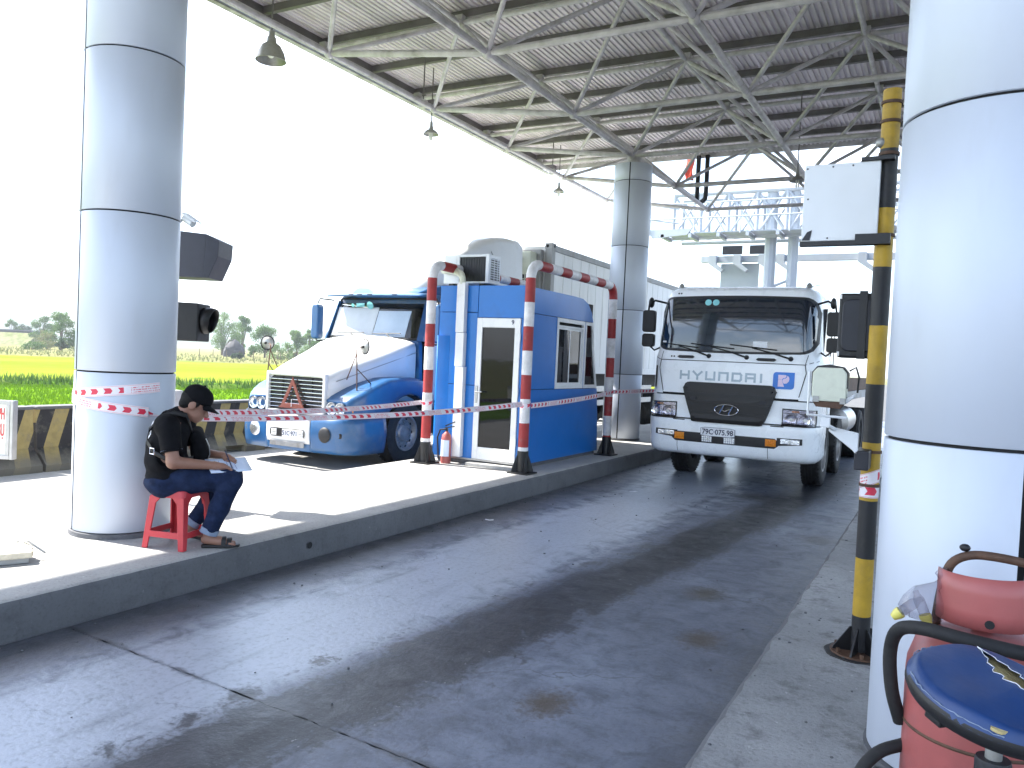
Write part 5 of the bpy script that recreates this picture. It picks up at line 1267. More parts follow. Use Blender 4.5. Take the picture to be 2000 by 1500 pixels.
# visor with marker lights
v = MB(); rows = []
for k, (dy, dz) in enumerate(((10.64, 2.715), (10.62, 2.73), (10.68, 2.755), (10.95, 2.79))): rows.append([(LX+(-1+2*i/16)*(1.06 if k < 2 else 1.04), dy+.12*(abs(-1+2*i/16))**2.2, dz) for i in range(17)])
v.loft(rows, closed=False, cap=False); vi = v.build('visor', 'truck_blue', lt, 50, solid=.015)
for x in (-.42, -.22, 0, .5): MB().bx(LX+x-.05, LX+x+.05, 10.605+.12*abs(x)**2.2, 10.62+.12*abs(x)**2.2, 2.728, 2.745).build('visor_lamp', 'dark_grey_metal', vi, None)
# sleeper and roof fairing
MB().loft([cab_sec(12.08, 1.07, 1.0, 2.9), cab_sec(14.0, 1.10, 1.0, 3.2)]).build('sleeper', 'truck_white_old', lt, 45)
fa = [(11.0, .80, 2.80), (11.2, .88, 2.90), (11.5, .95, 2.98), (11.85, .99, 3.02)]
MB().loft([cab_sec(y, hw, 2.70, z, .06) for y, hw, z in fa]).build('roof_cap', 'truck_blue', lt, 45)
fb = [(11.22, .62, 2.98), (11.4, .80, 3.16), (11.65, .88, 3.38), (11.96, .97, 3.60), (12.3, 1.01, 3.79), (12.65, 1.04, 3.94), (13.05, 1.06, 4.05), (13.5, 1.07, 4.11), (13.95, 1.08, 4.12), (14.08, 1.07, 4.07)]
fo = MB().loft([cab_sec(y, hw, 2.72, z, .22-.10*min(1, max(0, (y-11.8)/1.2))) for y, hw, z in fb]).build('roof_fairing', 'truck_white_old', lt, 45)
MB().path([(LX+1.055, 13.2, 2.9), (LX+1.065, 13.08, 3.3), (LX+1.05, 12.9, 3.66), (LX+.96, 12.85, 3.85)], .006, 6).build('fairing_seam', 'container_rail', fo)
# mirrors: blue door mirrors and round wing mirrors on tripods
for s in (-1, 1):
    x = LX+s*1.30
    m = MB().prism(rrect(x-.085, x+.085, 1.96, 2.58, .07), 'y', 10.70, 10.86).build('door_mirror', 'truck_blue', lt, 40, bevel=.03, seg=3)
    MB().path([(LX+s*1.02, 10.9, 2.66), (x-s*.05, 10.78, 2.68), (x, 10.78, 2.60)], .014, 8).build('mirror_arm', 'black_plastic', m)
    MB().path([(LX+s*1.04, 10.85, 1.95), (x, 10.78, 1.93), (x, 10.78, 1.98)], .014, 8).build('mirror_arm', 'black_plastic', m)
    base1, base2 = Vector((LX+s*.93, 9.26, 1.15)), Vector((LX+s*.97, 9.55, 1.27)); tip = Vector((LX+s*.88, 9.28, 1.80))
    w_ = MB().path([base1, base1.lerp(tip, .6), tip, tip+Vector((s*.06, .03, .03)), tip+Vector((s*.12, .05, .03))], .010, 8).build('wing_mirror', 'rusty_steel', lt)
    MB().tube(base2, base1.lerp(tip, .55), .008, None, 8).build('stay', 'rusty_steel', w_)
    MB().tube(Vector((LX+s*.66, 9.32, 1.30)), base1.lerp(tip, .9), .008, None, 8).build('stay', 'rusty_steel', w_)
    MB().lathe([(0, .05), (.06, .045), (.10, .02), (.112, 0), (.10, -.006), (0, -.006)], 24, tip+Vector((s*.12, .06, .04)), Matrix.Rotation(-s*.35, 3, 'Z') @ Matrix.Rotation(PI/2, 3, 'X')).build('mirror_disc', 'lamp_metal', w_)
    MB().path([tuple(tip+Vector((s*.12, .045, .04))+Matrix.Rotation(-s*.35, 3, 'Z') @ Vector((.112*math.cos(a), 0, .112*math.sin(a)))) for a in [2*PI*i/24 for i in range(24)]], .009, 6, closed=True).build('mirror_rim', 'rubber', w_)
    MB().ball(tuple(tip+Vector((s*.115, -.005, .035))), .022, 10, 6).build('mirror_boss', 'black_plastic', w_)
MB().ball((LX+.66, 9.32, 1.30), .035, 12, 8, sx=.5).build('stay_foot', 'steel_bare', lt)
# running gear
for s in (-1, 1):
    wheel(lt, LX+s*.98, WY, WZ, .50, .29, s)
    for y in (14.5, 15.8): wheel(lt, LX+s*.90, y, .5, .5, .5, s, tread=False, front=False)
    MB().path([(LX+s*.82, 11.2, .72), (LX+s*.82, 11.24, .72), (LX+s*.82, 12.75, .72), (LX+s*.82, 12.8, .72)], [.05, .29, .29, .05], 22).build('fuel_tank', 'steel_bare', lt)
    MB().bx(LX+s*.95-.10, LX+s*.95+.10, 10.98, 11.15, .45, .95).build('step_box', 'dark_grey_metal', lt, None, bevel=.01)
    MB().bx(LX+s*.44-.045, LX+s*.44+.045, 9.3, 16.2, .62, .9).build('chassis_rail', 'chassis_dark', lt, None)
MB().tube((LX-.9, WY, .5), (LX+.9, WY, .5), .06, None, 10).build('axle', 'chassis_dark', lt)
MB().bx(LX-.5, LX+.5, 9.1, 10.7, .55, .95).build('engine_block', 'chassis_dark', lt, None)
# warning triangle hung on the grille
wt = thing('warning_triangle', 'faded red warning triangle hung on the blue truck grille', 'warning triangle', (LX-.02, 8.91, .88))
c = (LX-.015, 1.075); P = [(c[0]-.235, .885), (c[0]+.235, .885), (c[0], 1.335)]
yT = 8.905
for i in range(3):
    a, d_ = Vector((P[i][0], 0, P[i][1])), Vector((P[(i+1) % 3][0], 0, P[(i+1) % 3][1])); dr_ = (d_-a).normalized(); ce = Vector((c[0], 0, 1.03)); nn = (ce-a); nn = (nn-dr_*nn.dot(dr_)).normalized()*.052
    q = [a-dr_*.01, d_+dr_*.01, d_-dr_*.085+nn, a+dr_*.085+nn]
    MB().prism([(p.x, p.z) for p in q], 'y', yT-.012+i*.003, yT+.006+i*.003).build('reflector_bar', 'triangle_red', wt, None, bevel=.004)
MB().bx(c[0]-.25, c[0]+.25, yT-.02, yT+.02, .865, .885).build('foot_bar', 'triangle_red', wt, None)
MB().path([(c[0], yT-.014, 1.0), (c[0], yT-.016, .88)], .004, 6).build('string', 'white_thread', wt)

# ================================================================ REFRIGERATED CONTAINER ON ITS TRAILER
ct = thing('container_trailer', 'long off-white refrigerated container on a trailer behind the blue truck', 'trailer', (-8.62, 20, 0))
cx0, cx1, cy0, cy1, cz0, cz1 = -9.84, -7.41, 15.05, 27.2, 1.50, 4.21
MB().bx(cx0+.03, cx1-.03, cy0+.03, cy1-.03, cz0+.05, cz1-.03).build('box_core', 'container_white', ct, None)
for (x0, x1) in ((cx0, cx0+.09), (cx1-.09, cx1)):
    MB().bx(x0, x1, cy0, cy1, cz1-.13, cz1).build('top_rail', 'container_rail', ct, None, bevel=.006); MB().bx(x0, x1, cy0, cy1, cz0, cz0+.16).build('bottom_rail', 'container_white', ct, None, bevel=.006)
for (x, y) in ((cx0, cy0), (cx1-.17, cy0), (cx0, cy1-.17), (cx1-.17, cy1-.17)):
    MB().bx(x+.004, x+.166, y-.004, y+.16, cz0+.01, cz1-.10).build('corner_post', 'container_rail', ct, None, bevel=.006)
    ca = MB().bx(x-.006, x+.178, y-.01, y+.178, cz1-.10, cz1+.03).build('corner_casting', 'container_rail', ct, None, bevel=.008)
    MB().lathe([(0, 0), (.032, 0), (.032, .003)], 14, (x+.06, y-.012, cz1-.035), Matrix.Rotation(PI/2, 3, 'X')).build('casting_hole', 'joint_dark', ca); MB().lathe([(0, 0), (.032, 0), (.032, .003)], 14, (x+.180, y+.09, cz1-.035), Matrix.Rotation(PI/2, 3, 'Y')).build('casting_hole', 'joint_dark', ca)
k = 0; y = cy0+.175
while y < cy1-.3:
    b = MB(); b.bx(cx1-.03, cx1-.012-.004*(k % 2), y, y+.222, cz0+.165, cz1-.135); b.build('side_panel', 'container_white', ct, None, bevel=.004); y += .228; k += 1
# refrigeration unit on the front wall
MB().bx(cx0+.2, cx1-.2, cy0-.14, cy0+.0, cz0+.1, cz1-.12).build('front_frame', 'container_rail', ct, None, bevel=.01)
ru = MB().bx(cx0+.32, cx1-.28, cy0-.42, cy0-.142, 2.6, 4.02).build('cooling_unit', 'cream_box', ct, None, bevel=.03)
b = MB()
for i in range(7):
    for k in range(8): b.bx(cx1-1.05+i*.11, cx1-.97+i*.11, cy0-.428, cy0-.421, 2.72+k*.105, 2.80+k*.105)
b.build('grille_openings', 'grille_black', ru, None)
MB().bx(cx0+.5, cx1-.5, cy0-.45, cy0-.425, 3.62, 3.95).build('upper_cover', 'cream_box', ru, None, bevel=.02)
for s in (-1, 1):
    MB().bx(LX+s*.5-.06, LX+s*.5+.06, 15.2, 27, 1.1, 1.49).build('trailer_rail', 'chassis_dark', ct, None)
    for y in (17.2, 18.4): MB().bx(LX+s*.9-.05, LX+s*.9+.05, y, y+.1, .3, 1.3).build('landing_leg', 'chassis_dark', ct, None)
    for y in (22.6, 23.9, 25.2): wheel(ct, LX+s*.92, y, .5, .5, .5, s, tread=False, front=False)
    for (z) in (.72, 1.06): MB().bx(LX+s*1.15-.015, LX+s*1.15+.015, 17.6, 22.0, z, z+.14).build('side_guard', 'steel_bare', ct, None, bevel=.006)
    for y in (17.9, 19.6, 21.4): MB().bx(LX+s*1.08-.03, LX+s*1.08+.03, y, y+.06, .70, 1.45).build('guard_post', 'chassis_dark', ct, None)
# ================================================================ SEATED MAN
def smin(a, b, k):
    h = np.clip(.5+.5*(b-a)/k, 0, 1); return b+(a-b)*h-k*h*(1-h)
def sdf_prim(P, pr):
    kind = pr[0]
    if kind == 'c':            # tapered capsule a,b,ra,rb
        a, b, ra, rb = np.array(pr[1]), np.array(pr[2]), pr[3], pr[4]; ab = b-a
        t = np.clip(((P-a) @ ab)/(ab @ ab), 0, 1); q = P-(a+t[:, None]*ab); return np.sqrt((q*q).sum(1))-(ra+(rb-ra)*t)
    if kind == 'e':            # ellipsoid centre, radii, optional rotation (3x3 rows = local axes)
        c, r = np.array(pr[1]), np.array(pr[2]); q = P-c
        if len(pr) > 3: q = q @ np.array(pr[3]).T
        k0 = np.sqrt(((q/r)**2).sum(1)); k1 = np.sqrt(((q/(r*r))**2).sum(1))+1e-9; return k0*(k0-1)/k1
def surface(prims, res, k=.02, cuts=()):
    """dual-contour (surface nets) mesh of a smooth union; cuts = half spaces (point, normal) kept where n.(p-c) < 0"""
    lo = np.full(3, 1e9); hi = -lo
    for pr in prims:
        if pr[0] == 'c':
            for p, r in ((pr[1], pr[3]), (pr[2], pr[4])): lo = np.minimum(lo, np.array(p)-r); hi = np.maximum(hi, np.array(p)+r)
        else: m = max(pr[2]); lo = np.minimum(lo, np.array(pr[1])-m); hi = np.maximum(hi, np.array(pr[1])+m)
    lo -= res*3; hi += res*3; n = np.ceil((hi-lo)/res).astype(int)+1
    gx, gy, gz = [lo[i]+res*np.arange(n[i]) for i in range(3)]
    D = np.full(tuple(n), 10.0)
    for pr in prims:
        kk = pr[-1] if isinstance(pr[-1], dict) else {}
        kb = kk.get('k', k)
        pp = pr[:-1] if kk else pr
        if pp[0] == 'c': l2 = np.minimum(np.array(pp[1])-pp[3], np.array(pp[2])-pp[4]); h2 = np.maximum(np.array(pp[1])+pp[3], np.array(pp[2])+pp[4]); m = max(pp[3], pp[4]); l2 -= m*.2; h2 += m*.2
        else: m = max(pp[2]); l2 = np.array(pp[1])-m; h2 = np.array(pp[1])+m
        mar = .06; i0 = np.maximum(((l2-mar-lo)/res).astype(int), 0); i1 = np.minimum(((h2+mar-lo)/res).astype(int)+2, n)
        sl_ = tuple(slice(i0[i], i1[i]) for i in range(3))
        G = np.stack(np.meshgrid(gx[sl_[0]], gy[sl_[1]], gz[sl_[2]], indexing='ij'), -1).reshape(-1, 3)
        d = sdf_prim(G, pp).reshape([i1[i]-i0[i] for i in range(3)]); D[sl_] = smin(D[sl_], d, kb)
    if cuts:
        G = np.stack(np.meshgrid(gx, gy, gz, indexing='ij'), -1)
        for c, nn, rad in cuts:
            pl = (G-np.array(c)) @ (np.array(nn)/np.linalg.norm(nn))
            near = np.sqrt(((G-np.array(c))**2).sum(-1)) < rad
            D = np.where(near, np.maximum(D, pl), D)
    S = D < 0; nx_, ny_, nz_ = n
    c8 = [(i, j, l) for i in (0, 1) for j in (0, 1) for l in (0, 1)]
    cnt = sum(S[i:nx_-1+i, j:ny_-1+j, l:nz_-1+l].astype(np.int8) for i, j, l in c8); act = (cnt > 0) & (cnt < 8)
    idx = -np.ones(act.shape, int); cells = np.argwhere(act); idx[act] = np.arange(len(cells))
    acc = np.zeros((len(cells), 3)); num = np.zeros(len(cells))
    for a in range(8):
        for b_ in range(a+1, 8):
            A, B = np.array(c8[a]), np.array(c8[b_])
            if abs(A-B).sum() != 1: continue
            da = D[tuple((cells+A).T)]; db = D[tuple((cells+B).T)]; cr = (da < 0) != (db < 0); t = np.where(cr, da/(da-db+1e-12), 0)
            acc += np.where(cr[:, None], cells+A+t[:, None]*(B-A), 0); num += cr
    V = lo+res*(acc/num[:, None]); F = []
    for ax in range(3):
        s0 = [slice(0, None)]*3; s0[ax] = slice(0, -1); s1 = [slice(0, None)]*3; s1[ax] = slice(1, None)
        e = np.argwhere(S[tuple(s0)] != S[tuple(s1)]); u, v_ = (ax+1) % 3, (ax+2) % 3
        ok = (e[:, u] > 0) & (e[:, v_] > 0) & (e[:, u] < n[u]-1) & (e[:, v_] < n[v_]-1); e = e[ok]
        def cell(du, dv):
            q = e.copy(); q[:, u] += du; q[:, v_] += dv; return idx[tuple(q.T)]
        Q = np.stack([cell(-1, -1), cell(0, -1), cell(0, 0), cell(-1, 0)], 1); fl = S[tuple(e.T)]; Q[~fl] = Q[~fl][:, ::-1]; F.append(Q)
    F = np.concatenate(F); F = F[(F >= 0).all(1)]
    return V, F
MAN = Vector((-5.04, 3.99, KZ)); fa_ = math.atan2(.70, .715)
MM = Matrix.Translation(MAN) @ Matrix.Rotation(fa_, 4, 'Z')
def org(name, prims, res, mat, parent, k=.02, cuts=()):
    V, F = surface(prims, res, k, cuts); me = bpy.data.meshes.new(name); me.from_pydata(V.tolist(), [], F.tolist()); me.transform(MM)
    o = link(me, name, mat, parent, 180, recalc=False)
    md = o.modifiers.new('relax', 'SMOOTH'); md.factor = .5; md.iterations = 2
    return o
# joints in the man's own frame: x forward, y to his left, z up from the island
hipR, hipL = (-.03, -.09, .50), (-.03, .09, .50)
kneeR, kneeL = (.425, -.12, .505), (.41, .13, .50)
ankR, ankL = (.275, -.11, .105), (.13, .12, .125)
shR, shL = (-.015, -.20, .905), (.035, .19, .91)
elR, elL = (.03, -.25, .655), (.14, .27, .665)
wrR, wrL = (.305, -.155, .620), (.335, .08, .665)
head = (.145, -.015, 1.060)
hd = math.radians(28)          # head bowed forward
hf = Vector((math.cos(hd), 0, -math.sin(hd))); hu = Vector((math.sin(hd), 0, math.cos(hd)))
def hp(a, b, c): return tuple(Vector(head)+hf*a+Vector((0, 1, 0))*b+hu*c)
HR = [tuple(hf), (0, 1, 0), tuple(hu)]
body = [('e', (-.03, 0, .50), (.14, .165, .11)), ('e', (-.045, 0, .66), (.115, .155, .17)), ('e', (-.02, 0, .83), (.115, .165, .14)), ('c', shR, shL, .07, .07),
        ('c', (-.02, -.005, .93), (.085, -.012, 1.02), .062, .056),
        ('e', hp(-.012, 0, .03), (.098, .078, .105), HR), ('e', hp(.035, 0, -.055), (.062, .058, .068), HR), ('e', hp(.062, 0, -.098), (.024, .03, .022), HR),
        ('c', hp(.092, 0, -.008), hp(.112, 0, -.040), .010, .016, {'k': .012}), ('e', hp(.088, 0, -.072), (.013, .024, .009), HR, {'k': .006}), ('e', hp(.086, 0, -.086), (.012, .021, .008), HR, {'k': .006}),
        ('e', hp(-.012, .078, -.012), (.028, .010, .036), HR, {'k': .008}), ('e', hp(-.012, -.078, -.012), (.028, .010, .036), HR, {'k': .008}),
        ('c', hp(.085, -.045, .018), hp(.094, .045, .018), .012, .012, {'k': .015}),
        ('c', shR, elR, .052, .045), ('c', elR, wrR, .045, .029), ('c', shL, elL, .052, .044), ('c', elL, wrL, .043, .029),
        ('c', hipR, kneeR, .085, .058), ('c', hipL, kneeL, .085, .058), ('c', kneeR, ankR, .056, .036), ('c', kneeL, ankL, .056, .036),
        # feet: heel, ball, toes
        ('c', (.255, -.11, .060), (.36, -.115, .045), .034, .034), ('c', (.36, -.115, .045), (.44, -.12, .033), .036, .018),
        ('c', (.115, .12, .085), (.20, .125, .050), .034, .033), ('c', (.20, .125, .050), (.275, .13, .030), .036, .018)]
for i in range(5): body.append(('c', (.425, -.155+.016*i, .035), (.465-.008*i*(1 if i < 4 else .3), -.162+.018*i, .030), .011, .010 if i < 4 else .013, {'k': .006}))
# right hand gripping a pen, left hand flat on the paper
def hand(w_, d, up, lat, curl, pen=False):
    W = Vector(w_); d = Vector(d).normalized(); up = Vector(up).normalized(); lat = Vector(lat).normalized(); o = []
    palm = W+d*.055; o.append(('e', tuple(palm), (.052, .042, .020), [tuple(d), tuple(lat), tuple(up)], {'k': .015}))
    o.append(('c', w_, tuple(palm), .028, .026, {'k': .015}))
    for i, ln in enumerate((.072, .080, .074, .058)):
        a = W+d*.092+lat*(.030-.020*i); b_ = a+d*ln*.45*math.cos(curl*.5)-up*ln*.45*math.sin(curl*.5); c_ = b_+d*ln*.35*math.cos(curl*1.3)-up*ln*.35*math.sin(curl*1.3); e_ = c_+d*ln*.25*math.cos(curl*2.0)-up*ln*.25*math.sin(curl*2.0)
        o += [('c', tuple(a), tuple(b_), .0100, .0090, {'k': .004}), ('c', tuple(b_), tuple(c_), .0090, .0083, {'k': .004}), ('c', tuple(c_), tuple(e_), .0083, .0072, {'k': .004})]
    a = W+d*.035+lat*.034; b_ = a+d*.035+lat*.022-up*.008; c_ = b_+d*.032-lat*.010-up*.008
    o += [('c', tuple(a), tuple(b_), .0125, .0105, {'k': .008}), ('c', tuple(b_), tuple(c_), .0105, .0085, {'k': .004})]
    return o
body += hand(wrR, (.93, .30, -.16), (.18, 0, 1), (-.25, .93, .1), .75)
body += hand(wrL, (.80, -.52, -.20), (.18, 0, 1), (-.45, -.85, 0), .30)
pn = thing('person', 'man in black cap and polo shirt sitting on a red stool, writing on papers', 'person', tuple(MAN))
org('body', body, .0065, 'skin', pn)
# clothing
shirt = [('e', (-.03, 0, .52), (.160, .190, .085)), ('e', (-.05, 0, .64), (.150, .185, .15)), ('e', (-.05, 0, .75), (.142, .185, .14)), ('e', (-.022, 0, .86), (.138, .185, .13)), ('c', (-.035, -.17, .915), (.01, .17, .92), .085, .085),
         ('c', (-.02, 0, .93), (.035, -.005, .975), .085, .072), ('c', (shR[0], shR[1], shR[2]), (elR[0]-.003, elR[1], elR[2]+.03), .080, .070), ('c', shL, (elL[0]-.02, elL[1]-.01, elL[2]+.04), .080, .070),
         ('e', (.045, .01, .60), (.075, .15, .075)), ('c', (.05, -.10, .56), (.05, .10, .56), .055, .055), ('c', (-.10, -.10, .60), (-.11, .10, .60), .05, .05, {'k': .03}), ('c', (-.09, -.13, .70), (-.06, -.15, .62), .035, .03, {'k': .03}), ('c', (.06, -.10, .70), (.03, -.16, .66), .03, .03, {'k': .03})]
dR = np.array(elR)-np.array(shR); dR = dR/np.linalg.norm(dR); dL = np.array(elL)-np.array(shL); dL = dL/np.linalg.norm(dL)
sc_ = (tuple(np.array(shR)+dR*.185), tuple(dR), .135); sc2 = (tuple(np.array(shL)+dL*.185), tuple(dL), .135)
sh = org('polo_shirt', shirt, .008, 'shirt_black', pn, .03, [sc_, sc2, ((.07, -.01, 1.015), (.5, 0, .86), .10)])
jeans = [('e', (-.035, 0, .475), (.165, .190, .095)), ('c', (-.05, -.085, .475), (.13, -.105, .505), .108, .098), ('c', (.13, -.105, .505), (kneeR[0], kneeR[1], kneeR[2]), .098, .076), ('c', (-.05, .085, .475), (.13, .105, .505), .108, .098), ('c', (.13, .105, .505), kneeL, .098, .076),
         ('c', kneeR, (.345, -.115, .30), .078, .072), ('c', (.345, -.115, .30), ankR, .072, .060), ('c', kneeL, (.255, .125, .30), .078, .070), ('c', (.255, .125, .30), ankL, .070, .058),
         ('c', (.37, -.14, .565), (.40, -.06, .57), .03, .03, {'k': .03}), ('c', (.36, -.16, .45), (.37, -.09, .42), .022, .022, {'k': .03}), ('c', (.33, -.16, .22), (.30, -.07, .19), .02, .02, {'k': .03}), ('c', (.30, -.16, .15), (.25, -.09, .16), .02, .02, {'k': .03}), ('c', (.05, -.17, .55), (.10, -.06, .60), .018, .018, {'k': .03})]
aR = np.array(ankR)-np.array((.345, -.115, .30)); aL = np.array(ankL)-np.array((.255, .125, .30))
je = org('jeans', jeans, .008, 'denim', pn, .03, [(tuple(np.array(ankR)), tuple(aR), .12), (tuple(np.array(ankL)), tuple(aL), .11)])
def ring_at(name, c, d, r0, r1, h, mat, par):
    d = Vector(d).normalized(); q = d.to_track_quat('Z', 'Y').to_matrix()
    b = MB(); b.lathe([(r0-.006, -h/2), (r0, -h/2+.002), (r1, h/2-.002), (r1-.006, h/2)], 26, c, q); b.v = [tuple(MM @ Vector(v)) for v in b.v]; return b.build(name, mat, par, 60)
ring_at('turned_cuff', (ankR[0]+.006, ankR[1], ankR[2]+.020), aR, .066, .068, .045, 'denim_cuff', je); ring_at('turned_cuff', (ankL[0]+.008, ankL[1], ankL[2]+.018), aL, .064, .066, .045, 'denim_cuff', je)
ring_at('sleeve_stripe', tuple(Vector(sc_[0])-Vector(dR)*.012), dR, .0765, .0765, .004, 'ink_grey', sh)
# collar, hair, cap
org('collar', [('c', (-.055, -.055, .985), (.055, -.075, 1.0), .018, .016), ('c', (-.055, .055, .985), (.055, .06, 1.0), .018, .016), ('c', (-.065, -.05, .985), (-.065, .05, .985), .020, .020)], .006, 'shirt_black', sh, .02)
org('hair', [('e', hp(-.030, 0, .03), (.095, .084, .088), HR), ('e', hp(-.065, 0, -.03), (.048, .070, .045), HR), ('c', hp(.018, -.072, .018), hp(.014, -.073, -.004), .012, .010), ('c', hp(.018, .072, .018), hp(.014, .073, -.004), .012, .010)], .006, 'hair_black', pn, .015)
cap = org('cap', [('e', hp(-.010, 0, .060), (.112, .093, .090), HR), ('c', hp(-.10, -.03, .02), hp(-.10, .03, .02), .018, .018)], .006, 'shirt_black', pn, .02, [(hp(-.01, 0, .022), tuple(-hu+hf*.0), .2)])
b = MB(); rows = []
for layer in (0, -.005):
    for k in range(7):
        u = k/6; rr_ = []
        for i in range(13):
            v_ = -1+2*i/12; a = v_*1.15; rx = .098+.085*u*math.cos(v_*1.2); x_ = rx*math.cos(a*.82); y_ = (.086+.008*u)*math.sin(a)
            rr_.append(tuple(MM @ Vector(hp(x_-.004, y_, .040-.022*u-.020*v_*v_+layer))))
        rows.append(rr_)
b.loft(rows[:7], False, False); b.build('peak', 'shirt_black', cap, 60, solid=.005)
b = MB(); b.ball(tuple(MM @ Vector(hp(-.01, 0, .152))), .008, 8, 5); b.build('cap_button', 'shirt_black', cap)
# white print on the back of the shirt
b = MB(); pts = []
for k in range(9):
    u = k/8; z = .80+.13*u; x_ = -.150+.052*u*u+.004; pts.append([(x_-.012+.02*abs(y_)*3*.6, y_, z) for y_ in (-.085, -.06, -.035)])
# printed oval, laid just outside the cloth
n0 = len(b.v)
def backpt(y_, z): # project onto shirt back by marching
    P_ = np.array([[-.30+.002*i, y_, z] for i in range(150)]); D = np.full(150, 10.)
    for pr in shirt:
        pp = pr[:-1] if isinstance(pr[-1], dict) else pr; D = smin(D, sdf_prim(P_, pp), .03)
    i = int(np.argmax(D < 0)); return -.30+.002*i-.006
def ring2(cy, cz, ry, rz, t_):
    q = []
    for k in range(24):
        a = 2*PI*k/24; q.append([(backpt(cy+m*ry*math.cos(a), cz+m*rz*math.sin(a)), cy+m*ry*math.cos(a), cz+m*rz*math.sin(a)) for m in (1, 1-t_)])
    return q
rg = ring2(-.075, .855, .028, .062, .38)
for k in range(24):
    a, c2 = rg[k], rg[(k+1) % 24]; b.quad(*[tuple(MM @ Vector(p)) for p in (a[0], c2[0], c2[1], a[1])])
for (ya, za, yb, zb) in ((-.10, .915, -.055, .935), (-.045, .83, -.02, .93)):
    P0 = [(ya, za), (ya+.012, za-.012), (yb+.012, zb-.012), (yb, zb)]; b.quad(*[tuple(MM @ Vector((backpt(p[0], p[1]), p[0], p[1]))) for p in P0])
b.build('back_print', 'plate_white', sh, None, solid=.003)
# sandals
def sandal(nm, c, tilt, foot):
    M2 = MM @ Matrix.Translation(c) @ Matrix.Rotation(tilt, 4, 'Y')
    sole = [(-.07, -.032), (-.075, .0), (-.07, .032), (0, .034), (.08, .046), (.15, .048), (.19, .03), (.20, 0), (.19, -.03), (.15, -.046), (.08, -.042), (0, -.034)]
    s_ = MB().prism(sole, 'z', -.012, .010, M2).build('sandal', 'sandal_black', pn, None, bevel=.006)
    for (x, h) in ((.085, .062), (.125, .052)):
        b = MB(); r_ = []
        for k in range(9): a = PI*k/8; r_.append([tuple(M2 @ Vector((x+dx, -.048*math.cos(a), .004+h*math.sin(a)))) for dx in (-.016, .016)])
        b.loft(r_, False, False); b.build('strap', 'sandal_black', s_, None, solid=.004)
    return s_
sandal('sandal', (.30, -.115, .014), 0.0, 0); sandal('sandal', (.155, .125, .030), .18, 1)
# sling bag worn in front with its strap across the back
sb = thing('sling_bag', 'black sling bag worn on the chest of the seated man', 'bag', tuple(MM @ Vector((.16, .05, .62))))
o = org('pouch', [('e', (.165, .075, .73), (.060, .085, .125)), ('e', (.19, .07, .68), (.055, .08, .075)), ('c', (.15, .02, .82), (.15, .13, .84), .045, .045)], .007, 'shirt_black', sb, .03)
MB().path([tuple(MM @ Vector(p)) for p in ((.222, .02, .80), (.248, .03, .74), (.252, .04, .68), (.235, .045, .63))], .004, 6).build('zip', 'steel_bare', o)
b = MB(); r_ = []
P_ = [(.12, .02, .82), (.085, -.10, .985), (.01, -.14, 1.005), (-.08, -.13, .955), (-.145, -.11, .87), (-.155, -.13, .79), (-.10, -.185, .715), (-.03, -.205, .68), (.06, -.17, .66), (.13, -.05, .66)]
for i, p in enumerate(P_):
    out_ = Vector((p[0]+.03, p[1], 0)).normalized(); p = Vector(p)+out_*.015; r_.append([tuple(MM @ (p+Vector((0, 0, dz)))) for dz in (-.017, .017)])
b.loft(r_, False, False); o = b.build('strap', 'sandal_black', sb, 60, solid=.004)
bp_ = MM @ Vector((-.118, -.205, .728)); fr = MM.to_3x3(); 
b = MB(); c_ = [(-.028, -.020), (.028, -.020), (.028, .020), (-.028, .020)]
b.path([tuple(bp_+fr @ Vector((x*.6, -x*.75, z))) for x, z in c_], .004, 6, closed=True); b.build('buckle', 'chrome', sb)
# papers and pen
pa = thing('papers', 'pale sheets of paper on the seated man\'s knee', 'paper', tuple(MM @ Vector((.40, -.05, .59))))
Mp = MM @ Matrix.Translation((.40, -.06, .605)) @ Matrix.Rotation(.10, 4, 'Y') @ Matrix.Rotation(.34, 4, 'X') @ Matrix.Rotation(.35, 4, 'Z')
for k in range(3):
    b = MB(); ry = random.uniform(-.02, .02); rows = []
    for j in range(7): rows.append([tuple(Mp @ Vector((-.148+.296*j/6+ry, -.105+.21*i/6, .003*k+.012*((i/6-.5)**2)+.010*((j/6-.4)**2)))) for i in range(7)])
    b.loft(rows, False, False); s_ = b.build('sheet', 'paper', pa, 60, solid=.0012)
b = MB()
for k in range(7):
    b.bx(-.12+.026*k, -.116+.026*k, -.08, .07 if k % 3 else .02, .0125, .0130, Mp)
b.build('printed_lines', 'ink_grey', pa, None)
pe = thing('pen', 'dark pen held in the writing hand', 'pen', tuple(MM @ Vector((.40, -.11, .60))))
tipv = Vector((.428, -.118, .592)); tail = Vector((.375, -.135, .725))
MB().path([tuple(MM @ tipv), tuple(MM @ tipv.lerp(tail, .12)), tuple(MM @ tail)], [.0015, .0045, .0045], 10).build('barrel', 'navy_ink', pe)
MB().tube(tuple(MM @ tail), tuple(MM @ (tail+(tail-tipv).normalized()*.012)), .005, .004, 10).build('cap', 'black_plastic', pe)

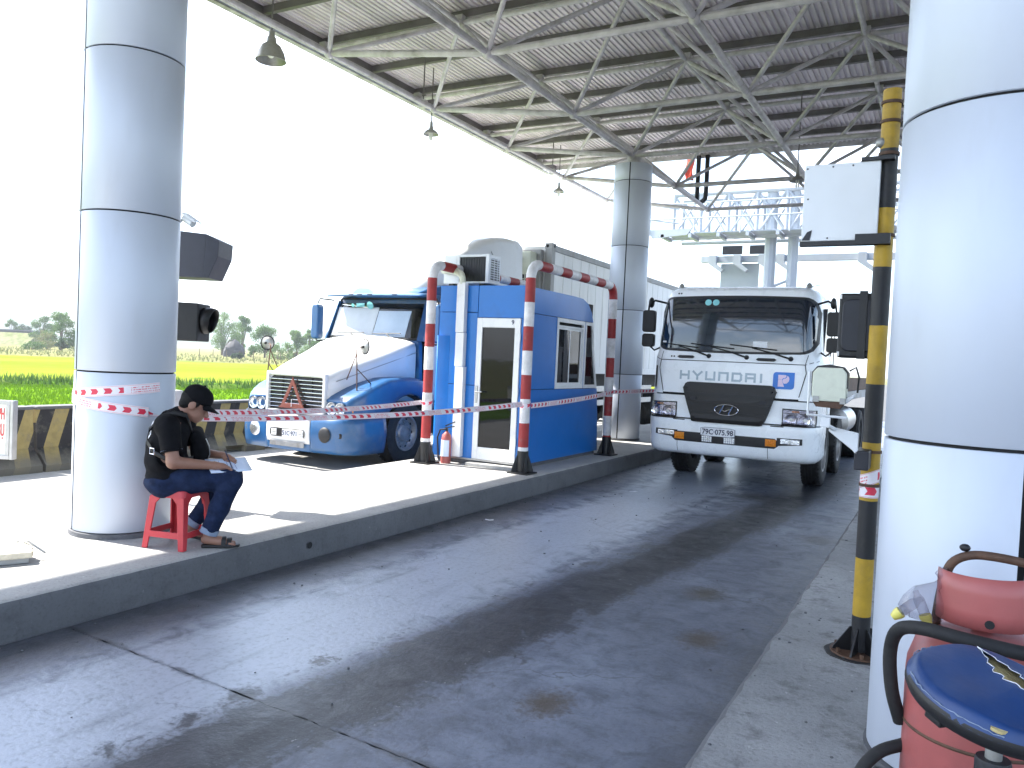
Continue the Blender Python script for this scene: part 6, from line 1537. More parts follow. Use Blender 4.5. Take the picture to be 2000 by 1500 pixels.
# ================================================================ RED PLASTIC STOOL
st = thing('plastic_stool', 'red plastic stool under the seated man', 'stool', (-4.99, 4.02, KZ))
SM = Matrix.Translation((-4.995, 4.02, KZ)) @ Matrix.Rotation(math.radians(14), 4, 'Z'); SH = .435; sb_, stp = .178, .142
def lerp(a, b, t): return a+(b-a)*t
def hw_(z): return lerp(sb_, stp, z/SH)
MB().loft([[tuple(SM @ Vector((x, y, z))) for x, y in rrect(-q, q, -q, q, .03, 3)] for q, z in ((hw_(SH-.055), SH-.055), (hw_(SH-.02), SH-.02), (stp-.002, SH-.006), (stp-.012, SH), (.10, SH), (.03, SH-.004))]).build('seat', 'red_plastic', st, 40)
for sx in (-1, 1):
    for sy in (-1, 1):
        rings = []
        for z in (0, .05, .2, SH-.10, SH-.05):
            q = hw_(z); t_ = .006; wl = .045+.02*(z/SH)+(.03 if z > SH-.06 else 0); wl = wl if z < SH-.09 else wl+.012
            P_ = [(q, q), (q, q-wl), (q-.014, q-wl), (q-.014, q-.014), (q-wl, q-.014), (q-wl, q)]
            rings.append([tuple(SM @ Vector((sx*x, sy*y, z))) for x, y in P_])
        MB().loft(rings).build('leg', 'red_plastic', st, None, bevel=.004)
for k in range(4):
    R4 = SM @ Matrix.Rotation(k*PI/2, 4, 'Z'); z0, z1 = .085, .130
    b = MB(); b.loft([[tuple(R4 @ Vector((x, y, z))) for x, y in ((-hw_(z)+.035, -hw_(z)+.001), (hw_(z)-.035, -hw_(z)+.001), (hw_(z)-.035, -hw_(z)+.013), (-hw_(z)+.035, -hw_(z)+.013))] for z in (z0, z1)]); b.build('rail', 'red_plastic', st, None, bevel=.003)
    z0, z1 = SH-.105, SH-.05   # arched apron under the seat
    b = MB(); n = 10; top = []; ring = []
    for i in range(n+1):
        u = -1+2*i/n; zb = SH-.058-.045*abs(u)**6
        q = hw_(SH-.05); x = u*(q-.05); ring.append([tuple(R4 @ Vector((x, y, z))) for y, z in ((-q+.001, SH-.045), (-q+.013, SH-.045), (-hw_(zb)+.013, zb), (-hw_(zb)+.001, zb))])
    b.loft(ring); b.build('apron', 'red_plastic', st, None)
# ================================================================ YELLOW AND BLACK POLE WITH ITS EQUIPMENT (right)
px_, py_ = -.335, 4.67
pl_ = thing('striped_pole', 'yellow and black striped steel pole beside the near pillar', 'pole', (px_, py_, KZ))
MB().tube((px_, py_, KZ+.02), (px_, py_, 3.27), .047, .046, 24).build('pipe', 'pole_yellow_black', pl_)
MB().lathe([(0, 0), (.15, 0), (.15, .014), (0, .014)], 24, (px_, py_, KZ)).build('base_plate', 'rusty_steel', pl_)
for k in range(6):
    M_ = Matrix.Translation((px_, py_, KZ)) @ Matrix.Rotation(k*PI/3+.3, 4, 'Z')
    MB().prism([(.046, .014), (.14, .014), (.135, .03), (.055, .145), (.046, .145)], 'y', -.005, .005, M_).build('gusset', 'black_paint', pl_, None)
    q = M_ @ Vector((.12, .05, .0)); MB().tube((q.x, q.y, KZ+.014), (q.x, q.y, KZ+.035), .011, None, 6).build('bolt', 'rusty_steel', pl_)
for z in (3.20, 3.10, 2.93, 2.50, 1.345, 1.165):
    MB().lathe([(.047, -.008), (.053, -.008), (.053, .008), (.047, .008)], 24, (px_, py_, z)).build('clamp', 'rusty_steel', pl_)
stuff_ = None
# stain of black paint spilled round the base
b = MB(); b.prism(blob(px_-.02, py_-.02, .165, .16, 26, .10), 'z', KZ-.01, KZ+.005); b.build('paint_spill', 'chassis_dark', isr, None)
# white sign box seen from behind
sg = thing('sign_box', 'white flat sign box clamped high on the striped pole', 'sign', (px_-.25, py_, 2.45))
MB().bx(-.745, -.365, py_-.075, py_-.035, 2.47, 2.885).build('panel', 'white_paint', sg, None, bevel=.004)
MB().bx(-.752, -.30, py_-.078, py_-.030, 2.445, 2.469).build('bottom_rail', 'black_paint', sg, None); MB().bx(-.47, -.30, py_-.09, py_-.03, 2.445, 2.50).build('bracket', 'black_paint', sg, None); MB().bx(-.46, -.30, py_-.09, py_-.03, 2.886, 2.905).build('bracket', 'black_paint', sg, None)
for (x, z) in ((-.73, 2.865), (-.60, 2.868), (-.72, 2.70), (-.61, 2.485), (-.50, 2.868)): MB().ball((x, py_-.076, z), .005, 6, 4).build('rivet', 'dark_grey_metal', sg)
b = MB(); b.prism([(-.742, 2.475), (-.70, 2.475), (-.69, 2.53), (-.715, 2.52)], 'y', py_-.079, py_-.0765); b.build('torn_flap', 'dark_grey_metal', sg, None)
# lane signal head (dark back) lower on the pole
s2 = thing('lane_signal', 'dark square lane signal seen from behind on the striped pole', 'signal', (px_-.1, py_, 1.86))
MB().bx(-.545, -.33, py_+.055, py_+.20, 1.845, 2.20).build('housing', 'black_plastic', s2, None, bevel=.012)
MB().prism(rrect(-.525, -.35, 1.88, 2.165, .04), 'y', py_+.040, py_+.0545).build('back_cover', 'dark_grey_metal', s2, 40, bevel=.006)
for (x, z) in ((-.537, 2.18), (-.537, 1.865)): MB().bx(x-.006, x+.006, py_+.045, py_+.055, z-.012, z+.012).build('latch', 'steel_bare', s2, None)
MB().bx(-.37, -.33, py_-.02, py_+.06, 1.95, 2.05).build('mount', 'black_paint', s2, None); MB().bx(-.44, -.40, py_+.03, py_+.06, 1.84, 2.21).build('rib', 'black_plastic', s2, None)
MB().bx(-.365, -.33, py_+.04, py_+.10, 3.02, 3.24).build('top_bracket', 'black_paint', pl_, None)
MB().ball((-.375, py_-.02, 2.99), .028, 12, 8).build('bell', 'lamp_metal', pl_)
# cream floodlight on a bracket arm
fl = thing('floodlight', 'cream square floodlight on a white arm from the striped pole', 'floodlight', (-.53, 4.35, 1.55))
yF = 4.36
MB().prism([(-.607, 1.63), (-.607, 1.755), (-.585, 1.782), (-.465, 1.782), (-.443, 1.755), (-.443, 1.63), (-.458, 1.61), (-.59, 1.61)], 'y', yF-.03, yF+.05).build('housing', 'cream_box', fl, None, bevel=.006)
b = MB(); b.prism([(-.612, 1.70), (-.612, 1.758), (-.588, 1.789), (-.53, 1.800), (-.462, 1.789), (-.438, 1.758), (-.438, 1.68), (-.443, 1.68), (-.443, 1.756), (-.465, 1.783), (-.585, 1.783), (-.607, 1.756), (-.607, 1.70)], 'y', yF-.02, yF+.055); b.build('hood', 'black_paint', fl, None)
MB().prism([(-.605, 1.61), (-.445, 1.61), (-.47, 1.575), (-.585, 1.58)], 'y', yF-.02, yF+.05).build('lower_bezel', 'rusty_steel', fl, None); MB().bx(-.60, -.57, yF-.035, yF+.0, 1.605, 1.635).build('clip', 'lamp_metal', fl, None); MB().bx(-.47, -.445, yF-.035, yF, 1.60, 1.63).build('clip', 'lamp_metal', fl, None)
b = MB(); b.path([(-.628, yF+.02, 1.76), (-.628, yF+.02, 1.535), (-.44, yF+.02, 1.53)], .008, 6); b.build('yoke', 'white_paint', fl)
MB().bx(-.56, -.515, yF, yF+.03, 1.475, 1.525).build('arm_socket', 'white_paint', fl, None, bevel=.003)
MB().prism([(-.53, 1.475), (-.53, 1.450), (-.41, 1.36), (-.385, 1.33), (-.385, 1.45)], 'y', yF+.10, yF+.13).build('arm', 'white_paint', fl, None, bevel=.004); MB().tube((-.54, yF+.02, 1.49), (-.50, yF+.11, 1.46), .012, None, 8).build('arm_link', 'white_paint', fl)
MB().bx(-.40, -.33, yF+.10, py_+.05, 1.26, 1.36).build('clamp_block', 'dark_grey_metal', fl, None, bevel=.006)
MB().path([(-.44, yF+.05, 1.77), (-.41, yF+.06, 1.79), (-.395, yF+.07, 1.74), (-.40, yF+.08, 1.66)], .005, 6).build('cable', 'black_plastic', fl)
MB().prism([(-.45, 1.60), (-.41, 1.635), (-.405, 1.655), (-.45, 1.625)], 'y', yF, yF+.08).build('side_clip', 'white_paint', fl, None)

# ================================================================ FIRE EXTINGUISHER TROLLEY (near right)
te = thing('extinguisher_trolley', 'big red wheeled fire extinguisher standing against the near pillar', 'fire extinguisher', (.12, 2.56, KZ))
ex, ey = .125, 2.56; ER = .185
MB().lathe([(0, .36), (ER*.8, .37), (ER, .43), (ER, 1.70-.78+.0), (ER*.985, .955), (ER*.90, 1.005), (ER*.70, 1.045), (ER*.40, 1.065), (0, 1.07)], 44, (ex, ey, 0)).build('cylinder', 'red_enamel', te, 50)
MB().lathe([(ER+.001, .775), (ER+.003, .78), (ER+.001, .785)], 44, (ex, ey, 0)).build('weld_seam', 'rusty_steel', te)
b = MB(); n = 18; rows = []
for k, z in enumerate((1.085, 1.13, 1.175, 1.225)):
    rows.append([(ex+.118*math.cos(a), ey+.01+.118*math.sin(a), z+(0.0 if k < 3 else .004*math.cos(a))) for a in [-PI*.93+PI*.86*i/n for i in range(n+1)]])
b.loft(rows, False, False); vg = b.build('valve_guard', 'red_enamel', te, 60, solid=.005)
MB().lathe([(0, 0), (.012, 0)], 12, (ex+.01, ey-.111, 1.105), Matrix.Rotation(PI/2, 3, 'X')).build('hole', 'joint_dark', vg)
MB().tube((ex, ey, 1.06), (ex, ey, 1.17), .035, .03, 14).build('valve', 'steel_bare', te)
# tubular handle frame
MB().path(curve([(ex-.115, ey+.03, .55), (ex-.118, ey+.02, .95), (ex-.112, ey+.0, 1.10), (ex-.10, ey-.01, 1.185), (ex-.085, ey-.015, 1.235), (ex-.05, ey-.018, 1.262), (ex+.0, ey-.018, 1.270), (ex+.09, ey-.01, 1.262), (ex+.16, ey-.005, 1.240), (ex+.185, ey, 1.20), (ex+.19, ey+.01, 1.10), (ex+.19, ey+.03, .55)], 4), .0125, 12).build('handle_frame', 'rusty_steel', te)
MB().path([(ex-.112, ey, 1.12), (ex-.08, ey-.02, 1.12)], .009, 8).build('stay', 'rusty_steel', te); MB().ball((ex-.055, ey-.02, 1.285), .011, 10, 6, sx=1.3).build('knob', 'black_plastic', te)
# hose looped round the shoulder
hs = []
for i in range(26):
    a = PI*1.12+2*PI*.86*i/25; hs.append((ex+.222*math.cos(a), ey+.19*math.sin(a)-.01, 1.055+.03*math.sin(a*2+1)-.010*i/25))
hs = [(ex-.19, ey-.02, .76), (ex-.215, ey-.05, .86), (ex-.224, ey-.06, .97)]+[(ex-.205, ey-.10, 1.045), (ex-.15, ey-.16, 1.078), (ex-.05, ey-.205, 1.082), (ex+.08, ey-.20, 1.072), (ex+.19, ey-.14, 1.058), (ex+.235, ey-.03, 1.05), (ex+.20, ey+.12, 1.05)]
MB().path(curve(hs), .0185, 14).build('hose', 'rubber', te)
MB().path(curve([(ex-.17, ey-.02, .70), (ex-.24, ey-.06, .67), (ex-.285, ey-.08, .60), (ex-.29, ey-.08, .50), (ex-.27, ey-.08, .42)]), .0175, 12).build('hose_end', 'rubber', te)
for s in (-1, 1):
    w_ = MB().lathe([(.05, -.035), (.13, -.035), (.15, -.02), (.15, .02), (.13, .035), (.05, .035)], 30, (ex+s*.235, ey+.09, KZ+.155), Matrix.Rotation(PI/2, 3, 'Y')).build('wheel', 'rubber', te); MB().lathe([(0, -.03), (.08, -.03), (.08, .03), (0, .03)], 20, (ex+s*.235, ey+.09, KZ+.155), Matrix.Rotation(PI/2, 3, 'Y')).build('hub', 'red_enamel', w_)
MB().tube((ex-.24, ey+.09, KZ+.155), (ex+.24, ey+.09, KZ+.155), .014, None, 10).build('axle', 'rusty_steel', te)
MB().path([(ex-.09, ey-.14, .42), (ex-.09, ey-.18, .30), (ex-.09, ey-.18, KZ)], .012, 8).build('stand_leg', 'rusty_steel', te); MB().path([(ex+.09, ey-.14, .42), (ex+.09, ey-.18, .30), (ex+.09, ey-.18, KZ)], .012, 8).build('stand_leg', 'rusty_steel', te)
# plastic bag of empty bottles tied to the handle
bg_ = thing('plastic_bag', 'clear plastic bag with small bottles tied to the extinguisher handle', 'bag', (ex-.14, ey-.03, 1.09))
rnd = random.Random(11); rings = []
for k, (z, r_) in enumerate(((1.065, .008), (1.075, .045), (1.10, .060), (1.13, .055), (1.16, .035), (1.18, .014), (1.190, .008), (1.205, .018), (1.225, .012))):
    rings.append([(ex-.150+.02*(k/8)+r_*math.cos(2*PI*j/16)*rnd.uniform(.8, 1.15)+(.028 if k > 4 else 0), ey-.035+r_*.8*math.sin(2*PI*j/16)*rnd.uniform(.8, 1.15), z) for j in range(16)])
MB().loft(rings, True, False).build('bag_film', 'clear_plastic', bg_, 25)
for (dx, dz, an) in ((-.045, .01, .8), (.0, .02, -.4)):
    M_ = Matrix.Translation((ex-.155+dx*.6, ey-.04, 1.092+dz)) @ Matrix.Rotation(an, 4, 'Y')
    bo_ = MB().lathe([(0, -.045), (.014, -.043), (.015, .015), (.008, .03), (.008, .04)], 14, (0, 0, 0)); bo_.v = [tuple(M_ @ Vector(v)) for v in bo_.v]; bo_.build('bottle', 'clear_plastic', bg_)
    c_ = MB().lathe([(0, -.06), (.010, -.058), (.0165, -.040), (.0165, -.030), (0, -.030)], 14); c_.v = [tuple(M_ @ Vector(v)) for v in c_.v]; c_.build('bottle_cap', 'cap_yellow', bg_)

# ================================================================ TORN BLUE SWIVEL STOOL (near right)
bs = thing('swivel_stool', 'round stool with torn blue vinyl seat in the near right corner', 'stool', (.135, 2.03, KZ))
TM = Matrix.Translation((.135, 2.03, 1.085)) @ Matrix.Rotation(math.radians(10), 4, 'Y') @ Matrix.Rotation(math.radians(9), 4, 'X'); TR_ = .178
def seat_z(x, y):
    r = math.hypot(x, y)/TR_; z = .010*(1-r**2)-(0 if r < .86 else .030*((r-.86)/.14)**2)
    return z+.004*math.sin(x*30)*math.cos(y*26)
# the tear: a long lens-shaped slit in the vinyl
ta = Vector((-.045, .150)); tb = Vector((.065, -.01)); td = (tb-ta).normalized(); tn = Vector((-td.y, td.x)); TLn = (tb-ta).length
def in_tear(x, y):
    q = Vector((x, y))-ta; s_ = q.dot(td)/TLn; d = q.dot(tn)
    if s_ < 0 or s_ > 1: return False
    return abs(d) < .027*math.sin(PI*s_**1.35)**1.1*(1+.25*math.sin(s_*37))
b = MB(); fo_ = MB(); wt_ = MB(); nr, na = 44, 130
grid = {}
for i in range(nr+1):
    for j in range(na):
        r = TR_*(i/nr); a = 2*PI*j/na; x, y = r*math.cos(a), r*math.sin(a); grid[i, j] = len(b.v); b.v.append(tuple(TM @ Vector((x, y, seat_z(x, y)))))
for i in range(nr):
    for j in range(na):
        j2 = (j+1) % na; r = TR_*((i+.5)/nr); a = 2*PI*(j+.5)/na
        if in_tear(r*math.cos(a), r*math.sin(a)): continue
        b._face((grid[i, j], grid[i+1, j], grid[i+1, j2], grid[i, j2]))
b.build('seat_cover', 'seat_blue', bs, 60, recalc=False)
MB().lathe([(0, -.012), (TR_*.9, -.012), (TR_*.97, -.022)], 40, M=TM.to_3x3(), c=TM.translation).build('seat_foam', 'foam', bs)
# frayed white backing cloth along the tear and worn rim
for s in (-1, 1):
    pts = []
    for k in range(22):
        s_ = .02+.96*k/21; d = s*.0285*math.sin(PI*s_**1.35)**1.1*(1+.25*math.sin(s_*37))+random.uniform(-.0015, .0015); q = ta+td*s_*TLn+tn*d; pts.append(tuple(TM @ Vector((q.x, q.y, seat_z(q.x, q.y)+.0015))))
    MB().path(pts, [.0005+.0008*random.random() for _ in pts], 5).build('frayed_edge', 'white_thread', bs)
for (a0, a1) in ((-2.9, -1.5), (2.2, 2.9)):
    pts = [tuple(TM @ Vector(((TR_*.975+random.uniform(-.003, .003))*math.cos(a), (TR_*.975+random.uniform(-.003, .003))*math.sin(a), -.016+random.uniform(-.002, .002)))) for a in [a0+(a1-a0)*k/26 for k in range(27)]]
    MB().path(pts, [random.uniform(.0005, .002) for _ in pts], 5).build('worn_rim', 'denim_cuff', bs)
b = MB(); b.prism([(x, y) for x, y in blob(.0, -.165, .016, .012, 11, .3)], 'z', -.012, -.006, TM); b.build('rim_hole', 'foam', bs, None)
MB().lathe([(TR_*.985, -.022), (TR_*1.0, -.028), (TR_*1.005, -.042), (TR_*.96, -.056), (TR_*.80, -.060), (.04, -.062), (0, -.062)], 60, M=TM.to_3x3(), c=TM.translation).build('seat_pan', 'black_plastic', bs)
for k in range(3):
    M_ = TM @ Matrix.Rotation(k*2*PI/3-2.3, 4, 'Z'); MB().bx(TR_*.72, TR_*.93, -.022, .022, -.072, -.05, M_).build('pan_lug', 'black_plastic', bs, None, bevel=.004)
cx_, cy_ = .135, 2.03
MB().tube((cx_, cy_, .80), (cx_, cy_, 1.03), .017, None, 18).build('post', 'lamp_metal', bs); MB().lathe([(0, .925), (.034, .925), (.036, .918), (.036, .80), (.028, .78), (.028, KZ+.12), (0, KZ+.12)], 24, (cx_, cy_, 0)).build('post_sleeve', 'dark_grey_metal', bs)
for k in range(5):
    a = 2*PI*k/5; e = (cx_+.24*math.cos(a), cy_+.24*math.sin(a)); MB().path([(cx_, cy_, KZ+.15), (cx_+.12*math.cos(a), cy_+.12*math.sin(a), KZ+.12), (e[0], e[1], KZ+.05)], [.022, .02, .015], 8).build('foot_arm', 'black_plastic', bs); MB().ball((e[0], e[1], KZ+.026), .026, 10, 6).build('castor', 'black_plastic', bs)
# ================================================================ EQUIPMENT BEHIND THE LEFT PILLAR
ep = thing('signal_post', 'slim dark post standing behind the tape-wrapped pillar', 'post', (-6.30, 5.12, KZ))
MB().tube((-6.46, 5.05, KZ), (-6.46, 5.05, 3.05), .030, None, 12).build('tube', 'dark_grey_metal', ep); MB().bx(-6.55, -6.37, 4.97, 5.13, KZ, KZ+.015).build('base_plate', 'dark_grey_metal', ep, None)
hb = thing('display_hood', 'large dark hooded display box mounted right of the tape-wrapped pillar', 'display', (-6.18, 5.2, 2.30))
FW, RT = Vector((-.4796, .8769, 0)), Vector((.8757, .4806, 0))
def lb(o, r, f, z): return o+RT*r+FW*f+Vector((0, 0, z))
O_ = Vector((-6.315, 5.13, 0))
def hoodring(f): return [tuple(lb(O_, r, f, z)) for r, z in ((-.25, 2.375), (.185, 2.375), (.305, 2.60), (.315, 2.675), (.17, 2.71), (-.25, 2.74))]
P1 = [(-.25, 2.385), (.135, 2.385), (.155, 2.795), (-.25, 2.825)]
b = MB(); b.loft([[tuple(lb(O_, r, f, z)) for r, z in P1] for f in (-.05, .30)]); b.build('box', 'display_grey', hb, None, bevel=.006)
P2 = [(.136, 2.386), (.185, 2.384), (.27, 2.59), (.278, 2.74), (.156, 2.793)]
b = MB(); b.loft([[tuple(lb(O_, r, f, z)) for r, z in P2] for f in (-.06, .31)]); b.build('visor', 'display_grey', hb, None, bevel=.004)
MB().bx(-6.50, -6.40, 5.10, 5.25, 2.45, 2.65).build('bracket', 'dark_grey_metal', hb, None)
sgl = thing('traffic_signal', 'dark traffic signal head with round visor right of the tape-wrapped pillar', 'signal', (-6.2, 5.2, 1.80))
b = MB(); b.loft([[tuple(lb(O_, r, f, z)) for r, z in ((-.20, 1.785), (.095, 1.785), (.098, 2.145), (-.20, 2.15))] for f in (-.05, .26)]); b.build('housing', 'black_plastic', sgl, None, bevel=.012)
b = MB(); b.loft([[tuple(lb(O_, r, f, z)) for r, z in ((-.235, 1.80), (-.205, 1.80), (-.205, 2.14), (-.235, 2.14))] for f in (-.06, .26)]); b.build('back_plate', 'steel_bare', sgl, None)
rows = []
for r, k in ((.094, 1.0), (.14, 1.0), (.185, .9)):
    rows.append([tuple(lb(O_, r+(.03*math.sin(a) if r > .1 else 0), .105+.13*k*math.cos(a), 1.985+.125*k*math.sin(a))) for a in [2*PI*i/20 for i in range(20)]])
b = MB(); b.loft(rows, True, False); b.build('lamp_visor', 'black_plastic', sgl, 50, solid=.006)
b = MB(); b.tube(tuple(lb(O_, -.20, .1, 2.14)), tuple(lb(O_, -.20, .1, 2.19)), .026, .022, 10); b.tube(tuple(lb(O_, -.20, .1, 1.75)), tuple(lb(O_, -.20, .1, 1.79)), .022, .026, 10); b.build('swivel', 'black_plastic', sgl)
cc = thing('cctv_camera', 'small white security camera angled down from the tape-wrapped pillar', 'camera', (-6.2, 5.2, 2.90))
A0, A1 = lb(O_, -.105, .05, 2.955), lb(O_, .005, .0, 2.888); dr_ = (A1-A0).normalized()
MB().path([tuple(A0), tuple(A0+dr_*.01), tuple(A1-dr_*.005), tuple(A1)], [.030, .036, .036, .030], 14).build('barrel', 'white_paint', cc)
upv = Vector((0, 0, 1)); sd = dr_.cross(upv).normalized(); u2 = sd.cross(dr_).normalized()
MB().loft([[tuple(p+sd*.042+u2*.030), tuple(p+sd*.036+u2*.045), tuple(p-sd*.036+u2*.045), tuple(p-sd*.042+u2*.030)] for p in (A0-dr_*.005, A1+dr_*.045)], False, False).build('sun_hood', 'white_paint', cc, None, solid=.003)
MB().path([tuple(A0), tuple(lb(O_, -.15, .05, 2.90)), tuple(lb(O_, -.22, .05, 2.86))], .012, 8).build('bracket', 'white_paint', cc)
# unseen cabinet added low on the same post to throw the blocky island shadow
cb = thing('shadow_cabinet', 'small grey cabinet added unseen behind the pillar to cast a shadow', 'cabinet', (-6.3, 5.0, 1.0)); MB().bx(-6.48, -6.28, 4.72, 5.06, .98, 1.32).build('case', 'steel_grey_paint', cb, None, bevel=.01); MB().bx(-6.279, -6.274, 4.75, 5.03, 1.01, 1.29).build('door', 'steel_grey_paint', cb, None, bevel=.003)

# ================================================================ NOTICE BOARD, BROKEN FOAM (left edge)
nb = thing('notice_board', 'white notice board with red lettering cut by the left edge', 'sign', (-7.85, 4.0, 0))
NM = Matrix.Translation((-7.455, 4.18, 0)) @ Matrix.Rotation(math.radians(24), 4, 'Z')
def nbx(x0, x1, y0, y1, z0, z1, nm, mt, bev=.003): return MB().bx(x0, x1, y0, y1, z0, z1, NM).build(nm, mt, nb, None, bevel=bev)
nbx(-1.15, -.07, -.010, .010, .665, 1.125, 'board', 'signboard_white', .001)
nbx(-1.16, -.03, -.02, .02, 1.125, 1.165, 'frame_bar', 'steel_bare'); nbx(-1.16, -.03, -.02, .02, .625, .664, 'frame_bar', 'steel_bare'); nbx(-.068, -.032, -.021, .021, .6645, 1.1245, 'frame_bar', 'steel_bare'); nbx(-.022, .006, -.03, .035, .625, 1.165, 'side_post', 'steel_bare')
nbx(-1.0, -.96, -.02, .02, 0, .624, 'leg', 'steel_bare'); nbx(-.50, -.46, .10, .14, 0, .624, 'leg', 'steel_bare'); nbx(-1.0, -.46, .02, .10, .63, .66, 'stay', 'steel_bare')
NR = (NM.to_3x3() @ FACE_CAM)
for (s_, x, z, sz) in (('THU PH', -.085, 1.035, .15), ('NH\u00c2N S\u1ee4', -.085, .885, .15), ('10', -.185, .755, .125)):
    text('lettering', s_, sz, 'letter_red', nb, NM @ Vector((x, -.0125, z)), NR, sx=.36, align='RIGHT', bold=.0015)
fm = thing('foam_scrap', 'dirty broken foam board lying on the island at the left edge', 'debris', (-5.5, 2.95, KZ))
FM = Matrix.Translation((-5.40, 3.10, KZ+.003)) @ Matrix.Rotation(math.radians(64), 4, 'Z')
rnd = random.Random(3)
def jag(x, n=7): return [(x+rnd.uniform(-.02, .02), -.11+.22*i/(n-1)) for i in range(n)]
pr = [(-.8, .11), (-.8, -.11)]+jag(.06)
MB().prism(pr, 'z', .045, .088, FM @ Matrix.Rotation(.10, 4, 'X')).build('foam_slab', 'styrofoam_dirty', fm, None, bevel=.006)
MB().bx(-.8, .035, -.10, .09, .0, .036, FM).build('wood_batten', 'container_rail', fm, None, bevel=.004)
tag(MB().path([(-5.62, 3.18, KZ+.02), (-5.55, 3.16, KZ+.10), (-5.42, 3.15, KZ+.12), (-5.30, 3.2, KZ+.05)], .008, 6).build('bent_strap', 'container_rail'), 'bent strip of packing strap on the foam scrap', 'debris')

# ================================================================ BARRIER TAPE
def ribbon(b, pts, ups, w_=.072, u0=0.0, off=0.0):
    u = u0
    for i in range(len(pts)-1):
        p, q = Vector(pts[i]), Vector(pts[i+1]); L = (q-p).length; a, c = Vector(ups[i])*w_/2, Vector(ups[i+1])*w_/2; h = w_/2
        b.quad(p-a, q-c, q+c, p+a, [(u, -h), (u+L, -h), (u+L, h), (u, h)]); u += L
    return u
tp = thing('barrier_tape', 'red and white printed hazard tape strung from the left pillar past the booth', 'tape', (-5.7, 4.1, 1.2))
pc = Vector((-5.745, 4.08, 0)); b = MB(); UP = Vector((0, 0, 1))
def wrap(a0, a1, z0, z1, r, n=26, ex=0):
    P_, U_ = [], []
    for i in range(n+1):
        t_ = i/n; a = a0+(a1-a0)*t_; P_.append((pc.x+r*math.cos(a), pc.y+r*math.sin(a), z0+(z1-z0)*t_)); sl_ = (z1-z0)/(abs(a1-a0)*r); tg = Vector((-math.sin(a), math.cos(a), 0))*math.copysign(1, a1-a0); U_.append((UP-tg*sl_).normalized())
    return P_, U_
P_, U_ = wrap(math.radians(-165), math.radians(-10), 1.345, 1.215, .375); e1 = (P_[-1], U_[-1])
b1 = MB(); ribbon(b1, P_, U_, .078, .20); b1.build('wrap', 'barrier_tape', tp, 60, recalc=False)
P_, U_ = wrap(math.radians(-165), math.radians(5), 1.305, 1.41, .371); b2 = MB(); ribbon(b2, P_, U_, .078, .56); b2.build('wrap', 'barrier_tape', tp, 60, recalc=False)
def span(A, B, sag, tw0, tw1, n=40, w_=.072, nm='span', u0=0.0):
    A, B = Vector(A), Vector(B); d = (B-A).normalized(); sd = d.cross(UP).normalized(); P_, U_ = [], []
    for i in range(n+1):
        t_ = i/n; p = A.lerp(B, t_); p.z -= sag*4*t_*(1-t_); a = tw0+(tw1-tw0)*t_; P_.append(p); U_.append((UP*math.cos(a)+sd*math.sin(a)).normalized())
    q = MB(); ribbon(q, P_, U_, w_, u0); return q.build(nm, 'barrier_tape', tp, 60, recalc=False)
cut = e1[0]
span(cut, (-6.40, 9.12, 1.10), .05, -.66, -.70, nm='span', w_=.070)
span((pc.x+.36, pc.y+.13, 1.16), (-4.88, 9.235, 1.17), .06, -.95, -.45, nm='span', w_=.070)
span((-4.81, 9.35, 1.15), (-4.805, 12.3, 1.29), .02, .05, .15, nm='span')
span((-4.80, 12.2, 1.295), (-4.2, 14.9, 1.36), .01, .1, .2, nm='span')
for (x, y, z, r) in ((-4.885, 9.32, 1.16, .071), (-4.885, 12.28, 1.295, .071), (-6.36, 9.18, 1.10, .071)):
    q = MB(); n = 20; P_ = [(x+(r+.0015)*math.cos(a), y+(r+.0015)*math.sin(a), z+.02*math.sin(a)) for a in [2*PI*i/n for i in range(n+1)]]; ribbon(q, P_, [UP]*(n+1), .065); q.build('knot_wrap', 'barrier_tape', tp, 60, recalc=False)
t2 = thing('tape_band', 'short band of hazard tape round the striped pole', 'tape', (px_, py_, 1.15))
for (z, dz) in ((1.135, .0), (1.20, .035)):
    q = MB(); n = 20; P_ = [(px_+.0485*math.cos(a), py_+.0485*math.sin(a), z+dz*math.cos(a)*.6) for a in [2*PI*i/n+.6 for i in range(n+1)]]; ribbon(q, P_, [UP]*(n+1), .072, .12 if dz == 0 else .60); q.build('band', 'barrier_tape', t2, 60, recalc=False)

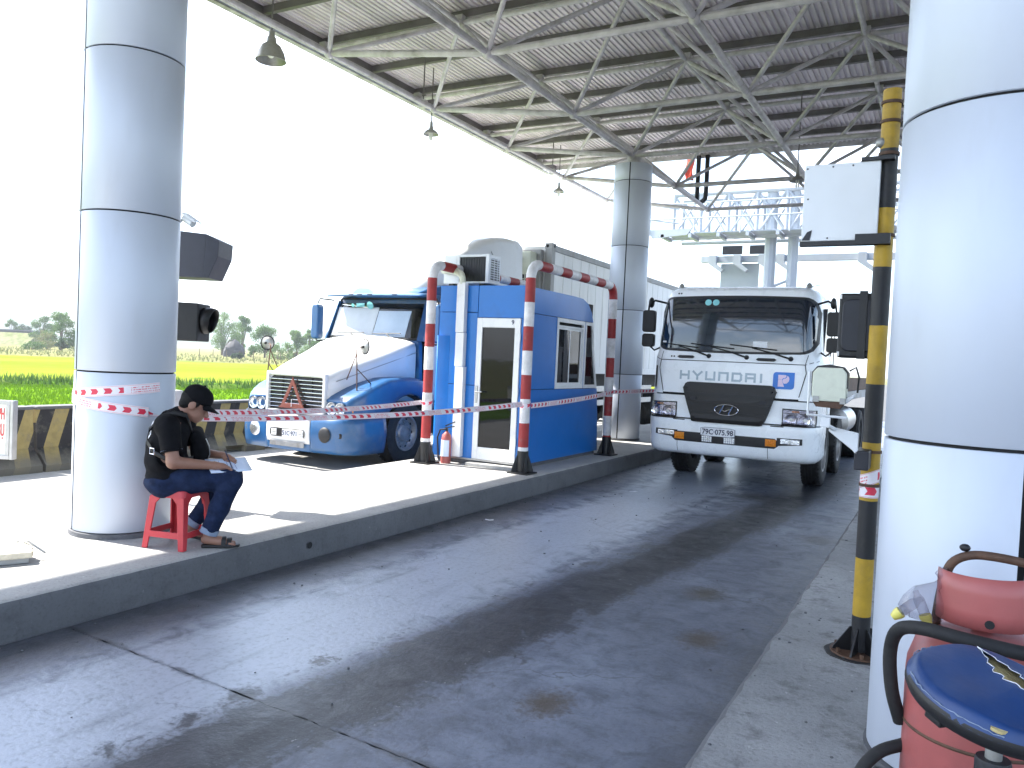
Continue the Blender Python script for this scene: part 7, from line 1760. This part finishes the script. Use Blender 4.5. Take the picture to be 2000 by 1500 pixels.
# ================================================================ SIGN GANTRY BEYOND THE CANOPY
ga = thing('sign_gantry', 'white tubular sign gantry with maintenance walkway beyond the canopy', 'gantry', (-5.6, 30, 0))
def gt(p, q, r, nm='gantry_tube'): MB().tube(p, q, r, None, 10).build(nm, 'gantry_paint', ga)
gy = 30.0; GZ = .28
for x, r in ((-5.95, .21), (-5.15, .19)): gt((x, gy+.2, -.3), (x, gy+.2, 8.3), r, 'column')
gt((-6.2, gy+.2, 4.7), (-5.0, gy+.2, 5.2), .05, 'column_brace')
for (x0, x1, z0, y0) in ((-9.6, -1.0, 6.45, gy), (-9.6, -1.0, 6.45, gy+1.2), (-9.6, -1.0, 8.1, gy), (-9.6, -1.0, 8.1, gy+1.2)): gt((x0, y0, z0), (x1, y0, z0), .10, 'truss_chord')
for k in range(9):
    x = -9.6+k*1.05
    for y0 in (gy, gy+1.2):
        gt((x, y0, 6.45), (x, y0, 8.1), .075, 'truss_post')
        if k < 8: gt((x, y0, 6.45 if k % 2 else 8.1), (x+1.05, y0, 8.1 if k % 2 else 6.45), .05, 'truss_diagonal'); gt((x, y0, 8.1 if k % 2 else 6.45), (x+1.05, y0, 6.45 if k % 2 else 8.1), .04, 'truss_diagonal')
    MB().bx(x-.16, x-.04, gy-1.0, gy+.1, 6.30, 6.44).build('walkway_bearer', 'gantry_paint', ga, None)
    if k < 8: MB().bx(x-.02, x+.98, gy-.95, gy-.1, 6.45, 6.49).build('walkway_plate', 'gantry_paint', ga, None)
for (z) in (7.0, 7.55): gt((-10.2, gy-1.0, z), (-1.0, gy-1.0, z), .03, 'hand_rail')
for k in range(6): gt((-10.2+k*1.7, gy-1.0, 6.4), (-10.2+k*1.7, gy-1.0, 7.56), .025, 'rail_post')
for z in (7.0, 7.55): gt((-10.2, gy-1.0, z), (-9.4, gy, z), .03, 'hand_rail')
MB().prism([(-10.3, 6.62), (-8.6, 6.62), (-8.75, 6.40), (-10.1, 6.30)], 'y', gy-1.0, gy-.9).build('toe_board', 'gantry_paint', ga, None)
# lower camera beam with cabinets and plates
for y0 in (gy+3.0,): MB().bx(-9.3, 1.5, y0, y0+.25, 5.55, 5.80).build('camera_beam', 'gantry_paint', ga, None)
for k, x in enumerate((-8.9, -7.9, -6.9, -6.2, -3.2, -1.6)):
    MB().prism([(x, 5.80), (x+.30, 5.80), (x+.30, 5.45), (x+.62, 5.20), (x+.50, 5.10), (x, 5.45)], 'y', gy+2.7, gy+3.0).build('camera_bracket', 'gantry_paint', ga, None)
for x in (-8.4, -7.3): MB().bx(x, x+.8, gy+2.9, gy+3.0, 5.85, 6.20).build('equipment_case', 'dark_grey_metal', ga, None)
for x in (-8.5, -1.2): MB().bx(x, x+1.55, gy+3.2, gy+3.25, 4.55, 5.50).build('sign_plate', 'gantry_paint', ga, None)

for ch in ga.children:
    up_ = .28 if ch.name.split('.')[0] not in ('camera_beam', 'camera_bracket', 'equipment_case', 'sign_plate') else .62
    if not ch.name.startswith('column'): ch.location.z += up_
rb = thing('red_banner', 'narrow red banner hanging behind the far canopy trusses', 'banner', (-6.6, 21.5, 6.9))
b = MB(); rows = [[(-6.62+.22*i/4+.02*math.sin(k*.9), 21.5+.03*math.sin(i*1.5+k), 7.60-.72*k/8) for i in range(5)] for k in range(9)]
b.loft(rows, False, False); b.build('cloth', 'banner_red', rb, 60, solid=.004); MB().tube((-6.75, 21.5, 7.62), (-6.25, 21.5, 7.62), .02, None, 8).build('rod', 'steel_bare', rb); MB().tube((-6.5, 21.5, 7.62), (-6.5, 20.6, 7.44), .012, None, 6).build('cord', 'steel_bare', rb)

# ================================================================ AIR: thin haze over the fields
hz = MB().bx(-2590, 2590, -2590, 2590, -1.9, 140).build('haze', 'hill_green', None, None)
hz.data.materials.clear(); hm = bpy.data.materials.new('haze_air'); hm.use_nodes = True; hm.node_tree.nodes.clear()
ho = hm.node_tree.nodes.new('ShaderNodeOutputMaterial'); pv = hm.node_tree.nodes.new('ShaderNodeVolumePrincipled'); pv.inputs['Color'].default_value = (.86, .92, 1.0, 1); pv.inputs['Density'].default_value = .0004; pv.inputs['Anisotropy'].default_value = .3
hm.node_tree.links.new(pv.outputs['Volume'], ho.inputs['Volume']); hz.data.materials.append(hm); stuff(hz); hz['label'] = 'thin pale haze over the fields and hills'; hz['category'] = 'haze'

# tiny repeats that cannot be picked apart at this size stay joined
SMALL_JOINED = ('wheel_nuts', 'tread_blocks', 'hand_holes', 'led_dots', 'grille_openings', 'coil_wires', 'side_louvre', 'printed_lines')
for o in bpy.data.objects:
    if o.name.split('.')[0] in SMALL_JOINED: o['kind'] = 'stuff'
